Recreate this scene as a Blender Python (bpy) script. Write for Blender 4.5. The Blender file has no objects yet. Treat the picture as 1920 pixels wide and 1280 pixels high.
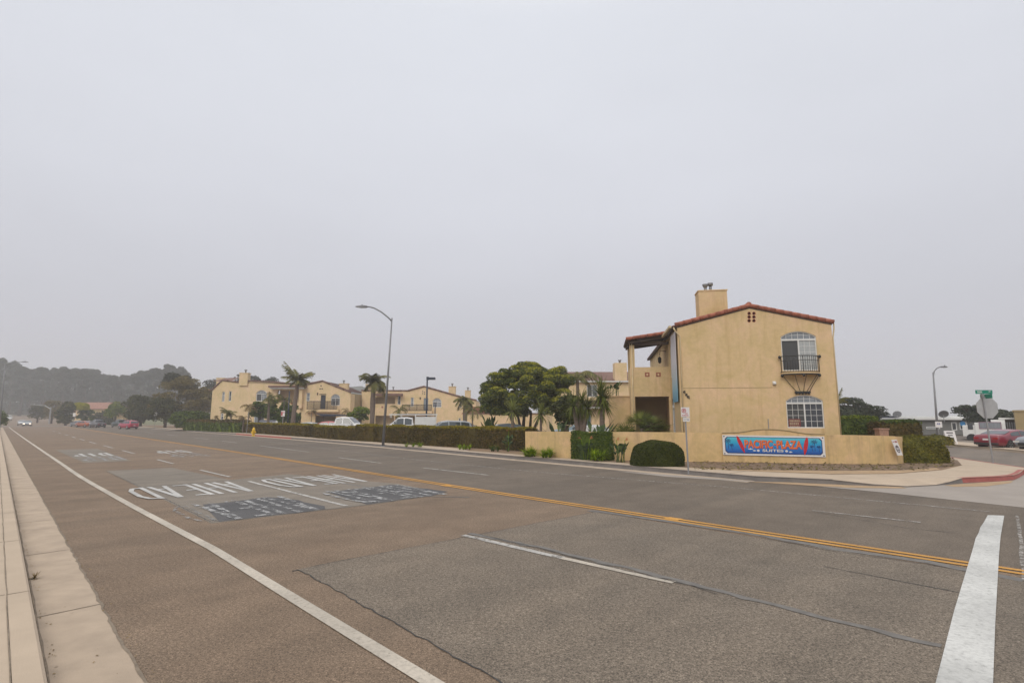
import bpy, math, random
import numpy as np
from mathutils import Vector, Matrix
from mathutils.geometry import tessellate_polygon
S = bpy.context.scene
R_ = math.radians
# ------------------------------------------------------------------ camera, world, sun, exposure
CAMH = 2.1; FPX = 1015.0; TH = math.atan(143/1015.)
cd = bpy.data.cameras.new('camera'); cam = bpy.data.objects.new('camera', cd); S.collection.objects.link(cam)
cam.location = (0, 0, CAMH); cam.rotation_euler = (math.pi/2+TH, 0, 0)
cd.sensor_width = 36; cd.lens = FPX/1920*36; cd.clip_start = .05; cd.clip_end = 2000
S.camera = cam
W = bpy.data.worlds.new("World"); S.world = W; W.use_nodes = True
nt = W.node_tree; nt.nodes.clear()
SUN_EL, SUN_AZ = 42, 200      # degrees; azimuth of the bright part of the overcast, measured clockwise from the view direction
def wn(t): return nt.nodes.new(t)
tc = wn('ShaderNodeTexCoord'); sep = wn('ShaderNodeSeparateXYZ'); nt.links.new(tc.outputs['Generated'], sep.inputs[0])
rp = wn('ShaderNodeValToRGB'); nt.links.new(sep.outputs['Z'], rp.inputs[0])
el = rp.color_ramp.elements
el[0].position = 0.0; el[0].color = (.55, .54, .60, 1)
el[1].position = 1.0; el[1].color = (1.5, 1.46, 1.40, 1)
for p, c in ((.09, (.565, .555, .615)), (.18, (.59, .595, .65)), (.363, (.695, .71, .77)), (.63, (.75, .775, .835)), (.80, (1.1, 1.1, 1.1))):
    e = el.new(p); e.color = c+(1,)
nz = wn('ShaderNodeTexNoise'); nz.inputs['Scale'].default_value = 2.2; nz.inputs['Detail'].default_value = 3
mpn = wn('ShaderNodeMapping'); mpn.inputs['Scale'].default_value = (1, 1, 2.5)
nt.links.new(tc.outputs['Generated'], mpn.inputs[0]); nt.links.new(mpn.outputs[0], nz.inputs['Vector'])
mr = wn('ShaderNodeMapRange'); mr.inputs['From Min'].default_value = .3; mr.inputs['From Max'].default_value = .7
mr.inputs['To Min'].default_value = .975; mr.inputs['To Max'].default_value = 1.025
nt.links.new(nz.outputs['Fac'], mr.inputs['Value'])
vm = wn('ShaderNodeVectorMath'); vm.operation = 'SCALE'
nt.links.new(rp.outputs[0], vm.inputs[0]); nt.links.new(mr.outputs[0], vm.inputs['Scale'])
sky = wn('ShaderNodeTexSky'); sky.sky_type = 'NISHITA'; sky.sun_disc = False
sky.sun_elevation = R_(SUN_EL); sky.sun_rotation = R_(SUN_AZ)
b1 = wn('ShaderNodeBackground'); b2 = wn('ShaderNodeBackground'); ad = wn('ShaderNodeAddShader'); wo = wn('ShaderNodeOutputWorld')
nt.links.new(vm.outputs[0], b1.inputs[0]); b1.inputs[1].default_value = 1.0
nt.links.new(sky.outputs[0], b2.inputs[0]); b2.inputs[1].default_value = 0.004
nt.links.new(b1.outputs[0], ad.inputs[0]); nt.links.new(b2.outputs[0], ad.inputs[1]); nt.links.new(ad.outputs[0], wo.inputs[0])
sl = bpy.data.lights.new('sun', 'SUN'); sl.energy = 1.5; sl.angle = R_(35); sl.color = (1, .93, .82)
so = bpy.data.objects.new('sun', sl); S.collection.objects.link(so)
az = R_(SUN_AZ); sd = Vector((math.sin(az)*math.cos(R_(SUN_EL)), math.cos(az)*math.cos(R_(SUN_EL)), math.sin(R_(SUN_EL))))
so.rotation_euler = sd.to_track_quat('Z', 'Y').to_euler(); so.location = (0, 0, 60)
S.view_settings.view_transform = 'Standard'; S.view_settings.look = 'None'
S.view_settings.exposure = 0.0; S.view_settings.gamma = 1; S.view_settings.use_curve_mapping = False
S.cycles.volume_bounces = 1
rng = np.random.default_rng(7); random.seed(7)
# ------------------------------------------------------------------ survey helpers (bearing + level -> real coordinates)
CT, ST = math.cos(TH), math.sin(TH)
def ray(px, py):
    x = (px-960)/FPX; y = (640-py)/FPX
    return Vector((x, CT-y*ST, ST+y*CT))
def G(px, py, z=0.0):
    r = ray(px, py); t = (z-CAMH)/r.z
    return Vector((r.x*t, r.y*t, z))
def Q(px, py, Y):
    r = ray(px, py); t = Y/r.y
    return Vector((r.x*t, Y, CAMH+r.z*t))
UA = R_(-43.2723)
su, cu = math.sin(UA), math.cos(UA)
def rd(s, t, z=0.0): return Vector((s*su+t*cu, s*cu-t*su, z))
def zs(s): return 0.0 if s < 195 else 3.3*((s-195)/230.)**1.35
def sxy(x, y): return x*su+y*cu
def lerp(tab, s):
    if s <= tab[0][0]: return tab[0][1]
    for (a, b), (c, d) in zip(tab, tab[1:]):
        if s <= c: return b+(d-b)*(s-a)/(c-a)
    return tab[-1][1]
# ------------------------------------------------------------------ materials
def nmat(name):
    m = bpy.data.materials.new(name); m.use_nodes = True
    return m, m.node_tree, m.node_tree.nodes['Principled BSDF']
def L(nt, a, b): nt.links.new(a, b)
def noise(nt, scale, detail=4, vec=None, rough=.55, dist=0):
    n = nt.nodes.new('ShaderNodeTexNoise'); n.inputs['Scale'].default_value = scale; n.inputs['Detail'].default_value = detail
    n.inputs['Roughness'].default_value = rough; n.inputs['Distortion'].default_value = dist
    if vec: L(nt, vec, n.inputs['Vector'])
    return n
def ramp(nt, fac, stops):
    r = nt.nodes.new('ShaderNodeValToRGB'); L(nt, fac, r.inputs[0]); e = r.color_ramp.elements
    while len(e) < len(stops): e.new(.5)
    for x, (p, c) in zip(e, stops):
        x.position = p; x.color = tuple(c)+(1,) if len(c) == 3 else c
    return r
def mix(nt, fac, a, b, mode='MIX'):
    m = nt.nodes.new('ShaderNodeMix'); m.data_type = 'RGBA'; m.blend_type = mode
    for s, v in ((m.inputs['Factor'], fac), (m.inputs['A'], a), (m.inputs['B'], b)):
        if hasattr(v, 'links'): L(nt, v, s)
        elif isinstance(v, (int, float)): s.default_value = v
        else: s.default_value = tuple(v)+(1,)
    return m.outputs['Result']
def coord(nt, kind='Object', scale=(1, 1, 1)):
    t = nt.nodes.new('ShaderNodeTexCoord'); mp = nt.nodes.new('ShaderNodeMapping'); mp.inputs['Scale'].default_value = scale
    L(nt, t.outputs[kind], mp.inputs[0]); return mp.outputs[0]
def wcoord(nt, scale=(1, 1, 1)):
    t = nt.nodes.new('ShaderNodeNewGeometry'); mp = nt.nodes.new('ShaderNodeMapping'); mp.inputs['Scale'].default_value = scale
    L(nt, t.outputs['Position'], mp.inputs[0]); return mp.outputs[0]
def sc(c, k): return tuple(min(1, x*k) for x in c)
def bump(nt, b, h, s=.3, d=.01):
    n = nt.nodes.new('ShaderNodeBump'); n.inputs['Strength'].default_value = s; n.inputs['Distance'].default_value = d
    L(nt, h, n.inputs['Height']); L(nt, n.outputs[0], b.inputs['Normal'])
def M(name, col, rough=.7, var=.12, scale=2.0, bmp=0, bscale=60, metal=0, spec=.5, stretch=(1, 1, 1)):
    m, nt, b = nmat(name); v = coord(nt, 'Object', stretch)
    n = noise(nt, scale, 5, v)
    r = ramp(nt, n.outputs['Fac'], ((.25, sc(col, 1-var)), (.75, sc(col, 1+var))))
    L(nt, r.outputs[0], b.inputs['Base Color']); b.inputs['Roughness'].default_value = rough; b.inputs['Metallic'].default_value = metal
    b.inputs['Specular IOR Level'].default_value = spec
    if bmp: bump(nt, b, noise(nt, bscale, 3, v).outputs['Fac'], bmp, .01)
    return m
def asphalt(name, ca, cb, speck=.25, fine=70):
    m, nt, b = nmat(name); v = wcoord(nt)
    big = noise(nt, .22, 5, v, .6, .6); r1 = ramp(nt, big.outputs['Fac'], ((.35, ca), (.65, cb)))
    mid = noise(nt, 1.7, 5, v); r2 = ramp(nt, mid.outputs['Fac'], ((.3, (.90,)*3), (.7, (1.10,)*3)))
    c = mix(nt, 1, r1.outputs[0], r2.outputs[0], 'MULTIPLY')
    # tyre-worn bands along the driving direction
    vb = nt.nodes.new('ShaderNodeMapping'); vb.inputs['Rotation'].default_value = (0, 0, -UA); L(nt, v, vb.inputs[0])
    vb2 = nt.nodes.new('ShaderNodeMapping'); vb2.inputs['Scale'].default_value = (1.0, .03, 1); L(nt, vb.outputs[0], vb2.inputs[0])
    band = noise(nt, 1.1, 3, vb2.outputs[0]); r3 = ramp(nt, band.outputs['Fac'], ((.35, (.87, .875, .88)), (.65, (1.08, 1.07, 1.06))))
    c = mix(nt, 1, c, r3.outputs[0], 'MULTIPLY')
    f = noise(nt, fine, 2, v, .7); r4 = ramp(nt, f.outputs['Fac'], ((.30, (1-speck*1.6,)*3), (.5, (1, 1, 1)), (.70, (1+speck*1.5,)*3)))
    c = mix(nt, 1, c, r4.outputs[0], 'MULTIPLY')
    f2 = noise(nt, 26, 3, v, .8); r6 = ramp(nt, f2.outputs['Fac'], ((.32, (1-speck*.9,)*3), (.5, (1, 1, 1)), (.68, (1+speck,)*3))); c = mix(nt, 1, c, r6.outputs[0], 'MULTIPLY')
    vo = nt.nodes.new('ShaderNodeTexVoronoi'); vo.inputs['Scale'].default_value = 42; L(nt, v, vo.inputs['Vector'])
    r5 = ramp(nt, vo.outputs['Color'], ((.86, (0, 0, 0)), (.93, (1, 1, 1)))); vd = ramp(nt, vo.outputs['Distance'], ((.18, (1, 1, 1)), (.32, (0, 0, 0))))
    k = mix(nt, 1, r5.outputs[0], vd.outputs[0], 'MULTIPLY')
    bw = nt.nodes.new('ShaderNodeRGBToBW'); L(nt, k, bw.inputs[0])
    mm = nt.nodes.new('ShaderNodeMath'); mm.operation = 'MULTIPLY'; mm.inputs[1].default_value = .55; L(nt, bw.outputs[0], mm.inputs[0])
    c = mix(nt, mm.outputs[0], c, sc(cb, 2.1))
    L(nt, c, b.inputs['Base Color']); b.inputs['Roughness'].default_value = .9; b.inputs['Specular IOR Level'].default_value = .3
    bump(nt, b, f.outputs['Fac'], .35, .006)
    return m
def stucco(name, col, streak=(.42, .30, .13), amt=.35, dark=.85):
    m, nt, b = nmat(name); v = coord(nt)
    n1 = noise(nt, .8, 7, v, .65, .6); r1 = ramp(nt, n1.outputs['Fac'], ((.30, (col[0]*.86, col[1]*.88, col[2]*.78)), (.5, col), (.70, (col[0]*1.10, col[1]*1.05, col[2]*1.20))))
    v2 = coord(nt, 'Object', (2.2, 2.2, .16)); n2 = noise(nt, 1.6, 6, v2, .65); r2 = ramp(nt, n2.outputs['Fac'], ((.52, (0, 0, 0)), (.74, (amt,)*3)))
    c = mix(nt, r2.outputs[0], r1.outputs[0], streak)
    n3 = noise(nt, 4.5, 6, v, .7); r3 = ramp(nt, n3.outputs['Fac'], ((.3, (dark+.06,)*3), (.65, (1.04,)*3)))
    c = mix(nt, 1, c, r3.outputs[0], 'MULTIPLY')
    L(nt, c, b.inputs['Base Color']); b.inputs['Roughness'].default_value = .92; b.inputs['Specular IOR Level'].default_value = .25
    bump(nt, b, noise(nt, 45, 4, v).outputs['Fac'], .35, .012)
    return m
def leafm(name, ca, cb, cc=None, rough=.55, trans=.25):
    rough = max(rough, .65); sat = lambda c: tuple(max(0, (x-(c[0]+c[1]+c[2])/3)*1.25+(c[0]+c[1]+c[2])/3) for x in c); ca, cb = sat(ca), sat(cb); cc = sat(cc) if cc else None
    m, nt, b = nmat(name); g = nt.nodes.new('ShaderNodeNewGeometry')
    v = coord(nt); n = noise(nt, .9, 4, v)
    ma = nt.nodes.new('ShaderNodeMath'); ma.operation = 'ADD'; L(nt, g.outputs['Random Per Island'], ma.inputs[0]); L(nt, n.outputs['Fac'], ma.inputs[1])
    mb = nt.nodes.new('ShaderNodeMath'); mb.operation = 'MULTIPLY'; mb.inputs[1].default_value = .5; L(nt, ma.outputs[0], mb.inputs[0])
    st = [(.2, ca), (.62, cb)] + ([(.85, cc)] if cc else [])
    r = ramp(nt, mb.outputs[0], st); L(nt, r.outputs[0], b.inputs['Base Color']); b.inputs['Roughness'].default_value = rough
    b.inputs['Specular IOR Level'].default_value = .12
    if trans:
        t = nt.nodes.new('ShaderNodeBsdfTranslucent'); L(nt, r.outputs[0], t.inputs[0]); x = nt.nodes.new('ShaderNodeMixShader'); x.inputs[0].default_value = trans
        o = [q for q in nt.nodes if q.type == 'OUTPUT_MATERIAL'][0]
        L(nt, b.outputs[0], x.inputs[1]); L(nt, t.outputs[0], x.inputs[2]); L(nt, x.outputs[0], o.inputs[0])
    return m
def paint(name, col, wear=.35, scale=9, soft=.12, tint=.1):
    """road paint; where it has worn off the surface below shows through"""
    m, nt, b = nmat(name); v = wcoord(nt)
    n = noise(nt, scale, 8, v, .75, .3); n0 = noise(nt, .8, 4, v); r0 = ramp(nt, n0.outputs['Fac'], ((.35, (.72,)*3), (.65, (1.0,)*3)))
    n1 = noise(nt, 22, 5, v, .75); r1 = ramp(nt, n1.outputs['Fac'], ((.32, (.74,)*3), (.58, (1.0,)*3))); c = mix(nt, 1, col, r0.outputs[0], 'MULTIPLY'); c = mix(nt, 1, c, r1.outputs[0], 'MULTIPLY')
    if tint: L(nt, c, b.inputs['Base Color'])
    b.inputs['Roughness'].default_value = .75
    mu = ramp(nt, n.outputs['Fac'], ((max(0, wear-soft), (0, 0, 0)), (wear+soft*.5, (1, 1, 1))))
    t = nt.nodes.new('ShaderNodeBsdfTransparent'); x = nt.nodes.new('ShaderNodeMixShader'); o = [q for q in nt.nodes if q.type == 'OUTPUT_MATERIAL'][0]
    L(nt, mu.outputs[0], x.inputs[0]); L(nt, t.outputs[0], x.inputs[1]); L(nt, b.outputs[0], x.inputs[2]); L(nt, x.outputs[0], o.inputs[0])
    return m
def plain(name, col, rough=.5, metal=0, spec=.5, emit=None):
    m, nt, b = nmat(name); b.inputs['Base Color'].default_value = tuple(col)+(1,); b.inputs['Roughness'].default_value = rough; b.inputs['Metallic'].default_value = metal
    b.inputs['Specular IOR Level'].default_value = spec
    if emit: b.inputs['Emission Color'].default_value = tuple(emit[0])+(1,); b.inputs['Emission Strength'].default_value = emit[1]
    return m
def carpaint(name, col, rough=.3):
    m, nt, b = nmat(name); v = coord(nt); n = noise(nt, 3, 4, v); r = ramp(nt, n.outputs['Fac'], ((.3, sc(col, .9)), (.7, sc(col, 1.08))))
    L(nt, r.outputs[0], b.inputs['Base Color']); b.inputs['Roughness'].default_value = rough; b.inputs['Coat Weight'].default_value = .6; b.inputs['Coat Roughness'].default_value = .08
    return m
MT = {}
MT['asphalt'] = asphalt('asphalt', (.172, .124, .087), (.202, .149, .106), .42)
MT['asphalt_far'] = asphalt('asphalt_far', (.165, .138, .115), (.19, .160, .133), .15)
MT['patch'] = asphalt('patch_asphalt', (.150, .126, .101), (.180, .147, .114), .42)
MT['patch2'] = asphalt('old_patch_asphalt', (.178, .154, .128), (.205, .178, .148), .12)
MT['black_patch'] = asphalt('black_patch_asphalt', (.072, .072, .076), (.10, .098, .10), .2)
MT['seal'] = M('seal_strip', (.150, .140, .130), .9, .25, 7, .3)
MT['conc'] = M('concrete', (.43, .345, .26), .9, .10, 1.3, .25, 90)
MT['conc_gutter'] = M('gutter_concrete', (.385, .305, .23), .9, .17, 2.3, .25, 80)
MT['conc_apron'] = M('apron_concrete', (.30, .265, .235), .9, .10, .8, .2, 80)
MT['kerb_face'] = M('kerb_concrete', (.17, .155, .145), .9, .2, 2, .2)
MT['kerb_red'] = M('red_kerb_paint', (.34, .10, .085), .8, .25, 4, .2)
MT['dirt'] = M('dirt', (.21, .14, .085), 1, .35, 2.5, .9, 14)
MT['sand'] = M('sandy_dirt', (.36, .25, .15), 1, .2, 3, .5, 30)
MT['mulch'] = M('wood_mulch', (.17, .115, .075), 1, .5, 14, 1, 22)
MT['grass'] = M('dry_grass', (.12, .12, .05), 1, .35, .5, .6, 12)
MT['white_line'] = paint('white_line_paint', (.56, .50, .42), .36, 16, .16)
MT['white_worn'] = paint('worn_white_paint', (.50, .48, .45), .44, 6, .1)
MT['white_faint'] = paint('faint_white_paint', (.42, .39, .36), .52, 7, .12)
MT['stop'] = paint('stop_line_paint', (.60, .60, .58), .345, 11, .16)
MT['yellow'] = paint('yellow_line_paint', (.62, .31, .055), .35, 16, .14)
MT['letter'] = paint('letter_paint', (.55, .54, .52), .28, 9)
MT['ghost'] = paint('ghost_letter_paint', (.40, .40, .40), .515, 3.6, .05)
MT['ghost_faint'] = paint('faint_ghost_paint', (.33, .32, .31), .56, 5, .08)
MT['crack'] = M('crack_tar', (.045, .042, .04), .8, .3, 8)
MT['joint'] = M('joint_dirt', (.20, .16, .12), 1, .3, 8)
MT['wall'] = stucco('cream_stucco', (.62, .455, .252), (.42, .27, .115), .5)
MT['wall2'] = stucco('far_cream_stucco', (.67, .51, .30), (.48, .34, .16), .3, .9)
MT['wall_garden'] = stucco('garden_wall_stucco', (.62, .44, .22), (.30, .21, .13), .55, .8)
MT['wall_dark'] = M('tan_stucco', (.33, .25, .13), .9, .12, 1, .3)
MT['tile'] = M('terracotta_tile', (.30, .10, .06), .85, .38, 5, .3, 30)
MT['tile_far'] = M('brown_roof_tile', (.17, .095, .075), .9, .3, 3)
MT['tile_ctrl'] = M('pale_terracotta', (.27, .135, .10), .9, .2, 1)
MT['wood'] = M('dark_wood', (.075, .05, .035), .8, .3, 4, .2)
MT['white'] = M('white_frame_paint', (.66, .66, .64), .5, .06)
MT['iron'] = plain('black_iron', (.022, .019, .018), .55)
MT['glass'] = plain('dark_glass', (.035, .04, .048), .08, 0, .8)
MT['glass_curtain'] = M('curtained_glass', (.20, .22, .24), .15, .25, 3, 0, 1, 0, .8, (6, 1, .3))
MT['curtain_white'] = M('white_curtain_behind_glass', (.36, .38, .38), .25, .15, 3, 0, 1, 0, .8, (8, 1, .3))
MT['screen'] = plain('window_screen', (.055, .057, .06), .6)
MT['pipe'] = M('painted_pipe', (.56, .44, .26), .6, .15)
MT['galv'] = M('galvanised_steel', (.30, .30, .31), .5, .15, 3, 0, 1, .4)
MT['galv_dark'] = M('weathered_steel', (.20, .20, .21), .5, .15, 3, 0, 1, .3)
MT['navy'] = plain('dark_navy_paint', (.02, .028, .05), .5)
MT['signwhite'] = plain('sign_white', (.66, .64, .63), .45)
MT['signred'] = plain('sign_red', (.42, .03, .03), .45)
MT['signgreen'] = plain('sign_green', (.0, .20, .13), .45)
MT['signback'] = M('sign_back_aluminium', (.42, .42, .42), .45, .12, 3, 0, 1, .3)
MT['hydrant'] = plain('hydrant_yellow', (.68, .42, .01), .4)
MT['tyre'] = plain('tyre_rubber', (.018, .018, .018), .85)
MT['rim'] = plain('alloy_rim', (.40, .40, .41), .3, .8)
MT['chrome'] = plain('chrome', (.5, .5, .5), .15, 1)
MT['blackplastic'] = plain('black_plastic', (.02, .02, .02), .6)
MT['autoglass'] = plain('car_glass', (.05, .06, .065), .05, 0, .9)
MT['taillight'] = plain('taillight_red', (.35, .012, .012), .2)
MT['lampglass'] = plain('lamp_lens', (.6, .6, .58), .1)
MT['bark'] = M('bark', (.085, .06, .045), .95, .3, 6, .6, 20, stretch=(3, 3, .6))
MT['bark_pale'] = M('pale_bark', (.20, .16, .12), .95, .3, 5, .5, 18, stretch=(2, 2, 1.5))
MT['palm_trunk'] = M('palm_trunk', (.16, .12, .095), .95, .3, 4, .7, 18, stretch=(1, 1, 4))
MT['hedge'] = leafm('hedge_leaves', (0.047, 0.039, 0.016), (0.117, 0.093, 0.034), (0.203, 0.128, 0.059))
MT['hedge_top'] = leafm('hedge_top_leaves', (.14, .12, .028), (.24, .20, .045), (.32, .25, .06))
MT['hedge_green'] = leafm('green_hedge_leaves', (0.034, 0.053, 0.016), (0.094, 0.128, 0.033), (0.156, 0.180, 0.046))
MT['boxwood'] = leafm('trimmed_bush_leaves', (.030, .038, .011), (.062, .072, .020), (.095, .10, .028))
MT['corner_bush'] = leafm('corner_bush_leaves', (0.070, 0.075, 0.021), (0.148, 0.138, 0.037), (0.265, 0.210, 0.053))
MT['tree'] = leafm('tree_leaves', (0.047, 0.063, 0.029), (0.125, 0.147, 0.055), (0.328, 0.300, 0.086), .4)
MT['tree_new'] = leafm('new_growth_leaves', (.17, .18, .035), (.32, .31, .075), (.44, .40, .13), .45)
MT['shade_tree'] = leafm('dark_tree_leaves', (0.031, 0.039, 0.018), (0.078, 0.083, 0.037), (0.140, 0.128, 0.053))
MT['far_tree'] = leafm('eucalyptus_leaves', (0.028, 0.031, 0.022), (0.056, 0.059, 0.040), (0.080, 0.081, 0.051), .7, .1)
MT['olive_tree'] = leafm('olive_tree_leaves', (0.086, 0.075, 0.037), (0.172, 0.143, 0.066), (0.234, 0.188, 0.079), .7)
MT['cypress'] = leafm('cypress_leaves', (0.023, 0.030, 0.021), (0.051, 0.061, 0.041), (0.069, 0.077, 0.048), .7, .1)
MT['yellow_bush'] = leafm('yellow_green_leaves', (0.183, 0.187, 0.019), (0.297, 0.275, 0.029), None)
MT['bush'] = leafm('bush_leaves', (0.055, 0.083, 0.018), (0.148, 0.180, 0.040), (0.234, 0.240, 0.046))
MT['palm'] = leafm('palm_fronds', (0.065, 0.069, 0.031), (0.143, 0.138, 0.055), (0.260, 0.213, 0.094), .5, .15)
MT['palm_brown'] = leafm('dry_palm_fronds', (0.117, 0.088, 0.049), (0.247, 0.188, 0.099), (0.325, 0.250, 0.132), .6, .15)
MT['spike'] = leafm('spiky_leaves', (0.046, 0.062, 0.022), (0.130, 0.150, 0.044), (0.221, 0.219, 0.066), .45, .15)
MT['spike_pale'] = leafm('pale_spiky_leaves', (0.091, 0.106, 0.039), (0.208, 0.225, 0.088), (0.338, 0.338, 0.143), .45, .15)
MT['lily'] = leafm('strap_leaves', (0.086, 0.135, 0.016), (0.203, 0.285, 0.026), (0.374, 0.420, 0.040), .45)
MT['paddle'] = leafm('paddle_leaves', (0.039, 0.060, 0.033), (0.094, 0.128, 0.059), (0.140, 0.165, 0.066), .4)
MT['flower'] = plain('orange_petals', (.60, .22, .09), .6)
# ------------------------------------------------------------------ mesh building
ALL = {}
def setp(o, label=None, cat=None, group=None, kind=None):
    if label: o['label'] = label
    if cat: o['category'] = cat
    if group: o['group'] = group
    if kind: o['kind'] = kind
    return o
def empty(name, loc, label, cat, rz=0, group=None):
    o = bpy.data.objects.new(name, None); S.collection.objects.link(o); o.location = loc; o.rotation_euler = (0, 0, rz); o.empty_display_size = .3
    return setp(o, label, cat, group)
class MB:
    def __init__(s, xf=None): s.v = []; s.f = []; s.mi = []; s.cur = 0; s.xf = xf
    def add(s, vs, fs):
        k = len(s.v)
        if s.xf is not None: vs = [s.xf @ Vector(p) for p in vs]
        s.v += [tuple(p) for p in vs]; s.f += [tuple(i+k for i in f) for f in fs]; s.mi += [s.cur]*len(fs)
        return s
    def box(s, x0, x1, y0, y1, z0, z1):
        v = [(x, y, z) for z in (z0, z1) for y in (y0, y1) for x in (x0, x1)]
        return s.add(v, [(0, 2, 3, 1), (4, 5, 7, 6), (0, 1, 5, 4), (2, 6, 7, 3), (0, 4, 6, 2), (1, 3, 7, 5)])
    def quad(s, a, b, c, d): return s.add([a, b, c, d], [(0, 1, 2, 3)])
    def tube(s, pts, rad, n=8, cap=True):
        pts = [Vector(p) for p in pts]
        if not hasattr(rad, '__len__'): rad = [rad]*len(pts)
        vs = []; fs = []; up = Vector((0, 0, 1)); ref = None
        for i, p in enumerate(pts):
            d = (pts[min(i+1, len(pts)-1)]-pts[max(i-1, 0)]).normalized()
            if ref is None: ref = Vector((1, 0, 0)) if abs(d.x) < .8 else Vector((0, 1, 0))
            a = (ref-d*ref.dot(d)).normalized(); b = d.cross(a); ref = a
            for k in range(n):
                t = 2*math.pi*k/n; vs.append(p+(a*math.cos(t)+b*math.sin(t))*rad[i])
        for i in range(len(pts)-1):
            for k in range(n): fs.append((i*n+k, i*n+(k+1) % n, (i+1)*n+(k+1) % n, (i+1)*n+k))
        if cap: fs.append(tuple(range(n))[::-1]); fs.append(tuple((len(pts)-1)*n+k for k in range(n)))
        return s.add(vs, fs)
    def lathe(s, c, prof, n=16):   # prof (r,z)
        vs = []; fs = []
        for r, z in prof:
            for k in range(n):
                t = 2*math.pi*k/n; vs.append((c[0]+r*math.cos(t), c[1]+r*math.sin(t), c[2]+z))
        for i in range(len(prof)-1):
            for k in range(n): fs.append((i*n+k, i*n+(k+1) % n, (i+1)*n+(k+1) % n, (i+1)*n+k))
        fs.append(tuple(range(n))[::-1]); fs.append(tuple((len(prof)-1)*n+k for k in range(n)))
        return s.add(vs, fs)
    def slab(s, outline, y0, y1, holes=()):
        """polygon in x,z (with holes) extruded from y0 (front, towards -y) to y1"""
        loops = [list(outline)]+[list(h) for h in holes]
        tri = tessellate_polygon([[Vector((p[0], p[1], 0)) for p in lp] for lp in loops])
        flat = [p for lp in loops for p in lp]; n = len(flat)
        vs = [(p[0], y0, p[1]) for p in flat]+[(p[0], y1, p[1]) for p in flat]; fs = []
        for t in tri:
            a, b, c = [flat[i] for i in t]
            cr = (b[0]-a[0])*(c[1]-a[1])-(b[1]-a[1])*(c[0]-a[0])
            t = tuple(t) if cr > 0 else tuple(t)[::-1]
            fs.append(t); fs.append(tuple(i+n for i in t)[::-1])
        k = 0
        for lp in loops:
            m = len(lp)
            for i in range(m):
                j = (i+1) % m; fs.append((k+i, k+i+n, k+j+n, k+j))
            k += m
        return s.add(vs, fs)
    def build(s, name, mats, parent=None, smooth=False, label=None, loc=None, rz=0):
        me = bpy.data.meshes.new(name); me.from_pydata(s.v, [], s.f)
        if not isinstance(mats, (list, tuple)): mats = [mats]
        for m in mats: me.materials.append(MT[m] if isinstance(m, str) else m)
        if len(mats) > 1: me.polygons.foreach_set('material_index', s.mi)
        if smooth: me.polygons.foreach_set('use_smooth', [True]*len(me.polygons))
        me.update(); o = bpy.data.objects.new(name, me); S.collection.objects.link(o)
        if parent: o.parent = parent
        if loc is not None: o.location = loc
        o.rotation_euler = (0, 0, rz)
        if label: o['label'] = label
        return o
def rect(x0, z0, x1, z1): return [(x0, z0), (x1, z0), (x1, z1), (x0, z1)]
def archo(x0, z0, x1, z1, rise, n=12):
    """rectangle with a segmental arch on top; z1 is the crown"""
    if not rise: return rect(x0, z0, x1, z1)
    w = (x1-x0)/2; cx = (x0+x1)/2; p = [(x0, z0), (x1, z0)]
    r = (w*w+rise*rise)/(2*rise); a = math.asin(min(1, w/r)); cz = z1-r
    return p+[(cx+r*math.sin(a-2*a*k/n), cz+r*math.cos(a-2*a*k/n)) for k in range(n+1)]
def inset(pl, d):
    n = len(pl); out = []
    for i in range(n):
        a, b, c = Vector(pl[i-1]), Vector(pl[i]), Vector(pl[(i+1) % n])
        e1 = (b-a).normalized(); e2 = (c-b).normalized(); n1 = Vector((-e1.y, e1.x)); n2 = Vector((-e2.y, e2.x)); m = (n1+n2)
        m = m/max(.3, m.length_squared)*2 if m.length > 1e-6 else n1
        out.append(tuple(b+m*d*1.0))
    return out
def quads_obj(name, V, mat, parent=None, loc=None, extra=None, mats=None, mi=None):
    """V: (N,4,3) array of leaf quads; extra: (verts, faces) solid added to the same mesh"""
    n = len(V); vv = V.reshape(-1, 3); nv = len(vv); idx = np.arange(nv, dtype=np.int32); starts = np.arange(0, nv, 4, dtype=np.int32); tot = np.full(n, 4, np.int32)
    if extra:
        ev = np.array(extra[0], float); ef = extra[1]; vv = np.vstack([vv, ev]); li = [i+nv for f in ef for i in f]
        tt = np.array([len(f) for f in ef], np.int32); st = len(idx)+np.concatenate([[0], np.cumsum(tt)[:-1]]); idx = np.concatenate([idx, np.array(li, np.int32)])
        starts = np.concatenate([starts, st.astype(np.int32)]); tot = np.concatenate([tot, tt])
    me = bpy.data.meshes.new(name); me.vertices.add(len(vv)); me.vertices.foreach_set('co', vv.astype(np.float32).ravel())
    me.loops.add(len(idx)); me.loops.foreach_set('vertex_index', idx); me.polygons.add(len(starts))
    me.polygons.foreach_set('loop_start', starts); me.polygons.foreach_set('loop_total', tot)
    for m in (mats or [mat]): me.materials.append(MT[m])
    if mi is not None: me.polygons.foreach_set('material_index', np.asarray(mi, np.int32))
    me.update(calc_edges=True); me.validate()
    o = bpy.data.objects.new(name, me); S.collection.objects.link(o)
    if parent: o.parent = parent
    if loc is not None: o.location = loc
    return o
def leafquads(P, N, size, rg, aspect=.55, tilt=.9):
    n = len(P); d = N+rg.normal(0, tilt, (n, 3)); d /= np.linalg.norm(d, axis=1)[:, None]+1e-9
    a = rg.normal(0, 1, (n, 3)); a -= d*(a*d).sum(1)[:, None]; a /= np.linalg.norm(a, axis=1)[:, None]+1e-9; b = np.cross(d, a)
    s = size*(.6+.8*rg.random((n, 1)))
    return np.stack([P-a*s, P-b*s*aspect, P+a*s, P+b*s*aspect], 1)
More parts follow.
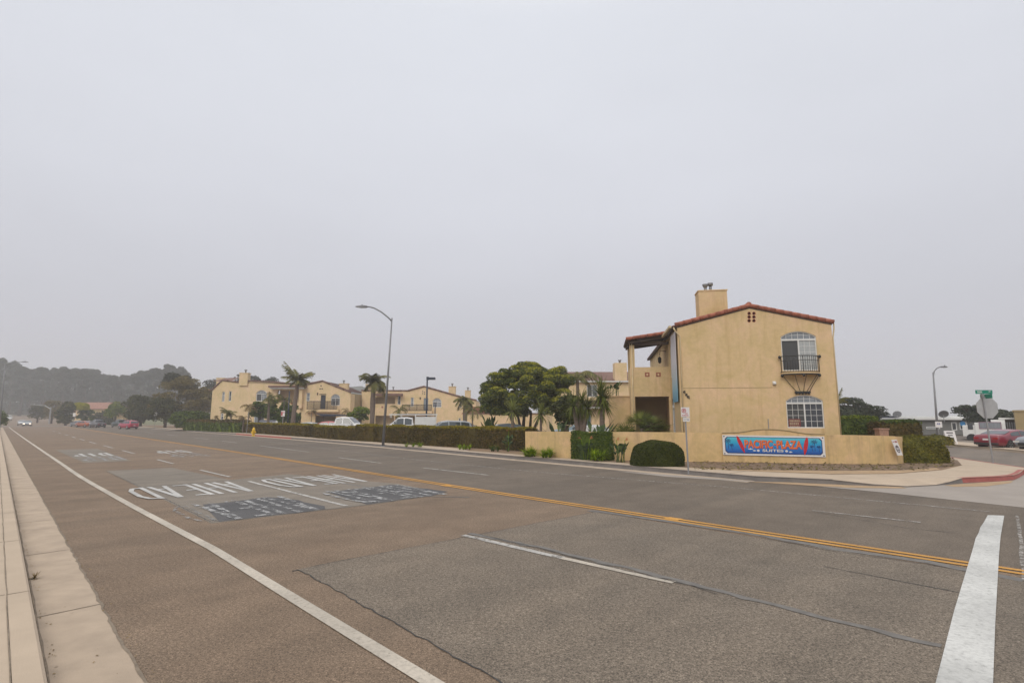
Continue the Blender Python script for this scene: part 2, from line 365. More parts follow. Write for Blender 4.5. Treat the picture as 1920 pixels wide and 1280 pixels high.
def clump_leaves(clumps, n, size, rg, shell=.72, flag=None):
    """leaves through the outer shell of many ellipsoid clumps"""
    C = np.array(clumps, float); vol = (C[:, 3]*C[:, 4]+C[:, 3]*C[:, 5]+C[:, 4]*C[:, 5]); pick = rg.choice(len(C), n, p=vol/vol.sum())
    d = rg.normal(0, 1, (n, 3)); d /= np.linalg.norm(d, axis=1)[:, None]; d[:, 2] = np.where(d[:, 2] < -.5, -d[:, 2], d[:, 2])
    r = shell+(1.06-shell)*rg.random((n, 1))**.7; c = C[pick]
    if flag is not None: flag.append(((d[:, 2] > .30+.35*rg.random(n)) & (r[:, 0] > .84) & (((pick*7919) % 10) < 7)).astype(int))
    return leafquads(c[:, :3]+d*c[:, 3:6]*r, d*np.array([1, 1, 1.3]), size, rg)
def crown_clumps(c, r, k, cr, rg, flat=.75, below=-.25):
    """small clumps over the surface of a big ellipsoid crown"""
    out = []
    while len(out) < k:
        d = rg.normal(0, 1, 3); d /= np.linalg.norm(d)
        if d[2] < below: continue
        q = .62+.38*rg.random(); s = cr*(.65+.7*rg.random()); out.append((c[0]+d[0]*r[0]*q, c[1]+d[1]*r[1]*q, c[2]+d[2]*r[2]*q, s, s, s*flat))
    return out
def tree(name, label, cat, loc, clumps, n, leaf, mat, trunks, bark='bark', seed=1, group=None, shell=.72):
    rg = np.random.default_rng(seed); o = empty(name, loc, label, cat, 0, group)
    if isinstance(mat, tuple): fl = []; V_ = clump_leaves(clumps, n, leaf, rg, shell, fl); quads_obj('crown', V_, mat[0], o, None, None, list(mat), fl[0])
    else: quads_obj('crown', clump_leaves(clumps, n, leaf, rg, shell), mat, o)
    if trunks:
        b = MB()
        for pts, rad in trunks: b.tube(pts, rad, 7)
        b.build('trunk', bark, o, True)
    return o
def frond(base, azm, elv, length, droop, nl, ll, rg, w=.05):
    """one feather frond as quads"""
    q = []; p = np.array(base, float); e = elv; h = np.array([math.cos(azm), math.sin(azm), 0.]); side = np.array([-math.sin(azm), math.cos(azm), 0.]); st = length/nl; prev = p
    for i in range(nl):
        d = h*math.cos(e)+np.array([0, 0, math.sin(e)]); nx = prev+d*st; t = (i+.5)/nl
        upv = np.cross(d, side)*-1
        q.append([prev-side*.025, prev+side*.025, nx+side*.015, nx-side*.015])
        L_ = ll*math.sin(math.pi*min(1, .12+.86*t))**.7
        for sg in (-1, 1):
            for m in range(2):
                a = prev+(nx-prev)*(.5*m+.25*rg.random()); dd = side*sg*.75+d*.5+np.array([0, 0, -.35-.35*rg.random()]); dd /= np.linalg.norm(dd)
                tip = a+dd*L_*(.8+.4*rg.random()); q.append([a-d*w*.5, a+d*w*.5, tip+d*w*.12, tip-d*w*.12])
        prev = nx; e -= droop/nl
    return q
def palm(label, loc, h, fr, length, ll, seed, lean=(0, 0), r=.16, mat='palm', trunkmat='palm_trunk', bulge=1.0, up=1.25, elmin=-.2, nfr=None, spec=None, group='palms in the grounds', cat='palm tree', name='palm_tree', dry=0, w=.05):
    rg = np.random.default_rng(seed); o = empty(name, loc, label, cat, 0, group); top = np.array([lean[0], lean[1], h]); q = []
    if spec is None: spec = [(rg.random()*6.283, elmin+(up-elmin)*rg.random(), length*(.75+.35*rg.random()), 1.3+.9*rg.random()) for _ in range(fr)]
    for azm, elv, ln, dr in spec: q += frond(top, azm, elv, ln, dr, 12, ll, rg, w)
    quads_obj('crown', np.array(q), mat, o)
    if dry:
        q = []
        for _ in range(dry): q += frond(top-np.array([0, 0, .15]), rg.random()*6.283, -.6-.5*rg.random(), length*.6, .9, 8, ll*.6, rg, w)
        quads_obj('dry_fronds', np.array(q), 'palm_brown', o)
    n = 9; pts = [(lean[0]*(k/n)**1.3, lean[1]*(k/n)**1.3, h*k/n) for k in range(n+1)]; rad = [r*(1.25-.35*(k/n))*(1+(bulge-1)*math.exp(-((k/n-.65)/.2)**2)) for k in range(n+1)]
    MB().tube(pts, rad, 10).build('trunk', trunkmat, o, True)
    return o
def rosette(c, n, ln, w, rg, elmin=-.9, elmax=1.5, droop=.5):
    q = []
    for _ in range(n):
        az_ = rg.random()*6.283; e = elmin+(elmax-elmin)*rg.random(); l = ln*(.75+.4*rg.random()); side = np.array([-math.sin(az_), math.cos(az_), 0.]); p = np.array(c, float)
        h = np.array([math.cos(az_), math.sin(az_), 0.]); seg = 3; ws = [w, w*1.05, w*.7, .004]
        for k in range(seg):
            d = h*math.cos(e)+np.array([0, 0, math.sin(e)]); nx = p+d*l/seg; q.append([p-side*ws[k]/2, p+side*ws[k]/2, nx+side*ws[k+1]/2, nx-side*ws[k+1]/2]); p = nx; e -= droop*(.5+rg.random())/seg
    return q
def spiky(label, loc, h, heads, n, ln, w, seed, mat='spike', r=.12, name='spiky_tree', cat='dragon tree', group=None, elmin=-.9, droop=.5):
    rg = np.random.default_rng(seed); o = empty(name, loc, label, cat, 0, group); q = []; b = MB()
    for hx, hy, hz in heads:
        q += rosette((hx, hy, hz), n, ln, w, rg, elmin, 1.5, droop); b.tube([(hx*.1, hy*.1, 0), (hx*.4, hy*.4, hz*.5), (hx, hy, hz)], [r*1.2, r, r*.8], 8)
    quads_obj('crown', np.array(q), mat, o); b.build('trunk', 'palm_trunk', o, True); return o
def hedge(name, label, base_pts, z0, z1, thick, leaf, mat, seed, dens=420, top=None, group=None, cat='hedge', round_=0.0, wob=.05):
    """trimmed hedge along a polyline of ground points (the side facing the road), thickness to the left of the run"""
    rg = np.random.default_rng(seed); P = [Vector((p[0], p[1], 0)) for p in base_pts]; c0 = P[0].copy(); P = [p-c0 for p in P]; Vs = []; mi = []; ev = []; ef = []
    seglen = [(b-a).length for a, b in zip(P, P[1:])]; tot = sum(seglen); H = z1-z0
    def at(u):
        for a, b, l in zip(P, P[1:], seglen):
            if u <= l or b is P[-1]: return a+(b-a)*(u/l), (b-a).normalized()
            u -= l
    nn = lambda d: Vector((-d.y, d.x, 0))
    for kind, area in (('front', tot*H), ('back', tot*H*.35), ('top', tot*thick), ('e0', thick*H), ('e1', thick*H)):
        n = max(8, int(area*dens*(1.3 if kind == 'top' else 1))); u = rg.random(n)*tot; h = rg.random(n); t = rg.random(n); pt = np.zeros((n, 3)); nr = np.zeros((n, 3))
        for i in range(n):
            uu = u[i] if kind not in ('e0', 'e1') else (0.0 if kind == 'e0' else tot); p, d = at(uu); m = nn(d); wv = wob*(math.sin(uu*1.7+seed)+math.sin(uu*4.1+h[i]*3))
            if kind == 'front': q = p-m*(wv*.6-.0)+Vector((0, 0, h[i]*H)); nr[i] = -m; q += m*(round_*max(0, h[i]-.75)*4*thick*.3)
            elif kind == 'back': q = p+m*(thick+wv)+Vector((0, 0, h[i]*H)); nr[i] = m
            elif kind == 'top': q = p+m*(t[i]*thick)+Vector((0, 0, H+wv*.8-round_*abs(t[i]-.5)**2*thick)); nr[i] = (0, 0, 1)
            else: sg = -1 if kind == 'e0' else 1; q = p+m*(t[i]*thick)+Vector((0, 0, h[i]*H))+d*sg*(wv*.6); nr[i] = d*sg
            q += Vector(rg.normal(0, .02, 3)); pt[i] = q
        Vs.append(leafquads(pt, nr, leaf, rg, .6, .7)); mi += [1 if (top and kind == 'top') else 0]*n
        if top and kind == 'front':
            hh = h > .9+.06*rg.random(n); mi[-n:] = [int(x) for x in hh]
    ins = leaf*.6
    k = 0; us = np.linspace(0, tot, max(2, int(tot/1.5)+2))
    for u_ in us:
        p, d = at(min(max(u_, ins), tot-ins)); m = nn(d)
        for a, z in ((ins, 0), (ins, H-ins), (thick-ins, H-ins), (thick-ins, 0)): q = p+m*a; ev.append((q.x, q.y, z))
    for i in range(len(us)-1):
        for a in range(3): ef.append((i*4+a, (i+1)*4+a, (i+1)*4+a+1, i*4+a+1))
    ef.append((0, 1, 2, 3)); j = 4*(len(us)-1); ef.append((j+3, j+2, j+1, j))
    mats = [mat, top] if top else [mat]
    o = quads_obj(name, np.concatenate(Vs), mat, None, (c0.x, c0.y, z0), (ev, ef), mats, (mi+[0]*len(ef)) if top else None)
    return setp(o, label, cat, group)
def moundbush(name, label, loc, rx, ry, rz_, n, leaf, mat, seed, cat='bush', group=None, power=2.6, lump=.05, rot=0):
    """clipped bush: superellipsoid shell of small leaves over a solid core"""
    rg = np.random.default_rng(seed); d = rg.normal(0, 1, (n, 3)); d[:, 2] = abs(d[:, 2]); d /= np.linalg.norm(d, axis=1)[:, None]
    def surf(d, k=1.0):
        s = (abs(d[:, 0]/rx)**power+abs(d[:, 1]/ry)**power+abs(d[:, 2]/rz_)**power)**(-1/power)
        l = 1+lump*(np.sin(d[:, 0]*7+seed)+np.sin(d[:, 1]*9)+np.sin(d[:, 2]*8+d[:, 0]*5)); return d*(s*l*k)[:, None]
    V = leafquads(surf(d, 1.0)+rg.normal(0, .012, (n, 3)), d, leaf, rg, .6, .55)
    ev = []; ef = []; nu, nv = 24, 9; D = []
    for j in range(nv):
        t = (math.pi/2)*j/(nv-1)
        for i in range(nu): a = 2*math.pi*i/nu; D.append((math.cos(a)*math.cos(t), math.sin(a)*math.cos(t), math.sin(t)+1e-6))
    ev = surf(np.array(D), .95).tolist()
    for j in range(nv-1):
        for i in range(nu): ef.append((j*nu+i, j*nu+(i+1) % nu, (j+1)*nu+(i+1) % nu, (j+1)*nu+i))
    o = quads_obj(name, V, mat, None, loc, (ev, ef)); o.rotation_euler = (0, 0, rot); return setp(o, label, cat, group)
def text_tris(st, w, h):
    """triangulated letters fitted in w x h, lower left at origin -> verts (x,z), faces"""
    cu_ = bpy.data.curves.new('txt', 'FONT'); cu_.body = st; cu_.offset = .028; ob = bpy.data.objects.new('txt', cu_); me = bpy.data.meshes.new_from_object(ob)
    v = [(p.co.x, p.co.y) for p in me.vertices]; f = [tuple(p.vertices) for p in me.polygons]
    bpy.data.objects.remove(ob); bpy.data.curves.remove(cu_); bpy.data.meshes.remove(me)
    x0 = min(p[0] for p in v); x1 = max(p[0] for p in v); y0 = min(p[1] for p in v); y1 = max(p[1] for p in v)
    return [((p[0]-x0)/(x1-x0)*w, (p[1]-y0)/(y1-y0)*h) for p in v], f
def add_text(mb, st, x, z, w, h, y, shear=0, skew=0):
    v, f = text_tris(st, w, h); mb.add([(x+a+shear*b, y, z+b+skew*a) for a, b in v], f); return mb
# ------------------------------------------------------------------ ground, road, pavements
KERB = [(5.2, 19.3), (8, 18.75), (10.5, 18.9), (20, 19.5), (35, 20.6), (50, 21.4), (73, 22.0), (130, 22.3), (430, 23)]
YEL = [(-20, 10.4), (12, 10.45), (20, 10.62), (36, 10.95), (60, 11.2), (138, 12.0), (190, 12.3), (430, 13)]
def _st(px, py): g = G(px, py); return (g.x*su+g.y*cu, g.x*cu-g.y*su)
EDGE = sorted([_st(*p) for p in ((810, 1280), (700, 1218), (562, 1130), (431, 1046), (319, 986), (240, 945), (157, 898), (94, 855), (50, 825), (23, 805.6))]); EDGE = [(-10, EDGE[0][1]-.15)]+EDGE+[(430, 2.4)]
LANE = [(-10, 6.55), (4, 6.5), (8, 6.32), (13, 6.3), (19.5, 6.3), (30, 6.1), (60, 6.1), (140, 6.9), (430, 7.4)]
LANER = [(-10, 13.9), (2.6, 13.8), (17, 13.35), (26, 13.2), (34, 14.3), (60, 15.4), (140, 16.8), (430, 17)]
EDGER = [(1.75, 16.5), (7.3, 16.5), (12, 15.9), (15.2, 15.5), (24, 15.6), (34, 16.4), (60, 18.6), (140, 20.4), (430, 20.6)]
def sheet_grid(name, xs, ys, zf, mat, label=None):
    vs = [(x, y, zf(x, y)) for y in ys for x in xs]; n = len(xs)
    fs = [(j*n+i, j*n+i+1, (j+1)*n+i+1, (j+1)*n+i) for j in range(len(ys)-1) for i in range(n-1)]
    m = MB(); m.add(vs, fs); return setp(m.build(name, mat, smooth=True), label, None, None, 'structure')
sheet_grid('ground', list(np.linspace(-700, 700, 71)), list(np.linspace(-80, 1100, 60)), lambda x, y: zs(sxy(x, y))-.06, 'grass', 'dry grassy ground around and beyond the road')
def strip(mb, ss, ta, tb, z):
    vs = []; 
    for s in ss: vs += [rd(s, ta(s), z+zs(s)), rd(s, tb(s), z+zs(s))]
    mb.add(vs, [(2*i, 2*i+1, 2*i+3, 2*i+2) for i in range(len(ss)-1)]); return mb
def fan(mb, pts):
    P = [Vector(p) for p in pts]; tri = tessellate_polygon([[Vector((p.x, p.y, 0)) for p in P]]); fs = []
    for t in tri:
        a, b, c = [P[i] for i in t]; cr = (b-a).xy.to_3d().cross((c-a).xy.to_3d()).z; fs.append(tuple(t) if cr > 0 else tuple(t)[::-1])
    mb.add(P, fs); return mb
ss = [-30, -15, 0, 5] + list(range(10, 195, 5)) + list(range(195, 440, 8))
MT['asphalt_dark'] = asphalt('older_asphalt', (.124, .101, .080), (.152, .125, .099), .32)
road = setp(strip(MB(), ss, lambda s: 1.05, lambda s: lerp(KERB, s) if s > 5 else 18.4, 0).build('road', 'asphalt'), 'worn brown-grey asphalt main road running away to the left', None, None, 'structure')
strip(MB(), [-30, -15, 0, 6, 8, 12]+list(range(16, 195, 6)), lambda s: lerp(YEL, s)+.28, lambda s: lerp(KERB, s)-.55 if s > 5.2 else 18.3, .002).build('far_carriageway', 'asphalt_dark', road)
strip(MB(), [8, 10.5, 15]+list(range(20, 195, 5)), lambda s: lerp(KERB, s)-.62, lambda s: lerp(KERB, s), .004).build('gutter', 'conc_gutter', road)
m = MB(); m.add([rd(s, t, zs(s)+.002) for t in (-90, 120) for s in (174, 196)], [(0, 1, 3, 2)]); setp(m.build('cross_street', 'asphalt_far'), 'cross street at the far intersection', None, None, 'structure')
def ribbon(mb, pts, w, z, wob=0, step=None, seed=0):
    """flat ribbon along (s,t) points"""
    r = random.Random(seed); P = [(a, b) for a, b in pts]
    if step:
        Q_ = []
        for (a, b), (c, d) in zip(P, P[1:]):
            n = max(1, int(math.hypot(c-a, d-b)/step)); Q_ += [(a+(c-a)*k/n, b+(d-b)*k/n) for k in range(n)]
        P = Q_+[P[-1]]
    vs = []
    for i, (s, t) in enumerate(P):
        a = P[max(0, i-1)]; b = P[min(len(P)-1, i+1)]; d = Vector((b[0]-a[0], b[1]-a[1])).normalized(); n = Vector((-d.y, d.x)); ww = w*(1+wob*r.uniform(-1, 1))/2
        j = r.uniform(-1, 1)*wob*w*1.5
        for sg in (-1, 1): q = Vector((s, t))+n*(sg*ww+j); vs.append(rd(q.x, q.y, z+zs(q.x)))
    mb.add(vs, [(2*i, 2*i+2, 2*i+3, 2*i+1) for i in range(len(P)-1)]); return mb
def px_ribbon(mb, px, w, z, wob=0, step=None, seed=0):
    pts = []
    for a, b in px: g = G(a, b); pts.append((g.x*su+g.y*cu, g.x*cu-g.y*su))
    return ribbon(mb, pts, w, z, wob, step, seed)
def along(tab, s0, s1, off=0, st=3): n = max(1, int(abs(s1-s0)/st)); return [(s0+(s1-s0)*k/n, lerp(tab, s0+(s1-s0)*k/n)+off) for k in range(n+1)]
# asphalt repairs
def poly_rd(pts, z): return fan(MB(), [rd(s, t, z) for s, t in pts])
jr = random.Random(4)
def jag(a, b, n, amp): return [(a[0]+(b[0]-a[0])*k/n+jr.uniform(-amp, amp), a[1]+(b[1]-a[1])*k/n+jr.uniform(-amp, amp)) for k in range(n)]
e1 = jag((7.85, 3.27), (2.4, 3.12), 40, .018); e2 = [(-6, 3.0), (-6, 10.0), (7.9, 9.98)]; e3 = jag((7.9, 9.98), (7.85, 3.27), 40, .012)
poly_rd(e1+e2+e3, .004).build('road_patch', 'patch', road)
poly_rd([(27.3, 3.37), (12.35, 3.33), (12.3, 6.9), (12.6, 9.4), (15.5, 9.6), (21, 8.2), (20.4, 6.0), (27, 5.6)], .004).build('road_patch', 'patch2', road)
poly_rd([(47, 3.0), (32.8, 3.2), (32.8, 5.0), (47, 5.2)], .004).build('road_patch', 'patch2', road)
b1p = jag((12.37, 3.55), (12.4, 6.0), 8, .06)+jag((12.9, 6.0), (15.4, 5.6), 6, .08)+jag((15.3, 5.5), (15.0, 3.5), 6, .1)
b2p = jag((12.4, 6.8), (12.6, 9.45), 8, .06)+jag((13, 9.6), (15.6, 9.3), 6, .1)+jag((15.5, 9.2), (15.1, 6.75), 6, .1)
poly_rd(b1p, .008).build('black_patch', 'black_patch', road); poly_rd(b2p, .008).build('black_patch', 'black_patch', road)
m = MB(); ribbon(m, [(t, s) for t, s in e1]+[(-2, 3.02)], .015, .006, .5, .07, 1); ribbon(m, e3, .015, .006, .5, .08, 2)
px_ribbon(m, [(560, 1068), (548, 1071)], .03, .006, .4, .1, 3)
px_ribbon(m, [(1110, 957), (1240, 978), (1400, 1003), (1560, 1033), (1740, 1058), (1815, 1072)], .018, .0075, .5, .15, 5)
px_ribbon(m, [(1545, 1062), (1640, 1080), (1730, 1098), (1800, 1111)], .02, .0075, .5, .12, 6)
px_ribbon(m, [(1450, 955), (1540, 962), (1600, 972), (1700, 990), (1800, 1000)], .016, .0075, .5, .12, 7)
px_ribbon(m, [(905, 1004), (1010, 1028), (1085, 1048), (1180, 1072), (1300, 1100), (1345, 1115)], .018, .0145, .5, .1, 8)
px_ribbon(m, [(395, 978), (330, 945), (270, 915), (200, 884)], .02, .006, .5, .12, 9)
px_ribbon(m, [(395, 979), (585, 958), (700, 944), (830, 926)], .02, .006, .6, .15, 10)
m.build('crack', 'crack', road)
m = MB(); px_ribbon(m, [(880, 1000), (1010, 1026), (1180, 1066), (1300, 1096), (1450, 1135), (1600, 1172), (1765, 1212)], .11, .0095, .2, .15, 11)
px_ribbon(m, [(1105, 957), (1240, 975), (1400, 999), (1560, 1028), (1740, 1054), (1920, 1088)], .20, .0060, .1, .3, 12)
px_ribbon(m, [(640, 905), (780, 930), (880, 932)], .10, .0062, .1, .3, 13)
m.build('seal_strip', 'seal', road)
# painted lines
m = MB(); ribbon(m, along(EDGE, -8, 172), .15, .010, .03); m.build('edge_line', 'white_line', road)
m = MB(); ribbon(m, along(EDGER, 1.8, 172), .10, .010, .03); m.build('edge_line', 'white_faint', road)
m = MB()
for off in (-.105, .105): ribbon(m, along(YEL, 1.42, 174, off), .105, .010, .03); ribbon(m, along(YEL, .82, 1.2, off), .105, .010, .03)
for a_, b_ in ((832, 911), (1258, 974)):
    g = G(a_, b_); s_, t_ = g.x*su+g.y*cu, g.x*cu-g.y*su; ribbon(m, [(s_-.16, t_+.1), (s_+.16, t_+.1)], .24, .012)
m.build('centre_line', 'yellow', road)
for a, b, t in ((3.9, 8.0, 6.4), (12.5, 19.5, None), (21.4, 25, None), (29.3, 32.7, None), (39, 43.4, None), (47.2, 52, None), (56, 61, None), (65, 70, None), (74, 79, None), (84, 89, None), (96, 101, None), (108, 113, None)):
    m = MB(); ribbon(m, [(a, 6.52), (5.7, 6.41)] if t else [(a, lerp(LANE, a)), (b, lerp(LANE, b))], .12, .012, .06, .5); m.build('lane_dash', 'white_worn' if a > 10 else 'white_line', road)
m = MB(); ribbon(m, [(5.7, 6.41), (8.0, 6.32)], .13, .012, .1, .3); m.build('lane_dash', 'white_worn', road)
for a, b in ((2.6, 4.6), (15.5, 19.6), (23.0, 27.8), (33.5, 43.5), (50, 55), (60, 66), (74, 80), (90, 96), (106, 112)):
    m = MB(); ribbon(m, [(a, lerp(LANER, a)), (b, lerp(LANER, b))], .11, .012, .06, .8); m.build('lane_dash', 'white_worn' if a > 3 else 'white_faint', road)
m = MB(); fan(m, [G(*p, .013) for p in ((1754, 1280), (1789, 1144), (1822, 1035), (1826, 1021), (1829, 1009), (1835, 998), (1838, 988), (1845, 978), (1852, 965), (1883, 966), (1876, 1006), (1873, 1042), (1866, 1170), (1862, 1280))]+[rd(.5, 3.6, .013), rd(.85, 3.4, .013)]); m.build('stop_line', 'stop', road)
m = MB(); px_ribbon(m, [(1907, 967), (1914, 1010), (1921, 1090)], .05, .0085, .15, .3, 3); m.build('crosswalk_line', 'white_faint', road)
m = MB(); ribbon(m, [(171, 2.5), (171.2, 12)], .5, .011); m.build('stop_line', 'white_line', road)
# lettering on the two inbound lanes (read by traffic coming towards the camera)
GL = {'A': [((.04, 0), (.47, 1)), ((.53, 1), (.96, 0)), ((.16, .27), (.84, .27))], 'H': [((.09, 0), (.09, 1)), ((.91, 0), (.91, 1)), ((.1, .5), (.9, .5))],
      'E': [((.09, 0), (.09, 1)), ((0, .94), (.95, .94)), ((.1, .52), (.8, .52)), ((0, .06), (.95, .06))], 'I': [((.5, 0), (.5, 1))],
      'D': [((.09, 0), (.09, 1)), ((0, .94), (.62, .94)), ((0, .06), (.62, .06)), ((.6, .95), (.92, .72)), ((.91, .75), (.91, .25)), ((.92, .28), (.6, .05))],
      'P': [((.09, 0), (.09, 1)), ((0, .94), (.65, .94)), ((0, .48), (.65, .48)), ((.62, .95), (.92, .78)), ((.91, .8), (.91, .6)), ((.92, .62), (.62, .47))]}
def road_word(word, t0, t1, s_base, s_top, z, wid, mat, gap=.28, only=None):
    n = len(word); cw = (t1-t0)/(n+gap*(n-1)); k = 0; m = MB()
    for i, ch in enumerate(word):
        if only is not None and i not in only: continue
        tb = t1-i*cw*(1+gap)
        for (a, b), (c, d) in GL[ch]:
            p = Vector((tb-a*cw, s_base+(s_top-s_base)*b)); q = Vector((tb-c*cw, s_base+(s_top-s_base)*d)); e = (q-p)
            flat = abs(e.y) < .3*abs(e.x)+1e-6; hw = (wid*1.35 if flat else wid)/2; off = Vector((0, hw)) if flat else Vector((hw, 0)); zz = z+.0006*k; k += 1
            m.add([rd(v.y, v.x, zz) for v in (p-off, q-off, q+off, p+off)], [(0, 1, 2, 3)])
    m.build('road_lettering', mat, road)
road_word('AHEAD', 2.95, 5.75, 19.95, 16.85, .010, .125, 'letter', .36); road_word('AHEAD', 6.6, 9.35, 19.7, 16.8, .010, .125, 'letter', .36)
road_word('AHEAD', 3.1, 5.75, 15.3, 12.4, .0125, .125, 'ghost', .36, (0, 1, 2, 3)); road_word('AHEAD', 3.1, 5.75, 15.2, 12.5, .0125, .09, 'ghost_faint', .36, (4,)); road_word('AHEAD', 6.75, 9.4, 15.3, 12.45, .0125, .125, 'ghost', .36)
road_word('DIP', 3.35, 4.95, 41.0, 38.0, .010, .17, 'letter', .45); road_word('DIP', 7.3, 8.9, 41.2, 38.0, .010, .17, 'letter', .45)
road_word('DIP', 3.35, 4.95, 37.2, 33.6, .0125, .17, 'ghost', .45); road_word('DIP', 7.2, 8.8, 37.2, 33.7, .0125, .17, 'ghost', .45)
# near kerb, gutter and pavement
sn = list(np.arange(-12, 175, 3.05))
m = strip(MB(), [-12]+list(range(0, 172, 6)), lambda s: .50, lambda s: 1.06, .004); m.build('gutter', 'conc_gutter', road)
m = MB()
sj0 = 4.35
for k in range(-3, 50): s_ = sj0+3.55*k; ribbon(m, [(s_, .50), (s_+.05, 1.06)], .018, .008, .2)
ribbon(m, [(s_, 1.06) for s_ in np.arange(-10, 120, 1.0)], .024, .0072, .35, .12, 4); ribbon(m, [(s_, .508) for s_ in np.arange(-10, 120, 1.0)], .016, .009, .3, .3, 4)
m.build('joint', 'joint', road)
pv = MB()
for a, b in zip(range(-12, 170, 7), range(-5, 177, 7)):
    pass
sl_ = [-12]+list(range(-6, 174, 6))
strip(pv, sl_, lambda s: .264, lambda s: -2.3, .15)
pav = setp(pv.build('sidewalk', 'conc'), 'concrete pavement along the near side of the road', None, None, 'structure')
pk = MB(); prof = [(.268, .15), (.44, .152), (.462, .135), (.502, -.02)]
vs = []
for s in sl_: vs += [rd(s, t, z+zs(s)) for t, z in prof]
pk.add(vs, [(4*i+j, 4*i+j+1, 4*i+5+j, 4*i+4+j) for i in range(len(sl_)-1) for j in range(3)]); pk.build('kerb', 'conc', pav)
m = MB()
for k in range(-3, 50): s_ = sj0+3.55*k+.6; ribbon(m, [(s_, -2.3), (s_, .25)], .02, .1525, .2); ribbon(m, [(s_, .27), (s_, .45)], .016, .1535, .2)
for k in range(-3, 100): s_ = sj0+1.78*k+.4
ribbon(m, [(s_, .263) for s_ in np.arange(-10, 150, 1.0)], .011, .1545, .3, .3, 4); m.build('joint', 'joint', pav)
w_ = MB(); rg = np.random.default_rng(3)
qd = np.array(rosette((0, 0, 0), 34, .09, .010, rg, -.1, 1.4, .4)); pw = G(62, 1085, .0)
setp(quads_obj('weed', qd, 'palm_brown', None, (pw.x+.02, pw.y, .01)), 'small dry weed growing in the gutter joint below the near kerb', 'weed')
lt = []; 
for _ in range(500):
    s_ = 3.5+rg.random()**2*40; t_ = rg.choice([.53+.05*rg.random(), 1.06+.12*rg.random(), .55+.6*rg.random()], p=[.5, .35, .15]); c = np.array(rd(s_, t_, .010+.004*rg.random())); th = rg.random()*6.28; l = .003+.009*rg.random(); u = np.array([math.cos(th), math.sin(th), .1])*l; v = np.array([-math.sin(th), math.cos(th), .25])*l*.5; lt.append([c-u-v, c+u-v, c+u+v, c-u+v])
setp(quads_obj('leaf_litter', np.array(lt), 'palm_brown', None), 'tiny dry leaves and grit along the near gutter', None, None, 'stuff')
# far side: raised lots with kerb, pavement, parking
inner_px = [(1790, 861), (1804, 872), (1766, 881), (1680, 888), (1560, 889), (1380, 882), (1284, 876), (1146, 866), (1064, 859), (986, 853), (880, 845)]
SSd = Vector((.275, .961, 0)).normalized()
kl = [Vector((20.45, 22.2, 0)), Vector((22.1, 27.7, 0)), Vector((22.1, 27.7, 0))+SSd*120]
redk = [G(x, y) for x, y in ((1755, 909), (1780, 907), (1806, 904.5), (1842, 903), (1875, 901.5), (1901, 899), (1912, 895), (1920, 888.5))]
corner = redk+[Vector((20.1, 21.1, 0)), kl[0], Vector((21.2, 24.7, 0)), kl[1]]
far_s = [170, 150, 130, 110, 90, 73, 60, 50, 42, 35, 28, 20, 15, 10.5, 8]
kline = [rd(s, lerp(KERB, s)) for s in far_s]+[G(1560, 908), G(1640, 911.5), G(1700, 912)]
inn = [rd(s, lerp(KERB, s)+1.75) for s in far_s[:11]]+[G(x, y, .15) for x, y in inner_px[::-1]]
lot = [Vector((p.x, p.y, .146)) for p in [rd(s, lerp(KERB, s)+1.7) for s in far_s[:11]]+[q_+Vector((-.02, -.08, 0)) for q_ in inn[11:]]+[kl[1]+Vector((-.1, .1, 0))]]+[Vector((kl[2].x, kl[2].y, .146)), Vector((-60, 230, .146)), rd(170, 60, .146)]
m = fan(MB(), lot); setp(m.build('planting_ground', 'dirt'), 'bare dirt ground behind the far kerb', None, None, 'structure')
def offs(P, d, z):
    out = []
    for i, p in enumerate(P):
        a = P[max(0, i-1)]; b = P[min(len(P)-1, i+1)]; t = (b-a); t.z = 0; t.normalize(); out.append(Vector((p.x-t.y*d, p.y+t.x*d, z)))
    return out
def kerb(name, P, h, mat, parent, topw=.16, ends=None):
    hs = ends or [h]*len(P); m = MB(); A = offs(P, 0, 0); B = offs(P, .03, 0); C = offs(P, topw, 0); vs = []
    for a, b, c, hh in zip(A, B, C, hs): vs += [(a.x, a.y, -.02), (b.x, b.y, hh+.006), (c.x, c.y, hh+.006)]
    m.add(vs, [(3*i+j, 3*i+3+j, 3*i+4+j, 3*i+1+j) for i in range(len(P)-1) for j in range(2)]); return m.build(name, mat, parent)
sw = MB(); zk = [.152]*(len(kline)-2)+[.055, .012]+[.012, .065]+[.152]*(len(corner)-2)
fan(sw, [Vector((p.x, p.y, z)) for p, z in zip(kline+corner, zk)]+[Vector((p.x, p.y, .152)) for p in inn[::-1]])
fsw = setp(sw.build('sidewalk', 'conc'), 'pale concrete pavement along the far side, widening round the corner', None, None, 'structure')
yel_face = kline[:-3]
kerb('kerb', kline[0:9], .15, 'kerb_face', fsw); kerb('red_kerb', [rd(s, lerp(KERB, s)-.004) for s in (74, 70, 66, 62, 58, 55)], .155, 'kerb_red', fsw, .17)
kerb('kerb', kline[8:]+[redk[0]], .15, 'kerb_face', fsw, .16, [.15]*(len(kline[8:])-2)+[.06, .012, .01])
kerb('kerb', redk[:3], .15, 'kerb_face', fsw, .16, [.01, .07, .15]); kerb('red_kerb', corner[2:], .15, 'kerb_red', fsw)
m = MB()
for k in range(30):
    s_ = 9+k*3.0; ribbon(m, [(s_, lerp(KERB, s_)+.17), (s_, lerp(KERB, s_)+1.7)], .02, .157, .2)
m.build('joint', 'joint', fsw)
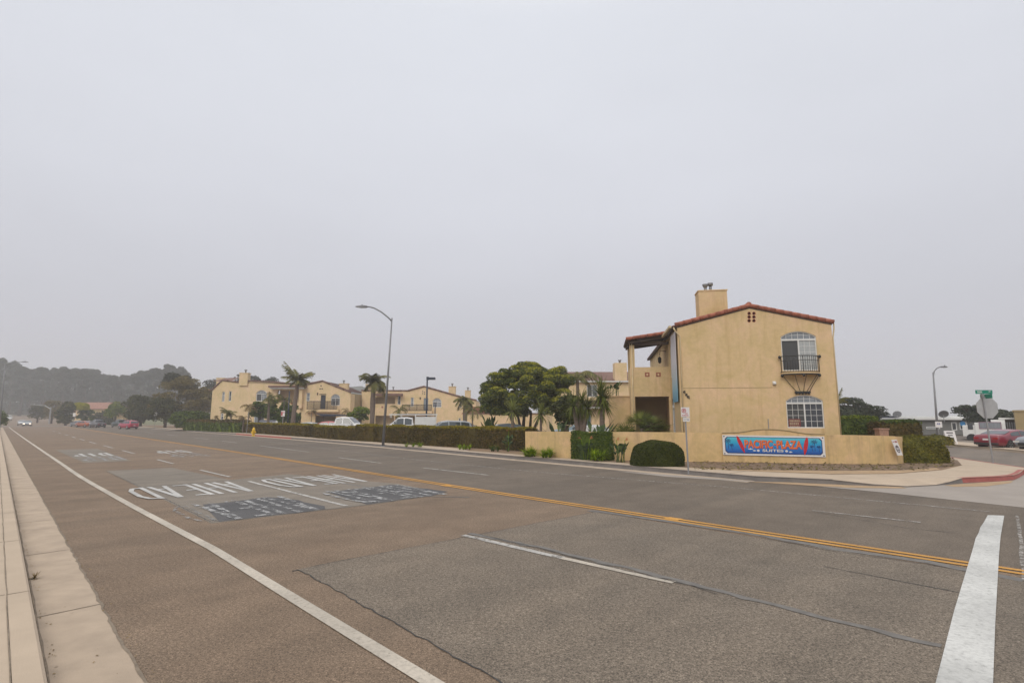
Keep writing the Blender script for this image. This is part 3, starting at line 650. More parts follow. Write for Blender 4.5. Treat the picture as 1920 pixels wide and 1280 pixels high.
ap = [G(x, y, .006) for x, y in ((1150, 882), (1300, 893), (1450, 904.5), (1560, 909), (1640, 912), (1700, 913), (1755, 910), (1842, 904), (1901, 900), (1921, 889))]+[Vector((20.8, 21.0, .006)), Vector((23, 12, .006))]+[G(x, y, .006) for x, y in ((1921, 951), (1800, 938), (1650, 922), (1500, 908), (1380, 901), (1250, 893))]
fan(MB(), ap).build('concrete_apron', 'conc_apron', road)
fan(MB(), [G(x, y, .0105) for x, y in ((1400, 902), (1480, 903.5), (1600, 909), (1690, 912), (1700, 915), (1600, 914), (1520, 910))]).build('gutter_dirt', 'sand', road)
fan(MB(), [G(x, y, .0105) for x, y in ((1770, 909), (1842, 904), (1900, 900.5), (1895, 905), (1850, 911), (1790, 912))]).build('gutter_dirt', 'sand', road)
st = MB(); fan(st, [rd(10, 18.3, -.004), rd(-40, 18.3, -.004), Vector((70, -30, -.004)), Vector((36, 20, -.004)), Vector((30.2, 31, -.004)), Vector((31.3, 35.5, -.004)), Vector((33.0, 41.8, -.004)), Vector((33.0, 41.8, 0))+SSd*110+Vector((0, 0, -.004)), kl[2]+Vector((0, 0, -.004)), Vector((19.5, 24, -.004)), Vector((12, 22, -.004))])
ssd = setp(st.build('side_street', 'asphalt_far'), 'asphalt side street leaving to the right behind the corner', None, None, 'structure')
fk = [Vector((36, 20, 0)), Vector((31.6, 27, 0)), Vector((30.2, 31, 0)), Vector((31.3, 35.5, 0)), Vector((33.0, 41.8, 0)), Vector((33.0, 41.8, 0))+SSd*60]
fp = MB(); fan(fp, [Vector((p.x, p.y, .15)) for p in fk[::-1]]+[Vector((p.x, p.y, .15)) for p in (Vector((40, 20, 0)), Vector((36, 30, 0)), Vector((37, 50, 0)), fk[-1]+Vector((4, 0, 0)))])
fps = setp(fp.build('sidewalk', 'conc'), 'pavement on the far side of the side street', None, None, 'structure'); kerb('kerb', fk[::-1], .15, 'conc', fps)
fan(MB(), [Vector((p.x, p.y, .147)) for p in fk[::-1]]+[Vector((p[0], p[1], .147)) for p in ((150, 20), (150, 140))]).build('lot', 'asphalt_far', fps)
pl = [rd(s, lerp(KERB, s)+3.6, .150) for s in (88, 73, 60, 50, 42, 35, 30, 25)]+[Vector((2, 30, .15)), Vector((7, 33, .15)), Vector((9, 62, .15)), Vector((-8, 80, .15)), Vector((-60, 92, .15))]
setp(fan(MB(), pl).build('parking_lot', 'asphalt_far'), 'car park behind the hedge', None, None, 'structure')
# mulch bed and sandy verge in front of the sign wall
fan(MB(), [G(x, y, .158) for x, y in ((1225, 872), (1290, 866), (1400, 858), (1690, 857), (1760, 858), (1795, 862), (1803, 871), (1760, 876), (1690, 881), (1560, 882), (1400, 880), (1310, 876))]).build('mulch_bed', 'mulch', fsw)
fan(MB(), [G(x, y, .155) for x, y in ((1284, 874), (1310, 874), (1400, 879), (1560, 881), (1690, 880), (1755, 876), (1762, 880), (1680, 887), (1560, 888), (1380, 881.5), (1290, 876))]).build('sandy_verge', 'sand', fsw)
ch = []; rg = np.random.default_rng(12)
a0 = G(1330, 868, .158); 
for _ in range(900):
    x = rg.uniform(1300, 1790); y = rg.uniform(863, 880 if x < 1740 else 874); p = G(x, y, .165+.02*rg.random()); th = rg.random()*6.28; l = .03+.06*rg.random(); u = np.array([math.cos(th), math.sin(th), rg.normal(0, .3)])*l; v = np.array([-math.sin(th), math.cos(th), .2])*l*.35; c = np.array(p)
    ch.append([c-u-v, c+u-v, c+u+v, c-u+v])
setp(quads_obj('bark_chips', np.array(ch), 'olive_tree', None), 'loose bark chips scattered on the bed below the banner wall', None, None, 'stuff')
# ------------------------------------------------------------------ buildings
def window(par, x0, z0, x1, z1, yf, rise=0, style='slider', rec=.07, left='screen', right='glass_curtain', grid=(3, 4), grid_l=None, xf=None, fw=.045, n=10, trans=None, label=None):
    """recessed window: white frame, transom bar, sash and muntins, glass as sub-part. yf = y of the wall face"""
    out = archo(x0, z0, x1, z1, rise, n) if rise else rect(x0, z0, x1, z1); f = MB(xf)
    inn = inset(out, fw); f.slab(out, yf+rec-.03, yf+rec+.03, [inn])
    zt = trans if trans is not None else (z1-rise-.16 if rise else z1)
    if rise: f.box(x0+fw, x1-fw, yf+rec-.028, yf+rec+.02, zt-.04, zt+.04)
    top = zt-.04 if rise else z1-fw; xm = (x0+x1)/2; b = .008
    if style == 'slider': f.box(xm-.03, xm+.03, yf+rec-.025, yf+rec+.022, z0+fw, top)
    if style == 'hung': f.box(x0+fw, x1-fw, yf+rec-.025, yf+rec+.022, (z0+top)/2-.025, (z0+top)/2+.025)
    if grid and style == 'slider':
        for (a, c, g) in ((x0+fw, xm-.03, grid_l), (xm+.03, x1-fw, grid)):
            if not g: continue
            for i in range(1, g[0]): x = a+(c-a)*i/g[0]; f.box(x-b, x+b, yf+rec+.002, yf+rec+.012, z0+fw, top)
            for j in range(1, g[1]): z = z0+fw+(top-z0-fw)*j/g[1]; f.box(a, c, yf+rec+.003, yf+rec+.011, z-b, z+b)
    if rise and grid:
        k = 6
        for i in range(1, k):
            x = x0+(x1-x0)*i/k; w = (x1-x0)/2; r = (w*w+rise*rise)/(2*rise); zz = z1-r+math.sqrt(max(0, r*r-(x-(x0+x1)/2)**2))-fw
            f.box(x-b, x+b, yf+rec+.002, yf+rec+.012, zt+.04, zz)
        zq = zt+.04+(z1-zt)*.45; f.box(x0+fw+.05, x1-fw-.05, yf+rec+.003, yf+rec+.011, zq-b, zq+b)
    fo = f.build('window', 'white', par, label=label)
    def pane(a, c, z0_, z1_, mat, nm='pane'): MB(xf).box(a, c, yf+rec+.014, yf+rec+.02, z0_, z1_).build(nm, mat, fo)
    if style == 'slider': pane(x0+fw-.01, xm, z0+fw-.01, top, left); pane(xm+.001, x1-fw+.01, z0+fw-.01, top, right)
    else: pane(x0+fw-.01, x1-fw+.01, z0+fw-.01, top, left)
    if rise: MB(xf).slab(inset(archo(x0, zt, x1, z1, rise, n), fw*.8), yf+rec+.014, yf+rec+.02).build('pane', 'glass_curtain', fo)
    return fo
def rake(par, pts, y0, y1, r=.10, seg=.40, mat='tile', name='rake_tile_course'):
    """barrel tiles laid end to end along a gable edge, points in (x,z)"""
    m = MB(); rr = random.Random(3)
    for (a, b), (c, d) in zip(pts, pts[1:]):
        l = math.hypot(c-a, d-b); n = max(1, round(l/seg))
        for k in range(n):
            u0, u1 = k/n, (k+1)/n+.06/max(l, .1); p = Vector((a+(c-a)*u0, b+(d-b)*u0)); q = Vector((a+(c-a)*u1, b+(d-b)*u1)); up = d > b
            r0, r1 = (r*.86, r*1.05) if not up else (r*1.05, r*.86); yc = y0+rr.uniform(-.008, .008)
            m.tube([(p.x, yc, p.y), (q.x, yc, q.y)], [r0, r1], 10)
            if y1 is not None: m.tube([(p.x, yc+.2, p.y+.03), (q.x, yc+.2, q.y+.03)], [r0, r1], 10)
    return m.build(name, mat, par, True)
def roofplane(par, x0, z0, x1, z1, ya, yb, mat='tile', amp=.045, pitch=.28, name='roof', th=.12, deck='wood'):
    """tiled roof slope from eave (x0,z0) to ridge (x1,z1), running from ya to yb; barrel ridges run up the slope"""
    m = MB(); n = int((yb-ya)/pitch*6); nrm = Vector((-(z1-z0), 0, x1-x0)).normalized(); nrm = nrm if nrm.z > 0 else -nrm; vs = []
    for i in range(n+1):
        y = ya+(yb-ya)*i/n; h = amp*abs(math.sin(math.pi*(y-ya)/pitch)); 
        for a, b in ((x0, z0), (x1, z1)): vs.append((a+nrm.x*h, y, b+nrm.z*h))
    m.add(vs, [(2*i, 2*i+1, 2*i+3, 2*i+2) for i in range(n)])
    m.cur = 1; k = [(x0, ya, z0), (x1, ya, z1), (x1, yb, z1), (x0, yb, z0)]; kk = [(a-nrm.x*.02, b, c-nrm.z*.02) for a, b, c in k]; k2 = [(a-nrm.x*th, b, c-nrm.z*th) for a, b, c in k]
    m.add(kk+k2, [(0, 1, 2, 3), (4, 7, 6, 5), (0, 4, 5, 1), (1, 5, 6, 2), (2, 6, 7, 3), (3, 7, 4, 0)])
    return m.build(name, [mat, deck], par)
# --- main building on the corner
AL = R_(9.4); P0 = Vector((8.35, 27.0, 0)); MX = Vector((math.cos(AL), -math.sin(AL), 0)); MY = Vector((math.sin(AL), math.cos(AL), 0))
def onp(px, py, yl, P=P0, mx=MX, my=MY):
    """point of a wall plane (local x, z) seen at a given bearing"""
    r = ray(px, py); c = Vector((0, 0, CAMH)); o = P+my*yl; t = (o-c).dot(my)/r.dot(my); p = c+r*t; return ((p-P).dot(mx), p.z)
main = empty('apartment_building', P0, 'two-storey cream stucco house on the corner with wrought iron balcony, chimney and red tiled gable', 'building', -AL)
xl, zl = 0.0, onp(1266, 610, 0)[1]; xr, zr = 7.19, onp(1560, 604, 0)[1]; xp, zp = onp(1405, 576, 0)
w1a = onp(1468, 695, 0); w1b = onp(1529, 620, 0); w2a = onp(1477, 802, 0); w2b = onp(1542, 740, 0)
zt1 = onp(1497, 636.5, 0)[1]; zt2 = onp(1508, 755.5, 0)[1]
holes = [archo(w1a[0], w1a[1], w1b[0], w1b[1], .27), archo(w2a[0], w2a[1], w2b[0], w2b[1], .27)]
vents = [onp(x, y, 0) for x in (1404.5, 1413.5) for y in (587.5, 594.2, 601)]
circ = lambda c, r, n=12: [(c[0]+r*math.cos(2*math.pi*k/n), c[1]+r*math.sin(2*math.pi*k/n)) for k in range(n)]
MB().slab([(xl, 0), (xr, 0), (xr, zr), (xp, zp), (xl, zl)], 0, .25, [circ(v, .075) for v in vents]+holes).build('wall', 'wall', main)
for i, v in enumerate(vents):
    m = MB(); n = 12; a = circ(v, .085); b = circ(v, .062); m.add([(p[0], -.012, p[1]) for p in a]+[(p[0], -.012, p[1]) for p in b]+[(p[0], .2, p[1]) for p in b], [(k, (k+1) % n, n+(k+1) % n, n+k) for k in range(n)]+[(n+k, n+(k+1) % n, 2*n+(k+1) % n, 2*n+k) for k in range(n)]+[tuple(range(2*n, 3*n))])
    m.build('vent_tile', 'tile', main)
MB().box(-.0, 7.19, .251, .3, .02, .1).box(0.02, 7.17, .9, 1.0, .1, 5.9).build('inner_wall', 'wood', main)
# side walls and back
sx = Matrix.Rotation(math.pi/2, 4, 'Z')
lw = Matrix(((0, 1, 0, 0), (-1, 0, 0, 16.0), (0, 0, 1, 0), (0, 0, 0, 1)))   # u (x) -> along wall from back to front, faces -x
# left wall: local u=0 at the back (y=16) .. u=15.75 at the front
def LWu(y): return 16.0-y
def lwp(px, py):  # point on the left side wall plane x=0
    r = ray(px, py); c = Vector((0, 0, CAMH)); t = (P0-c).dot(MX)/r.dot(MX); p = c+r*t; return ((p-P0).dot(MY), p.z)
sw1, sw2 = 2.3, 3.4
hol = [archo(LWu(sw2), 4.3, LWu(sw1), 6.35, .35), archo(LWu(sw2), 1.25, LWu(sw1), 3.15, .35)]
MB(lw).slab(rect(0, 0, 15.745, zl), 0, .25, hol).build('wall', 'wall', main)
window(main, LWu(sw2), 4.3, LWu(sw1), 6.35, 0, .35, xf=lw); window(main, LWu(sw2), 1.25, LWu(sw1), 3.15, 0, .35, xf=lw)
MB().box(6.94, 7.19, .255, 16, 0, zr).box(.255, 6.935, 15.75, 16, 0, zl).build('wall', 'wall', main)
window(main, w1a[0], w1a[1], w1b[0], w1b[1], 0, .27, trans=zt1, left='screen', grid_l=None, grid=(3, 5), right='curtain_white')
fo2 = window(main, w2a[0], w2a[1], w2b[0], w2b[1], 0, .27, trans=zt2, left='screen', right='glass', grid_l=(3, 4), grid=(3, 4))
# curtains behind the lower right sash
a = onp(1479, 785, -.0); b = onp(1503, 800.5, 0); m = MB(); m.box(a[0], b[0], .066, .07, b[1], a[1]); ws = m.build('poster', plain('poster_red', (.16, .035, .035), .6), main)
m = MB(); rr = random.Random(8); hgt = a[1]-b[1]
for row, (zf0, zf1) in enumerate(((.62, .88), (.28, .54), (.06, .18))):
    x = a[0]+.05
    while x < b[0]-.09: wd = rr.uniform(.04, .085); m.box(x, x+wd, .062, .065, b[1]+hgt*zf0, b[1]+hgt*zf1); x += wd+.02
m.build('poster_lettering', plain('poster_tan', (.36, .27, .18), .7), ws)
# roof
ov = .12; sl1 = (zp-zl)/(xp-xl); sl2 = (zp-zr)/(xr-xp)
roofplane(main, -.22, zl-sl1*.22+.03, xp, zp+.05, .1, 16.1); roofplane(main, xr+.1, zr-sl2*.1+.03, xp, zp+.05, .1, 16.1)
rake(main, [(-.08, zl+.03), (xp, zp+.09), (xr+.06, zr+.03)], -.02, .2, .105)
m = MB()
for k in range(36): m.tube([(xp, .05+k*.44, zp+.15), (xp, .05+k*.44+.46, zp+.16)], [.14, .115], 10)
m.build('ridge_tile', 'tile', main, True)
m = MB(); m.slab([(xl, zl-.13), (xp, zp-.06), (xr, zr-.13), (xr, zr+.0), (xp, zp+.03), (xl, zl)], -.022, -.002); m.build('fascia', 'wood', main)
# band, downspouts
bz = onp(1300, 727.5, 0)[1]; b0 = onp(1281, 727, 0)[0]; b1 = onp(1448, 727, 0)[0]; MB().box(b0, b1, -.006, -.001, bz-.014, bz+.014).build('control_joint', 'wall_dark', main)
m = MB(); m.tube([(-.20, -.10, zl-.12), (-.12, -.10, zl-.3), (.10, -.07, zl-.55), (.10, -.07, .3)], .035, 8); m.build('downpipe', 'pipe', main, True)
m = MB(); m.tube([(xr+.14, .05, zr-.05), (xr+.13, .05, zr-.3), (xr+.05, .05, zr-.75), (xr+.05, .05, .3)], .035, 8); m.build('downpipe', 'pipe', main, True)
m = MB(); m.box(-.42, -.30, -.1, 3.4, zl-.13, zl-.02); m.build('gutter', 'pipe', main)
# chimney
cyl = 1.0; ca = onp(1312, 600, cyl); cb = onp(1366, 600, cyl); ctz = onp(1340, 543, cyl)[1]
m = MB(); m.box(ca[0], cb[0], cyl, cyl+1.0, zl-.1, ctz-.06).box(ca[0]-.03, cb[0]+.03, cyl-.03, cyl+1.03, ctz-.06, ctz); chm = m.build('chimney', 'wall', main)
for px_, top_, cap_ in ((1322, 533, 'vee'), (1331.5, 530, 'drum')):
    fx, fz = onp(px_, top_, cyl+.5)
    m = MB(); m.lathe((fx, cyl+.5, 0), [(.075, ctz-.01), (.075, fz-.16)], 12)
    if cap_ == 'vee': m.lathe((fx, cyl+.5, 0), [(.07, fz-.22), (.15, fz-.06), (.15, fz), (.02, fz+.01)], 14)
    else: m.lathe((fx, cyl+.5, 0), [(.14, fz-.16), (.14, fz-.02), (.02, fz)], 14)
    m.build('flue', 'galv_dark', chm, True)
# wrought iron balcony in front of the upper window
bx0, _ = onp(1465, 690, -.1); bx1, _ = onp(1536, 690, -.1); zrt = onp(1500, 666.5, -.45)[1]; zrm = onp(1500, 675, -.45)[1]; zrb = onp(1500, 696, -.45)[1]; zfl = zrb-.07; cxb = (bx0+bx1)/2; hw = (bx1-bx0)/2
bow = lambda u: (cxb+hw*u, -.12-.42*math.cos(u*math.pi/2)**.75)
bal = MB(); N = 24
for z, r in ((zrt, .022), (zrm, .012), (zrb, .018)): bal.tube([(*bow(-1+2*k/N), z) for k in range(N+1)], r, 6)
for z in (zrt, zrb): bal.tube([(cxb-hw, -.12, z), (cxb-hw, .01, z)], .02, 6); bal.tube([(cxb+hw, -.12, z), (cxb+hw, .01, z)], .02, 6)
bo = bal.build('balcony', 'iron', main, True)
m = MB()
for k in range(17): u = -1+2*k/16; x, y = bow(u); m.tube([(x, y, zrt), (x, y, zrb)], .010 if k % 8 else .018, 5)
m.build('balusters', 'iron', bo, True)
m = MB(); n_ = 20; vs = [(bow(-1+2*k/n_)) for k in range(n_+1)]; pl_ = [(x, y, z) for z in (zfl-.03, zfl+.07) for x, y in [(cxb+hw, .0), (cxb-hw, 0)]+vs]; c_ = n_+3
m.add(pl_, [tuple(range(c_))[::-1], tuple(range(c_, 2*c_))]+[(k, (k+1) % c_, c_+(k+1) % c_, c_+k) for k in range(c_)]); m.build('balcony_slab', 'wall', bo)
m = MB(); m.tube([(*bow(-1+2*k/N), zfl-.05) for k in range(N+1)], .035, 6)
zbk = onp(1505, 736, 0)[1]; xb0, xb1 = onp(1490, 736, 0)[0], onp(1519, 736, 0)[0]; cxk = (xb0+xb1)/2
for u, f in ((-1, -.75), (-.45, -.3), (.15, .1), (.82, .5), (1, .85)): x, y = bow(u); m.tube([(x, y, zfl-.05), ((x+cxk+f*.3)/2, y*.45, (zfl+zbk)/2-.03), (cxk+f*(xb1-xb0)/2, -.06, zbk+.04)], .013, 5)
m.build('stays', 'iron', bo, True)
for x, y, z in ((cxb-hw-.06, -.14, zrt-.03), (cxb+hw+.04, -.14, zrt-.02), (cxb-hw, -.16, zfl-.10), (cxb+hw-.03, -.16, zfl-.10), (cxb, -.53, zfl-.10)): m = MB(); m.lathe((x, y, z), [(.01, -.09), (.06, -.05), (.075, 0), (.055, .05), (.01, .08)], 10); m.build('finial', 'iron', bo, True)
m = MB(); m.box(xb0, xb1, -.09, .01, zbk-.01, zbk+.07)
for k in range(5): m.lathe((xb0+(xb1-xb0)*(k+.5)/5, -.06, zbk-.03), [(.02, -.05), (.06, -.01), (.06, .03)], 8)
m.build('bracket', 'iron', bo)
# house number, wall light, vent pipe stub
for (a, b) in ((1283, 735), (1287, 740.5), (1290.7, 744.5)):
    x, z = onp(a, b, 0); m = MB()
    for p, q in (((.0, .075), (-.055, -.015)), ((-.065, -.015), (.06, -.015)), ((.03, .085), (.03, -.085))):
        p = Vector(p); q = Vector(q); d = (q-p).normalized(); n_ = Vector((-d.y, d.x))*.015; m.slab([tuple(Vector((x, z))+v) for v in (p-n_, q-n_, q+n_, p+n_)], -.03-.002*abs(q.x)*10, -.004)
    m.build('house_number', 'iron', main)
x, z = onp(1451.5, 718, 0); m = MB(); m.box(x-.07, x+.07, -.03, -.002, z-.09, z+.09); m.lathe((x, -.09, z-.04), [(.02, -.05), (.07, -.02), (.08, .05), (.04, .10)], 12); m.build('wall_light', 'white', main, True)
x, z = onp(1441, 800, 0); z2 = onp(1440, 785, 0)[1]; MB().box(x-.015, x+.015, -.03, -.002, z-.2, z2).build('conduit', 'galv', main)
# vertical banner hanging on the left wall near the corner
yb0, yb1 = .25, .75; m = MB(lw); u0, u1 = LWu(2.05), LWu(.15); m.box(u0, u1, -.10, -.085, 2.9, 6.45)
bm_, bnt, bb = nmat('banner_print'); v = coord(bnt); sp = bnt.nodes.new('ShaderNodeSeparateXYZ'); L(bnt, v, sp.inputs[0]); mp_ = bnt.nodes.new('ShaderNodeMapRange'); mp_.inputs['From Min'].default_value = 2.9; mp_.inputs['From Max'].default_value = 6.4; L(bnt, sp.outputs['Z'], mp_.inputs['Value'])
nn_ = noise(bnt, 3, 3, v); rr_ = ramp(bnt, mp_.outputs[0], ((.0, (.12, .30, .42)), (.15, (.18, .42, .55)), (.38, (.45, .52, .56)), (.6, (.58, .54, .56)), (1, (.55, .52, .54)))); L(bnt, rr_.outputs[0], bb.inputs['Base Color'])
m.build('hanging_banner', bm_, main)
# balcony wing on the left
WY = 3.6; wx0, wzt = onp(1180, 640, WY); xo0, zo = onp(1190.5, 688, WY); _, zou = onp(1215, 653, WY); zpb = onp(1215, 743, WY)[1]; zpt = onp(1215, 688, WY)[1]; lx0, _ = onp(1192, 790, WY)
zre = onp(1176, 634, WY-.3)[1]; zri = onp(1256, 626, WY-.3)[1]
wing = MB(); H1 = onp(1181, 641, WY)[1]; H2 = onp(1256, 650, WY)[1]
wing.slab(rect(wx0, 0, 0, H1), WY, WY+.22, [rect(xo0, zpt, -.0-.02, H1-.02+.0), rect(lx0, .05, -.12, zpb)])
wing.build('wall', 'wall', main)
fl_ = MB(); fl_.box(wx0+.2, -.01, WY+.221, WY+2.6, zpb+.05, zpb+.25).box(wx0+.2, -.01, WY+2.4, WY+2.6, zpb+.25, zpt-.05).box(wx0+.002, wx0+.2, WY+.222, WY+2.62, 0, zpt-.02); fl_.build('balcony_floor', 'wall', main)
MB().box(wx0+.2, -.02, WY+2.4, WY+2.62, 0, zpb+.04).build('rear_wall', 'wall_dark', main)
m = MB(); m.box(wx0+.003, wx0+.22, WY+2.4, WY+2.64, zpt-.02, H1+.1); m.build('post', 'wall', main)
# wing roof: shed sloping out to the left
m = MB(); zA = H1+.10; zB = H1+.40
ya, yb = WY-.35, WY+3.0
m.add([(wx0-.18, ya, zA-.02), (-.02, ya, zB-.02), (-.02, yb, zB-.02), (wx0-.18, yb, zA-.02), (wx0-.18, ya, zA-.09), (-.02, ya, zB-.09), (-.02, yb, zB-.09), (wx0-.18, yb, zA-.09)], [(0, 3, 2, 1), (4, 5, 6, 7), (0, 1, 5, 4), (1, 2, 6, 5), (2, 3, 7, 6), (3, 0, 4, 7)])
for k in range(6): y = ya+.1+k*.62; m.add([(wx0-.1, y, zA-.22), (-.03, y, zB-.22), (-.03, y+.1, zB-.22), (wx0-.1, y+.1, zA-.22), (wx0-.1, y, zA-.09), (-.03, y, zB-.09), (-.03, y+.1, zB-.09), (wx0-.1, y+.1, zA-.09)], [(0, 1, 2, 3), (4, 7, 6, 5), (0, 4, 5, 1), (1, 5, 6, 2), (2, 6, 7, 3), (3, 7, 4, 0)])
m.build('balcony_roof', 'wood', main)
MB().box(wx0+.01, -.02, WY-.02, WY+.2, H1-.18, H1-.02).build('beam', 'wood', main)
roofplane(main, wx0-.22, zA, -.02, zB, ya-.02, yb, name='balcony_roof_tiles', th=.03); rake(main, [(wx0-.2, zA+.03), (-.05, zB+.05)], ya-.03, None, .10, .42)
for (a, b) in ((1213.5, 702), (1234.5, 702)):
    x, z = onp(a, b, WY); vt = MB().box(x-.13, x+.13, WY-.015, WY+.01, z-.12, z+.12).build('tile_plaque', 'tile', main); m = MB(); m.slab([(x, z-.08), (x+.03, z-.02), (x+.09, z), (x+.03, z+.02), (x, z+.08), (x-.03, z+.02), (x-.09, z), (x-.03, z-.02)], WY-.02, WY-.016); m.build('tile_motif', 'wall2', vt)
m = MB(); m.tube([(wx0+.12, WY-.05, H1-.1), (wx0+.12, WY-.05, .3)], .035, 8); m.build('downpipe', 'pipe', main, True)
# wall lantern seen through the upper balcony opening, door in the lower recess
x, z = -.45, zpt+.55; m = MB(); m.tube([(-.02, WY+1.4, z+.5), (-.35, WY+1.4, z+.55), (-.40, WY+1.4, z+.25)], .02, 6); m.lathe((-.40, WY+1.4, z), [(.03, -.22), (.09, -.15), (.11, .08), (.03, .2)], 8); m.build('lantern', 'iron', main)
MB().box(-1.55, -.75, WY+2.33, WY+2.39, .15, 2.2).build('door', 'wood', main)
# stair block further left
sb0 = onp(1143, 790, WY+1.3); sbz = onp(1150, 744, WY+1.3)[1]; sx0 = sb0[0]
m = MB(); m.box(sx0, wx0+.0, WY+1.3, WY+5.2, 0, sbz).box(sx0-.05, wx0+.001, WY+1.26, WY+5.25, sbz, sbz+.07); m.build('stair_wall', 'wall', main)
# --- block behind
def bld(name, label, Y, px0, base=0): o = empty(name, Vector(((px0-960)/FPX*Y*.98, Y, 0)), label, 'building'); return o
def plane_o(o): return lambda px, py, dy=0: onp(px, py, dy, Vector((o.location.x, o.location.y, 0)), Vector((1, 0, 0)), Vector((0, 1, 0)))
blk = bld('apartment_building', 'cream two-storey block with brown tiled roof behind the garden trees, left of the corner house', 64, 1040); F = plane_o(blk)
xa, za = F(1035, 713); xb, zb = F(1200, 711.5)
wn_ = (F(1100.5, 744), F(1120, 721)); dn_ = (F(1096, 790), F(1107, 776))
MB().slab(rect(xa, 0, xb, za), 0, .3, [rect(wn_[0][0], wn_[0][1], wn_[1][0], wn_[1][1])]).build('wall', 'wall2', blk); MB().box(xa, xb, .3, 11, 0, za-.01).build('rear_wall', 'wall2', blk)
window(blk, *wn_[0], *wn_[1], 0, 0, right='glass_curtain', fw=.08, grid=None)
zr_ = F(1100, 697, 5)[1]; m = MB(); m.add([(xa-.3, -.35, za-.05), (xb, -.35, za-.05), (xb, 5, zr_), (xa-.3, 5, zr_), (xb, 11, za), (xa-.3, 11, za)], [(0, 1, 2, 3), (3, 2, 4, 5), (0, 3, 5), (1, 4, 2)]); m.build('roof', 'tile_far', blk)
MB().box(xa-.3, xb, -.37, -.3, za-.22, za-.06).build('fascia', 'white', blk)
c0 = F(1153, 709, -.2); c1 = F(1175, 680, -.2); cq = MB().box(c0[0], c1[0], -.25, 1, c0[1]-.3, c1[1]).build('chimney', 'wall2', blk); m = MB(); m.lathe(((c0[0]+c1[0])/2, .3, c1[1]), [(.12, 0), (.12, .25), (.2, .3), (.2, .4)], 10); m.build('flue', 'galv_dark', cq, True)
MB().slab(rect(dn_[0][0], 0, dn_[1][0], dn_[1][1]), -.05, -.01).build('door', plain('blue_door', (.10, .16, .24), .6), blk)
aw0 = F(1098, 762, -.9); aw1 = F(1128, 750, -.05); m = MB(); m.add([(aw0[0]-1, -.9, aw0[1]), (aw1[0]+2, -.9, aw0[1]), (aw1[0]+2, -.01, aw1[1]), (aw0[0]-1, -.01, aw1[1])], [(0, 1, 2, 3), (3, 2, 1, 0)]); m.build('porch_roof', 'tile_far', blk)
MB().box(aw0[0]-1, aw1[0]+2, -.92, -.88, aw0[1]-.2, aw0[1]-.02).build('porch_fascia', 'white', blk)
# --- left building
def chim(F, par, a, b, c, d, y0, fl=None, dep=1.0):
    p = F(a, d, y0); q = F(c, b, y0); o = MB().box(p[0], q[0], y0, y0+dep, p[1]-.6, q[1]-.1).box(p[0]-.06, q[0]+.06, y0-.06, y0+dep+.06, q[1]-.1, q[1]).build('chimney', 'wall2', par)
    if fl: x = F(fl, b, y0)[0]; m = MB(); m.lathe((x, y0+.5, q[1]), [(.11, 0), (.11, .35), (.22, .4), (.22, .55), (.03, .6)], 10); m.build('flue', 'galv_dark', o, True)
    return o
def poly(F, pts, dy=0): return [F(a, b, dy) for a, b in pts]
def rail(F, par, x0, y0, x1, y1, dy, post=4, name='balcony_railing', dens=5, box_=None):
    p = F(x0, y1, dy); q = F(x1, y0, dy); o = MB().box(p[0], q[0], dy-.03, dy+.03, q[1]-.08, q[1]).box(p[0], q[0], dy-.03, dy+.03, p[1], p[1]+.08)
    n = int((q[0]-p[0])/.16)
    for k in range(n+1): x = p[0]+(q[0]-p[0])*k/n; w = .05 if k % max(1, n//post) == 0 else .028; o.box(x-w, x+w, dy-.02-w*.3, dy+.02+w*.3, p[1], q[1]+(.06 if w > .02 else -.05))
    return o.build(name, 'iron', par)
lb = bld('apartment_building', 'far left cream two-storey building with arched windows, two balconies and three chimneys', 92, 395); F = plane_o(lb)
def arch_h(F, a, b, c, d, rise, dy=0): p = F(a, d, dy); q = F(c, b, dy); return archo(p[0], p[1], q[0], q[1], rise, 8), p, q
wins = []
def H_(a, b, c, d, rise, **k): o, p, q = arch_h(F, a, b, c, d, rise); wins.append((p, q, rise, k)); return o if rise else rect(p[0], p[1], q[0], q[1])
body = poly(F, [(392.5, 806), (656, 806), (657.5, 735), (605, 714.5), (572, 722), (500, 716), (462, 714), (447, 716), (416.5, 713), (398.5, 731)])
hs = [H_(415.5, 734, 422, 753, .45, grid=None, fw=.10, left='glass'), H_(428, 733, 434.5, 752, 0, style='hung', fw=.10, left='glass'), H_(479.5, 731, 501, 752, .5, grid=(3, 3), grid_l=None, fw=.10), H_(412.5, 774, 419.5, 792, .35, grid=None, style='hung', fw=.12, left='glass'),
      H_(574, 736, 581.5, 751.5, 0, style='hung', fw=.09, left='glass_curtain'), H_(620, 738.5, 638, 760, .55, grid=(3, 3), grid_l=(3, 3), fw=.09, left='glass', right='screen'), H_(475, 777, 496, 797, 0, grid=None, fw=.12, left='glass_curtain', right='screen'),
      rect(*F(519, 754), *F(563, 731.5)), rect(*F(600.5, 766), *F(611, 740.5)), rect(*F(559, 806), *F(565, 773)), rect(*F(590, 806), *F(630, 779))]
MB().slab(body, 0, .3, hs).build('wall', 'wall2', lb)
for p, q, rise, k in wins: window(lb, p[0], p[1], q[0], q[1], 0, rise, rec=.12, n=8, **({'grid': None} | k))
B_ = poly(F, [(392.5, 806), (656, 806), (656, 737), (398.5, 737)]); MB().box(B_[0][0]+.02, B_[1][0]-.02, 2.2, 12, 0, B_[2][1]).build('rear_wall', 'wall_dark', lb)
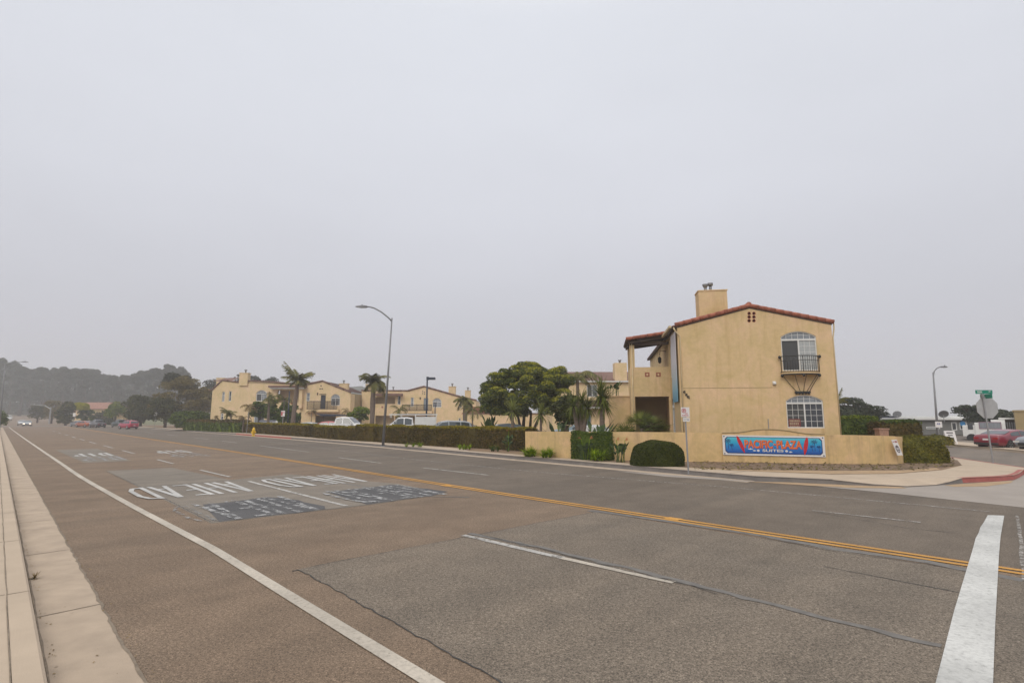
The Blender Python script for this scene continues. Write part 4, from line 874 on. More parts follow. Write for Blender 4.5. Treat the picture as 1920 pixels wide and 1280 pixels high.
x0_, x1_ = F(394, 800)[0], F(656, 800)[0]; MB().box(x0_, x0_+.25, .3, 2.2, 0, B_[2][1]-.1).build('side_wall', 'wall2', lb); MB().box(x1_-.25, x1_, .3, 2.2, 0, B_[2][1]-.1).build('side_wall', 'wall2', lb); m = MB(); m.box(F(519, 740)[0]-.3, F(563, 740)[0]+.3, .3, 2.2, F(540, 756)[1]-.1, F(540, 755)[1]); m.build('balcony_floor', 'wall2', lb)
MB().box(*(F(600, 760)[0], F(611, 760)[0]), .12, .16, F(600, 766)[1], F(600, 741)[1]).build('door', plain('dark_door', (.03, .032, .045), .5), lb)
MB().box(F(600, 738)[0]-.1, F(611, 738)[0]+.1, -.02, .1, F(605, 740)[1], F(605, 738.3)[1]).build('door_head', 'wood', lb)
rk = [(392, 732), (398.5, 730), (416.5, 712.5), (430, 714), (447, 716)]; rake(lb, poly(F, rk), -.05, None, .13, 1.2, 'tile_far'); rake(lb, poly(F, [(447, 715.5), (470, 713.5), (520, 716.5), (572, 721)]), -.05, None, .13, 1.2, 'tile_far')
rake(lb, poly(F, [(572, 721), (605, 713.8), (658, 735)]), -.05, None, .15, 1.2, 'tile_far')
ap_ = F(605, 714.5); l_ = F(572, 722); r_ = F(657.5, 735); m = MB(); 
for (a, b) in ((l_, ap_), (ap_, r_)): m.add([(a[0], -.1, a[1]+.05), (b[0], -.1, b[1]+.05), (b[0], 12, b[1]+.05), (a[0], 12, a[1]+.05)], [(0, 1, 2, 3), (3, 2, 1, 0)])
p1, p2, p3, p4 = [F(*q) for q in ((398.5, 731), (416.5, 713), (447, 716), (572, 722))]
for (a, b) in ((p1, p2), (p2, p3), (p3, p4)): m.add([(a[0], -.1, a[1]+.03), (b[0], -.1, b[1]+.03), (b[0], 8, b[1]+.4), (a[0], 8, a[1]+.4)], [(0, 1, 2, 3), (3, 2, 1, 0)])
m.build('roof', 'tile_far', lb); a, b = F(419, 717, 4), F(449, 708, 4); MB().add([(a[0], .5, F(419, 714, .5)[1]), (b[0], .5, F(449, 716, .5)[1]), (b[0], 4, b[1]), (a[0]+1, 4, b[1])], [(0, 1, 2, 3)]).build('roof', 'tile_far', lb)
chim(F, lb, 448, 698.5, 465, 716, -.25, 458); chim(F, lb, 405, 708, 421, 722, 3.0); chim(F, lb, 635.5, 718.5, 652, 734, 3, 643)
a, b = F(502.5, 726, -1.2), F(571, 722.5, -1.2); m = MB(); m.box(a[0], b[0], -1.2, 0, a[1], b[1]); m.build('porch_roof', 'tile_far', lb); MB().box(a[0]+.2, b[0]-.2, -1.0, -.02, a[1]-.22, a[1]-.01).build('porch_beam', 'white', lb)
MB().box(F(563, 740)[0], F(569, 740)[0], -.6, -.01, F(566, 765)[1], F(566, 727)[1]).build('porch_post', 'wall2', lb)
MB().box(F(515, 740)[0], F(568, 740)[0], 2.0, 2.19, 0, F(540, 722)[1]).build('porch_back_wall', 'wall2', lb)
rail(F, lb, 575.5, 752, 632, 767, -.9); a, b = F(572, 772, -.9), F(634, 767.3, -.9); MB().box(a[0], b[0], -.95, -.01, a[1], b[1]).build('balcony_floor', 'wall2', lb)
for (x, y, r_, mt_) in ((602, 723, .12, 'iron'), (600.3, 728.6, .12, 'iron'), (604, 728.6, .12, 'iron')): c = F(x, y); MB().slab(circ(c, r_, 8), -.03, -.005).build('vent', mt_, lb)
for (x, y) in ((536, 755.5), (547, 755.5)): c = F(x, y+.5); MB().box(c[0]-.14, c[0]+.14, -.03, -.005, c[1]-.14, c[1]+.14).build('tile_plaque', 'tile', lb)
c = F(595.5, 738); MB().box(c[0]-.08, c[0]+.08, -.1, -.01, c[1]-.2, c[1]+.2).build('wall_light', 'wood', lb)
# --- middle building
mb_ = bld('apartment_building', 'cream two-storey building with central gable behind the parked white trucks', 98, 678); F = plane_o(mb_)
wins = []
body = poly(F, [(678, 806), (892, 806), (892, 750), (862, 743.5), (795, 724.5), (765, 732.5), (700, 732.3), (678, 732)])
hs = [rect(*F(704, 757), *F(741, 744.5)), rect(*F(703, 806), *F(739, 779)), H_(745.3, 741.5, 751.5, 758.5, 0, style='hung', left='glass', fw=.09), H_(769.8, 745, 776, 762, 0, style='hung', fw=.09, left='glass_curtain'), H_(811, 746, 828, 763.5, .5, grid=(3, 3), grid_l=(3, 3), fw=.09, left='glass'),
      rect(*F(794, 769), *F(803, 746)), rect(*F(740, 806), *F(808, 780)), H_(861.5, 752, 865.5, 764, 0, style='hung', left='glass', fw=.09), H_(859.5, 783, 864, 798, 0, style='hung', left='screen', fw=.09)]
MB().slab(body, 0, .3, hs).build('wall', 'wall2', mb_)
for p, q, rise, k in wins: window(mb_, p[0], p[1], q[0], q[1], 0, rise, rec=.12, n=8, **({'grid': None} | k))
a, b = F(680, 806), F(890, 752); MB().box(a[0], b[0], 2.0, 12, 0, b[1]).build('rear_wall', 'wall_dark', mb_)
MB().box(F(678, 800)[0], F(678, 800)[0]+.25, .3, 12, 0, F(678, 733)[1]).build('side_wall', 'wall2', mb_); MB().box(F(892, 800)[0]-.25, F(892, 800)[0], .3, 12, 0, F(892, 751)[1]).build('side_wall', 'wall2', mb_); m = MB(); m.box(F(704, 750)[0]-.3, F(741, 750)[0]+.3, .3, 2, F(720, 759)[1], F(720, 757.5)[1]); m.build('balcony_floor', 'wall2', mb_)
MB().box(F(794, 760)[0], F(803, 760)[0], .12, .16, F(798, 769)[1], F(798, 746)[1]).build('door', plain('grey_blue_door', (.20, .24, .28), .5), mb_)
rake(mb_, poly(F, [(677, 731.5), (765, 732)]), -.05, None, .12, 1.2, 'tile_far'); rake(mb_, poly(F, [(765, 732), (795, 724), (862, 743), (893, 750)]), -.05, None, .16, 1.2, 'tile_far')
m = MB(); q_ = [F(*p) for p in ((678, 732), (765, 732.5), (795, 724.5), (862, 743.5), (892, 750))]
for a, b in zip(q_, q_[1:]): m.add([(a[0], -.1, a[1]+.03), (b[0], -.1, b[1]+.03), (b[0], 12, b[1]+.03), (a[0], 12, a[1]+.03)], [(0, 1, 2, 3), (3, 2, 1, 0)])
m.build('roof', 'tile_far', mb_)
chim(F, mb_, 685, 719.5, 698, 733, 1.5); chim(F, mb_, 841, 724, 854, 742, 3, 847.5); chim(F, mb_, 871.5, 731.5, 882, 748, 3, 877)
m = MB(); c = F(737.5, 725, 4); m.lathe((c[0], 4, c[1]-.8), [(.1, 0), (.1, .6), (.2, .65), (.2, .8)], 8); m.build('flue', 'galv_dark', mb_)
a, b = F(702, 741, -1.2), F(753, 737.3, -1.2); MB().box(a[0], b[0], -1.2, 0, a[1], b[1]).build('porch_roof', 'tile_far', mb_)
MB().box(F(699, 740)[0], F(746, 740)[0], 1.8, 1.99, 0, F(720, 734)[1]).build('porch_back_wall', 'wall2', mb_)
rail(F, mb_, 754, 758.5, 809, 770, -.9); a, b = F(745, 774.5, -.9), F(810, 770.3, -.9); MB().box(a[0], b[0], -.95, -.01, a[1], b[1]).build('balcony_floor', 'wall2', mb_)
for (x, y) in ((792.6, 733.5), (792.6, 737.5), (796.2, 735), (796.2, 738.5)): MB().slab(circ(F(x, y), .1, 8), -.03, -.005).build('vent', 'iron', mb_)
c = F(788, 746.5); MB().box(c[0]-.1, c[0]+.1, -.1, -.01, c[1]-.2, c[1]+.2).build('wall_light', 'wood', mb_); c = F(717, 763); MB().box(c[0]-.16, c[0]+.16, -.03, -.005, c[1]-.16, c[1]+.16).build('tile_plaque', 'tile', mb_)
# low wing to the right of it
lo = bld('garden_building', 'low cream single-storey wing with red tiled edge, left of the big round tree', 84, 874); F = plane_o(lo)
p = poly(F, [(874, 808), (1060, 808), (1060, 776), (905, 776), (874, 774)]); 
MB().slab(p, 0, .3).build('wall', 'wall2', lo); MB().box(p[0][0]+.01, p[1][0]-.01, .31, 8, 0, p[3][1]-.1).build('rear_wall', 'wall2', lo); MB().box(p[0][0], p[1][0], -.12, .5, p[3][1], p[3][1]+.16).build('tile_coping', 'tile_far', lo)
a, b = F(884, 776, 2), F(900, 762, 2); MB().add([(a[0]-1.5, .5, a[1]), (b[0]+1.2, .5, a[1]), (b[0]-.2, 3, b[1]), (a[0]-.6, 3, b[1])], [(0, 1, 2, 3), (3, 2, 1, 0)]).build('roof', 'tile', lo)
# --- garden wall with raised sign panel
wt = [G(983, 853, .15), G(1060, 861, .15), G(1190, 862, .15), G(1290, 866, .15)]
WYs = 23.35
gw = empty('garden_wall', (0, 0, .14), 'cream stucco garden wall with raised curved panel carrying the blue banner', 'wall')
def wallrun(P, h, name='wall', th=.2, cap=True):
    m = MB(); A = offs(P, 0, 0); B = offs(P, -th, 0) if False else [Vector((a.x, a.y+th, 0)) for a in A]; vs = []
    for a, b, hh in zip(A, B, h): vs += [(a.x, a.y, -.1), (a.x, a.y, hh), (b.x, b.y, hh), (b.x, b.y, -.1)]
    m.add(vs, [(4*i+j, 4*i+4+j, 4*i+5+j, 4*i+1+j) for i in range(len(P)-1) for j in range(3)]+[(0, 1, 2, 3), tuple(4*(len(P)-1)+j for j in (3, 2, 1, 0))]); return m.build(name, 'wall_garden', gw)
def wp(px, py, Y): q = Q(px, py, Y); return Vector((q.x, q.y, 0)), q.z-.14
run = [(985, 808.5, 29.0), (1064, 809, 26.9), (1145, 809.5, 25.9), (1215, 809.8, 25.3), (1290, 810.3, 24.9), (1354, 812, 24.6), (1450, 813.5, 24.15), (1545, 815, 23.7), (1600, 815.5, 23.5), (1650, 816.5, 23.4), (1678, 817.5, 23.5), (1688, 818, 23.8), (1692, 818.3, 24.4), (1690, 818.5, 25.2)]
PP = [wp(*r) for r in run]; WR = [p for p, h in PP]
wallrun([p for p, h in PP], [h for p, h in PP])
A, B = PP[5][0], PP[7][0]; dW = (B-A).normalized(); nW = Vector((dW.y, -dW.x, 0)); angW = math.atan2(dW.y, dW.x); LW = (B-A).length
sgn = empty('wall_sign', A+nW*.10+Vector((0, 0, .14)), 'blue surf-themed banner with orange lettering and two red surfboards fixed to the garden wall', 'sign', angW)
def onw(px, py, d=.1): return onp(px, py, 0, A+nW*d, dW, -nW)
zb_ = PP[5][1]+.14
up = MB(Matrix.Translation(A+nW*.0) @ Matrix.Rotation(angW, 4, 'Z')); edge = [onp(px, py, 0, A, dW, -nW) for px, py in ((1545, 813.8), (1528, 813.6), (1508, 812.4), (1490, 809.5), (1470, 806.4), (1450, 804.8), (1430, 804.6), (1412, 806), (1398, 808.5), (1385, 810.4), (1353, 811.4))]
up.slab([(edge[-1][0], -.1), (edge[0][0], -.1)]+edge, -.07, -.002); o = up.build('sign_panel', 'wall_garden', gw, loc=(0, 0, -.14))
cp = MB(Matrix.Translation(A) @ Matrix.Rotation(angW, 4, 'Z'))
cp.tube([(x, -.075, z+.005) for x, z in edge], .028, 6); cp.build('panel_coping', 'wall_dark', gw, loc=(0, 0, -.14))
# banner built in its own wall-aligned frame
s00 = onw(1356, 852); s11 = onw(1545, 818); bx0_, bx1_ = s00[0], s11[0]; z0L, z1L = s00[1]-.14, onw(1356, 815)[1]-.14; z0R, z1R = onw(1545, 856.5)[1]-.14, onw(1545, 818)[1]-.14
bw_, bh_ = bx1_-bx0_, ((z1L-z0L)+(z1R-z0R))/2; bz0 = (z0L+z0R)/2
sh = ((z0R-z0L)+(z1R-z1L))/2/bw_; XB = Matrix(((1, 0, 0, bx0_), (0, 1, 0, 0), (sh, 0, 1, bz0-sh*bw_/2), (0, 0, 0, 1)))
SX = bw_/170.; SZ = bh_/38.   # artwork units
def art(): return MB(XB)
art().slab(rect(0, 0, bw_, bh_), -.02, 0).build('backing', 'signwhite', sgn)
cc = 5*SX; navyo = [(4*SX+cc*.8, 3.2*SZ), (166*SX-cc*.8, 3.2*SZ), (166*SX, 3.2*SZ+cc*.8), (166*SX, 35*SZ-cc*.8), (166*SX-cc*.8, 35*SZ), (4*SX+cc*.8, 35*SZ), (4*SX, 35*SZ-cc*.8), (4*SX, 3.2*SZ+cc*.8)]
art().slab(navyo, -.024, -.0205).build('border', plain('print_navy', (.006, .03, .13), .4), sgn)
pm, pnt, pb = nmat('print_sea_and_sky'); v = coord(pnt); sp = pnt.nodes.new('ShaderNodeSeparateXYZ'); L(pnt, v, sp.inputs[0]); mp_ = pnt.nodes.new('ShaderNodeMapRange'); L(pnt, sp.outputs['Z'], mp_.inputs['Value'])
mp_.inputs['From Min'].default_value = bz0-.02; mp_.inputs['From Max'].default_value = bz0+bh_
nv = coord(pnt, 'Object', (.8, 1, 9)); nn_ = noise(pnt, 2.2, 3, nv); am = pnt.nodes.new('ShaderNodeMath'); am.operation = 'MULTIPLY_ADD'; am.inputs[1].default_value = .22; L(pnt, nn_.outputs['Fac'], am.inputs[0]); L(pnt, mp_.outputs[0], am.inputs[2])
rr_ = ramp(pnt, am.outputs[0], ((.2, (.005, .05, .26)), (.40, (.008, .12, .42)), (.60, (.01, .22, .52)), (.80, (.02, .36, .56)), (1.0, (.09, .47, .58)))); L(pnt, rr_.outputs[0], pb.inputs['Base Color']); pb.inputs['Roughness'].default_value = .4
c1 = 1.4*SX; sea = [(x+(c1 if x < bw_/2 else -c1), z+(c1 if z < bh_/2 else -c1*.8)) for x, z in navyo]; art().slab(sea, -.027, -.0245).build('picture', pm, sgn)
def board(x0, x1, y0, y1, w): 
    m = art(); n = 20; pts = []
    for sgn_ in (1, -1):
        for k in range(n+1):
            u = k/n if sgn_ > 0 else 1-k/n; ww = w*math.sin(math.pi*min(1, u**.85))**.7; pts.append(((x0+(x1-x0)*u+sgn_*ww)*SX, (y0+(y1-y0)*u)*SZ))
    m.slab(pts[:n+1]+pts[n+2:-1], -.034, -.0275); return m
board(25, 37, 37, 4, 3.4).build('surfboard_picture', plain('print_red', (.50, .01, .02), .35), sgn); board(142, 136, 36.5, 2.5, 3.4).build('surfboard_picture', MT['print_red'] if 'print_red' in MT else bpy.data.materials['print_red'], sgn)
po = plain('print_orange', (.70, .15, .02), .45); ps = plain('print_letter_shadow', (.30, .02, .05), .45)
for mat_, dx, dz, y, fat in ((ps, .9, -.9, -.0285, 0), (po, 0, 0, -.031, 0)):
    m = art(); words = (('PACIFIC', 37, 47.5), ('PLAZA', 91, 42))
    for wd, x0, wl in words: add_text(m, wd, (x0+dx)*SX, (14+dz)*SZ, wl*SX, 15.5*SZ, y)
    m.box((86+dx)*SX, (89.5+dx)*SX, y-.0002, y, (20.5+dz)*SZ, (23+dz)*SZ); m.build('lettering', mat_, sgn)
m = art(); add_text(m, 'SUITES', 67*SX, 7.3*SZ, 35*SX, 5.2*SZ, -.031); m.build('lettering', plain('print_cream', (.62, .56, .48), .5), sgn)
m = art()
for x, z, r in ((60, 9.5, 2.4), (107, 9.5, 2.4)): m.slab([((x+r*math.cos(t/5*math.pi))*SX, (z+r*.9*math.sin(t/5*math.pi))*SZ) for t in range(10)], -.030, -.0275)
for x0, x1, z in ((42, 52, 12.2), (50, 57, 9.2), (110, 117, 8), (100, 104, 20), (112, 117, 22)): m.slab([(x0*SX, z*SZ), ((x0+x1)/2*SX, (z-1.2)*SZ), (x1*SX, z*SZ), ((x0+x1)/2*SX, (z+1.3)*SZ)], -.0295, -.0275)
m.build('foam_picture', 'signwhite', sgn)
m = art(); rr = random.Random(5)
for cx_, cz_, r, tr in ((9, 27, 6.5, 16), (15, 19, 4.5, 10), (153, 27.5, 6.5, 17), (149, 19, 4, 9), (160, 18.5, 4, 9)):
    for k in range(8):
        a_ = k/8*6.283+.2; p = [(cx_+r*.12*math.cos(a_+1.57), cz_+r*.12*math.sin(a_+1.57)), (cx_+r*.6*math.cos(a_), cz_+r*.6*math.sin(a_)+.8), (cx_+r*math.cos(a_), cz_+r*.85*math.sin(a_)-.6), (cx_+r*.5*math.cos(a_-.25), cz_+r*.5*math.sin(a_-.25)-.1)]
        tri = [(x*SX, z*SZ) for x, z in p]; m.add([(x, -.029-.0001*k, z) for x, z in tri], [(0, 1, 2), (0, 2, 3)])
    m.add([((cx_-.4)*SX, -.0285, cz_*SZ), ((cx_+.4)*SX, -.0285, cz_*SZ), ((cx_+1.2)*SX, -.0285, (cz_-tr)*SZ), ((cx_+.4)*SX, -.0285, (cz_-tr)*SZ)], [(0, 1, 2, 3)])
m.build('palm_picture', bpy.data.materials['print_navy'], sgn)
for x, z in ((2.8, 35.5), (2.8, 2.5), (167.2, 35.5), (167.2, 2.5)): m = art(); m.slab(circ((x*SX, z*SZ), 1.1*SX, 10), -.03, -.0205); m.build('fixing', 'iron', sgn)
# poster leaning on the curved end of the wall
pa = Q(1671, 824, 23.2); e = empty('poster_board', Vector((pa.x, pa.y, .16)), 'white poster board with dark oval emblem leaning on the garden wall end', 'sign', R_(20))
ht = pa.z-.16; XQ = Matrix(((1, 0, .17, 0), (0, 1, .0, 0), (0, 0, 1, 0), (0, 0, 0, 1))); XQ = Matrix(((1, 0, -.30, .28), (0, 1, .10, -.1), (0, 0, 1, 0), (0, 0, 0, 1)))
MB(XQ).slab(rect(0, .38, .32, ht), -.03, -.012).build('board', 'signwhite', e)
MB(XQ).slab([(.16+.115*math.cos(t), .64+.16*math.sin(t)) for t in np.linspace(0, 6.1, 16)], -.034, -.031).build('emblem', plain('print_dark', (.09, .07, .08), .5), e); m = MB(XQ)
for k in range(4): m.box(.09+.045*k, .11+.045*k, -.037, -.035, .60, .70)
m.box(.12, .21, -.037, -.035, .53, .56); m.build('emblem_detail', 'signwhite', e); m = MB(XQ); m.box(.03, .14, -.034, -.031, ht-.10, ht-.07); m.box(.16, .28, -.034, -.031, ht-.12, ht-.05); m.build('printed_heading', plain('print_brick', (.34, .10, .09), .6), e)
# low brick pillar behind the wall on the right
p = Q(1655, 830, 30); setp(MB().box(-.25, .25, -.2, .2, 0, Q(1655, 805, 30).z-.15).box(-.29, .29, -.24, .24, Q(1655, 805, 30).z-.149, Q(1655, 803.5, 30).z-.12).build('brick_pillar', M('brick', (.34, .20, .14), .9, .3, 12, .3, 30), loc=(p.x, p.y, .15)), 'low brown brick pillar between the two hedges behind the wall', 'pillar')
# ------------------------------------------------------------------ vehicles
KINDS = {
 'sedan': dict(top=[(-2.35, .60), (-2.32, .90), (-2.2, 1.0), (-1.65, 1.05), (-.9, 1.36), (-.2, 1.43), (.5, 1.38), (1.2, 1.02), (1.9, .90), (2.22, .76), (2.34, .55)], rw=(-1.58, -.98), ws=(.6, 1.14), sw=[(-1.15, -.2), (-.12, .82)], w=.88, wb=1.42, fr=1.45, wr=.33, belt=.93),
 'coupe': dict(top=[(-2.35, .60), (-2.33, .88), (-2.22, 1.0), (-1.75, 1.02), (-.9, 1.27), (-.1, 1.36), (.45, 1.32), (1.3, .97), (1.9, .86), (2.22, .72), (2.34, .52)], rw=(-1.65, -.95), ws=(.55, 1.24), sw=[(-1.2, -.3), (-.22, .95)], w=.90, wb=1.40, fr=1.45, wr=.34, belt=.90),
 'suv': dict(top=[(-2.3, .6), (-2.28, 1.05), (-2.05, 1.60), (-1.6, 1.70), (-.2, 1.74), (.35, 1.66), (1.05, 1.15), (1.9, 1.05), (2.2, .9), (2.33, .6)], rw=(-2.24, -2.08), ws=(.42, 1.0), sw=[(-1.95, -1.25), (-1.17, -.25), (-.17, .75)], w=.92, wb=1.38, fr=1.40, wr=.36, belt=1.05),
 'pickup': dict(top=[(-2.85, .7), (-2.84, 1.2), (-2.8, 1.22), (-.92, 1.24), (-.9, 1.3), (-.78, 1.84), (-.3, 1.93), (.45, 1.89), (1.15, 1.30), (2.3, 1.22), (2.7, 1.05), (2.82, .65)], rw=(-.88, -.79), ws=(.52, 1.08), sw=[(-.72, -.12), (-.04, .88)], w=.97, wb=1.85, fr=1.85, wr=.39, belt=1.22),
 'van': dict(top=[(-2.5, .6), (-2.49, 1.3), (-2.4, 2.0), (-2.2, 2.08), (1.0, 2.08), (1.35, 1.95), (1.9, 1.25), (2.35, 1.1), (2.5, .6)], rw=(-2.485, -2.42), ws=(1.42, 1.84), sw=[(.5, 1.45)], w=.98, wb=1.6, fr=1.6, wr=.36, belt=1.2)}
def vehicle(name, label, cat, loc, rz, col, kind, scale=1.0, group=None, detail=True):
    K = KINDS[kind]; o = empty(name, loc, label, cat, rz, group); o.scale = (scale,)*3; mt = carpaint(name+'_paint', col)
    T = K['top']; xs = sorted(set([round(p[0], 3) for p in T]+[round(x, 3) for r in [K['rw'], K['ws']]+K['sw'] for x in r]+list(np.linspace(T[0][0]+.15, T[-1][0]-.15, 15).round(3))))
    x0, x1 = T[0][0], T[-1][0]
    def sec(x):
        t = lerp(T, x); u = (x-x0)/(x1-x0); w = K['w']*(1-.16*max(0, (.10-u)/.10)**1.6-.22*max(0, (u-.86)/.14)**1.8); bl = min(K['belt'], t-.06); zb = .24+.10*max(0, abs(2*u-1)-.85)/.15
        dz = max(0, t-bl-.08); return [(w-.08, zb), (w-.01, zb+.14), (w, (bl+zb)/2+.05), (w-.03, bl), (w-.05-.30*dz, max(bl+.03, t-.07)), (w*.72-.25*dz, t-.012), (0, t)]
    SC = [sec(x) for x in xs]; m = MB(); vs = []; nsec = 13
    for x, s in zip(xs, SC): vs += [(x, -y, z) for y, z in s]+[(x, y, z) for y, z in s[:-1][::-1]]
    fs = [(i*nsec+j, (i+1)*nsec+j, (i+1)*nsec+j+1, i*nsec+j+1) for i in range(len(xs)-1) for j in range(nsec-1)]+[tuple(range(nsec)), tuple((len(xs)-1)*nsec+j for j in range(nsec))[::-1]]
    fs += [(i*nsec, i*nsec+nsec-1, (i+1)*nsec+nsec-1, (i+1)*nsec) for i in range(len(xs)-1)]
    m.add(vs, fs); m.build('body', mt, o, True)
    def sx(x): return SC[min(range(len(xs)), key=lambda i: abs(xs[i]-x))]
    for a, b in K['sw']:
        for sg in (-1, 1):
            m = MB(); pts = [x for x in xs if a-1e-3 <= x <= b+1e-3]; vs = []
            for x in pts:
                s = sx(x); (y3, z3), (y4, z4) = s[3], s[4]; lo_, hi_ = .10, .93
                for f in (lo_, hi_): vs.append((x, sg*(y3+(y4-y3)*f+.012), z3+(z4-z3)*f))
            m.add(vs, [(2*i, 2*i+2, 2*i+3, 2*i+1) for i in range(len(pts)-1)]); m.build('side_window', 'autoglass', o)
    for nm, (a, b) in (('rear_window', K['rw']), ('windscreen', K['ws'])):
        m = MB(); pts = [x for x in xs if a-1e-3 <= x <= b+1e-3]; vs = []; dx = -.012 if nm == 'rear_window' else .012
        for x in pts: s = sx(x); vs += [(x+dx, -s[4][0]+.08, s[5][1]+.002), (x+dx, -s[5][0]*.9, s[5][1]+.012), (x+dx, s[5][0]*.9, s[5][1]+.012), (x+dx, s[4][0]-.08, s[5][1]+.002)]
        m.add(vs, [(4*i+j, 4*i+4+j, 4*i+5+j, 4*i+1+j) for i in range(len(pts)-1) for j in range(3)]); m.build(nm, 'autoglass', o)
    wr = K['wr']
    for x in (-K['wb'], K['fr']):
        for sg in (-1, 1):
            yw = sg*(K['w']-.012); cyl = lambda r, ya, yb_, n=20: [[(x+r*math.cos(2*math.pi*k/n), y, wr+r*math.sin(2*math.pi*k/n)) for k in range(n)] for y in (ya, yb_)]
            def disc(nm, r, ya, yb_, mat, par, n=20):
                A, B = cyl(r, ya, yb_, n); return MB().add(A+B, [(k, (k+1) % n, n+(k+1) % n, n+k) for k in range(n)]+[tuple(range(n)), tuple(range(n, 2*n))[::-1]]).build(nm, mat, par)
            if detail: disc('wheel_arch', wr*1.16, yw-sg*.2, yw+sg*.004, 'blackplastic', o)
            w = disc('wheel', wr, yw-sg*.20, yw+sg*.012, 'tyre', o); disc('rim', wr*.66, yw+sg*.0, yw+sg*.016, 'blackplastic' if detail else 'rim', w)
            if detail:
                mm = MB()
                for k in range(5):
                    t = 2*math.pi*k/5+.3; c_, s_ = math.cos(t), math.sin(t); p = lambda r, q: (x+r*c_-q*s_, yw+sg*.022, wr+r*s_+q*c_); a = [p(.03, -.03), p(wr*.62, -.045), p(wr*.62, .045), p(.03, .03)]; mm.add(a, [(0, 1, 2, 3), (3, 2, 1, 0)])
                n = 20; A = [(x+wr*.66*math.cos(2*math.pi*k/n), yw+sg*.022, wr+wr*.66*math.sin(2*math.pi*k/n)) for k in range(n)]; B = [(x+wr*.58*math.cos(2*math.pi*k/n), yw+sg*.022, wr+wr*.58*math.sin(2*math.pi*k/n)) for k in range(n)]
                mm.add(A+B, [(k, (k+1) % n, n+(k+1) % n, n+k) for k in range(n)]+[(n+k, n+(k+1) % n, (k+1) % n, k) for k in range(n)]); mm.build('spokes', 'rim', w)
    zl_ = lerp(T, x1-.15)-.10
    for sg in (-1, 1):
        yy = K['w']*.66*sg
        MB().box(x1-.16, x1+.005, yy-.17, yy+.17, zl_-.12, zl_).build('headlight', 'lampglass', o)
        zt_ = min(K['belt'], .95)-.08; MB().box(x0-.012, x0+.1, yy-.15, yy+.15, zt_-.12, zt_).build('taillight', 'taillight', o)
        MB().box(K['ws'][1]-.32, K['ws'][1]-.14, sg*K['w']+min(0, sg*.16), sg*K['w']+max(0, sg*.16), K['belt']+.02, K['belt']+.16).build('mirror', mt, o)
    MB().box(x1-.01, x1+.02, -.45, .45, .38, .56).build('grille', 'blackplastic', o); MB().box(x0-.03, x0+.0, -.75, .75, .33, .46).build('rear_bumper', 'blackplastic', o); MB().box(x0-.02, x0-.005, -.17, .17, .62, .74).build('number_plate', 'signwhite', o)
    return o
def gxy(px, py, z=0): g = G(px, py, z); return (g.x, g.y, z)
c = Q(1866, 800, 38); vehicle('parked_car', 'dark red coupe parked on the side street behind the stop sign', 'car', (34.1, 37.7, 0), R_(17), (.20, .006, .02), 'coupe', .98)
vehicle('parked_car', 'silver grey car nose cut by the right picture edge, in front of the red coupe', 'car', (34.35, 34.6, 0), R_(187), (.16, .17, .19), 'sedan', 1.0)
# far traffic on the main road
ra = math.atan2(cu, su)   # heading away along the road
def roadcar(px, Y, lane_t, hd, *a, **k):
    z0 = 0; name, label, col, kind = a; g = Q(px, 790, Y); s_ = sxy(g.x, g.y); z0 = zs(s_)+.01
    return vehicle(name, label, 'car' if kind in ('sedan', 'coupe', 'suv') else 'pickup truck' if kind == 'pickup' else 'van', (g.x, g.y, z0), hd, col, kind, k.get('scale', 1), 'vehicles far down the main road', False)
roadcar(241.5, 104, 0, ra+.30, 'car', 'bright red hatchback seen from behind on the far lane', (.36, .01, .05), 'suv', scale=.95)
roadcar(183.5, 118, 0, ra+.2, 'pickup_truck', 'dark grey pickup truck between the orange and the red car', (.05, .045, .055), 'pickup', scale=.9)
roadcar(160, 124, 0, ra+.45, 'car', 'rusty orange car left of the dark pickup truck', (.34, .07, .02), 'sedan')
roadcar(147, 130, 0, ra+.3, 'car', 'small slate grey car at the left end of the queue', (.10, .11, .13), 'sedan')
roadcar(226, 125, 0, ra+.3, 'pickup_truck', 'dark green pickup truck just left of the red hatchback', (.03, .05, .05), 'pickup', scale=.9)
roadcar(51.5, 140, 0, ra+math.pi-.05, 'car', 'silver saloon with its headlights on coming down the far road', (.34, .37, .40), 'sedan')
roadcar(41.5, 152, 0, ra+math.pi, 'car', 'white saloon just behind the silver one with headlights', (.50, .52, .55), 'sedan')
roadcar(15.5, 215, 0, ra+math.pi, 'van', 'white van farthest away at the left edge', (.58, .58, .56), 'van')
for o in list(bpy.data.objects):
    if o.name.startswith('headlight') and o.parent and 'headlights on' in str(o.parent.get('label')): o.data.materials.clear(); o.data.materials.append(MT.setdefault('headlamp', plain('lit_headlamp', (1, .8, .6), .3, emit=((1, .82, .62), 3))))
# parked behind the hedge
GP = 'vehicles parked behind the hedge'
def parkcar(px, Y, rz, *a, **k): g = Q(px, 783, Y); n, l, ct, col, kind = a; return vehicle(n, l, ct, (g.x, g.y, .15), rz, col, kind, k.get('scale', 1), GP, False)
parkcar(650, 57, -.06, 'pickup_truck', 'white crew cab pickup parked left of the lamp post', 'pickup truck', (.60, .60, .60), 'pickup', scale=1.07)
tk = parkcar(757, 50, math.pi+.15, 'work_truck', 'big white work truck with ladder rack and utility box parked right of the lamp post', 'truck', (.62, .62, .62), 'pickup', scale=1.05)
m = MB(); m.box(-2.75, -1.0, -.9, .9, 1.2, 1.95); tb_ = m.build('utility_box', 'white', tk); m = MB()
for y in (-.8, .8):
    m.box(-2.9, 1.2, y-.03, y+.03, 2.10, 2.18)
    for x in (-2.8, -1.0, .2, 1.1): m.box(x-.02, x+.02, y-.02, y+.02, 1.2 if x < -.9 else 1.85, 2.12)
for x in (-2.8, -1.6, -.3, 1.0): m.box(x-.02, x+.02, -.8, .8, 2.171, 2.2)
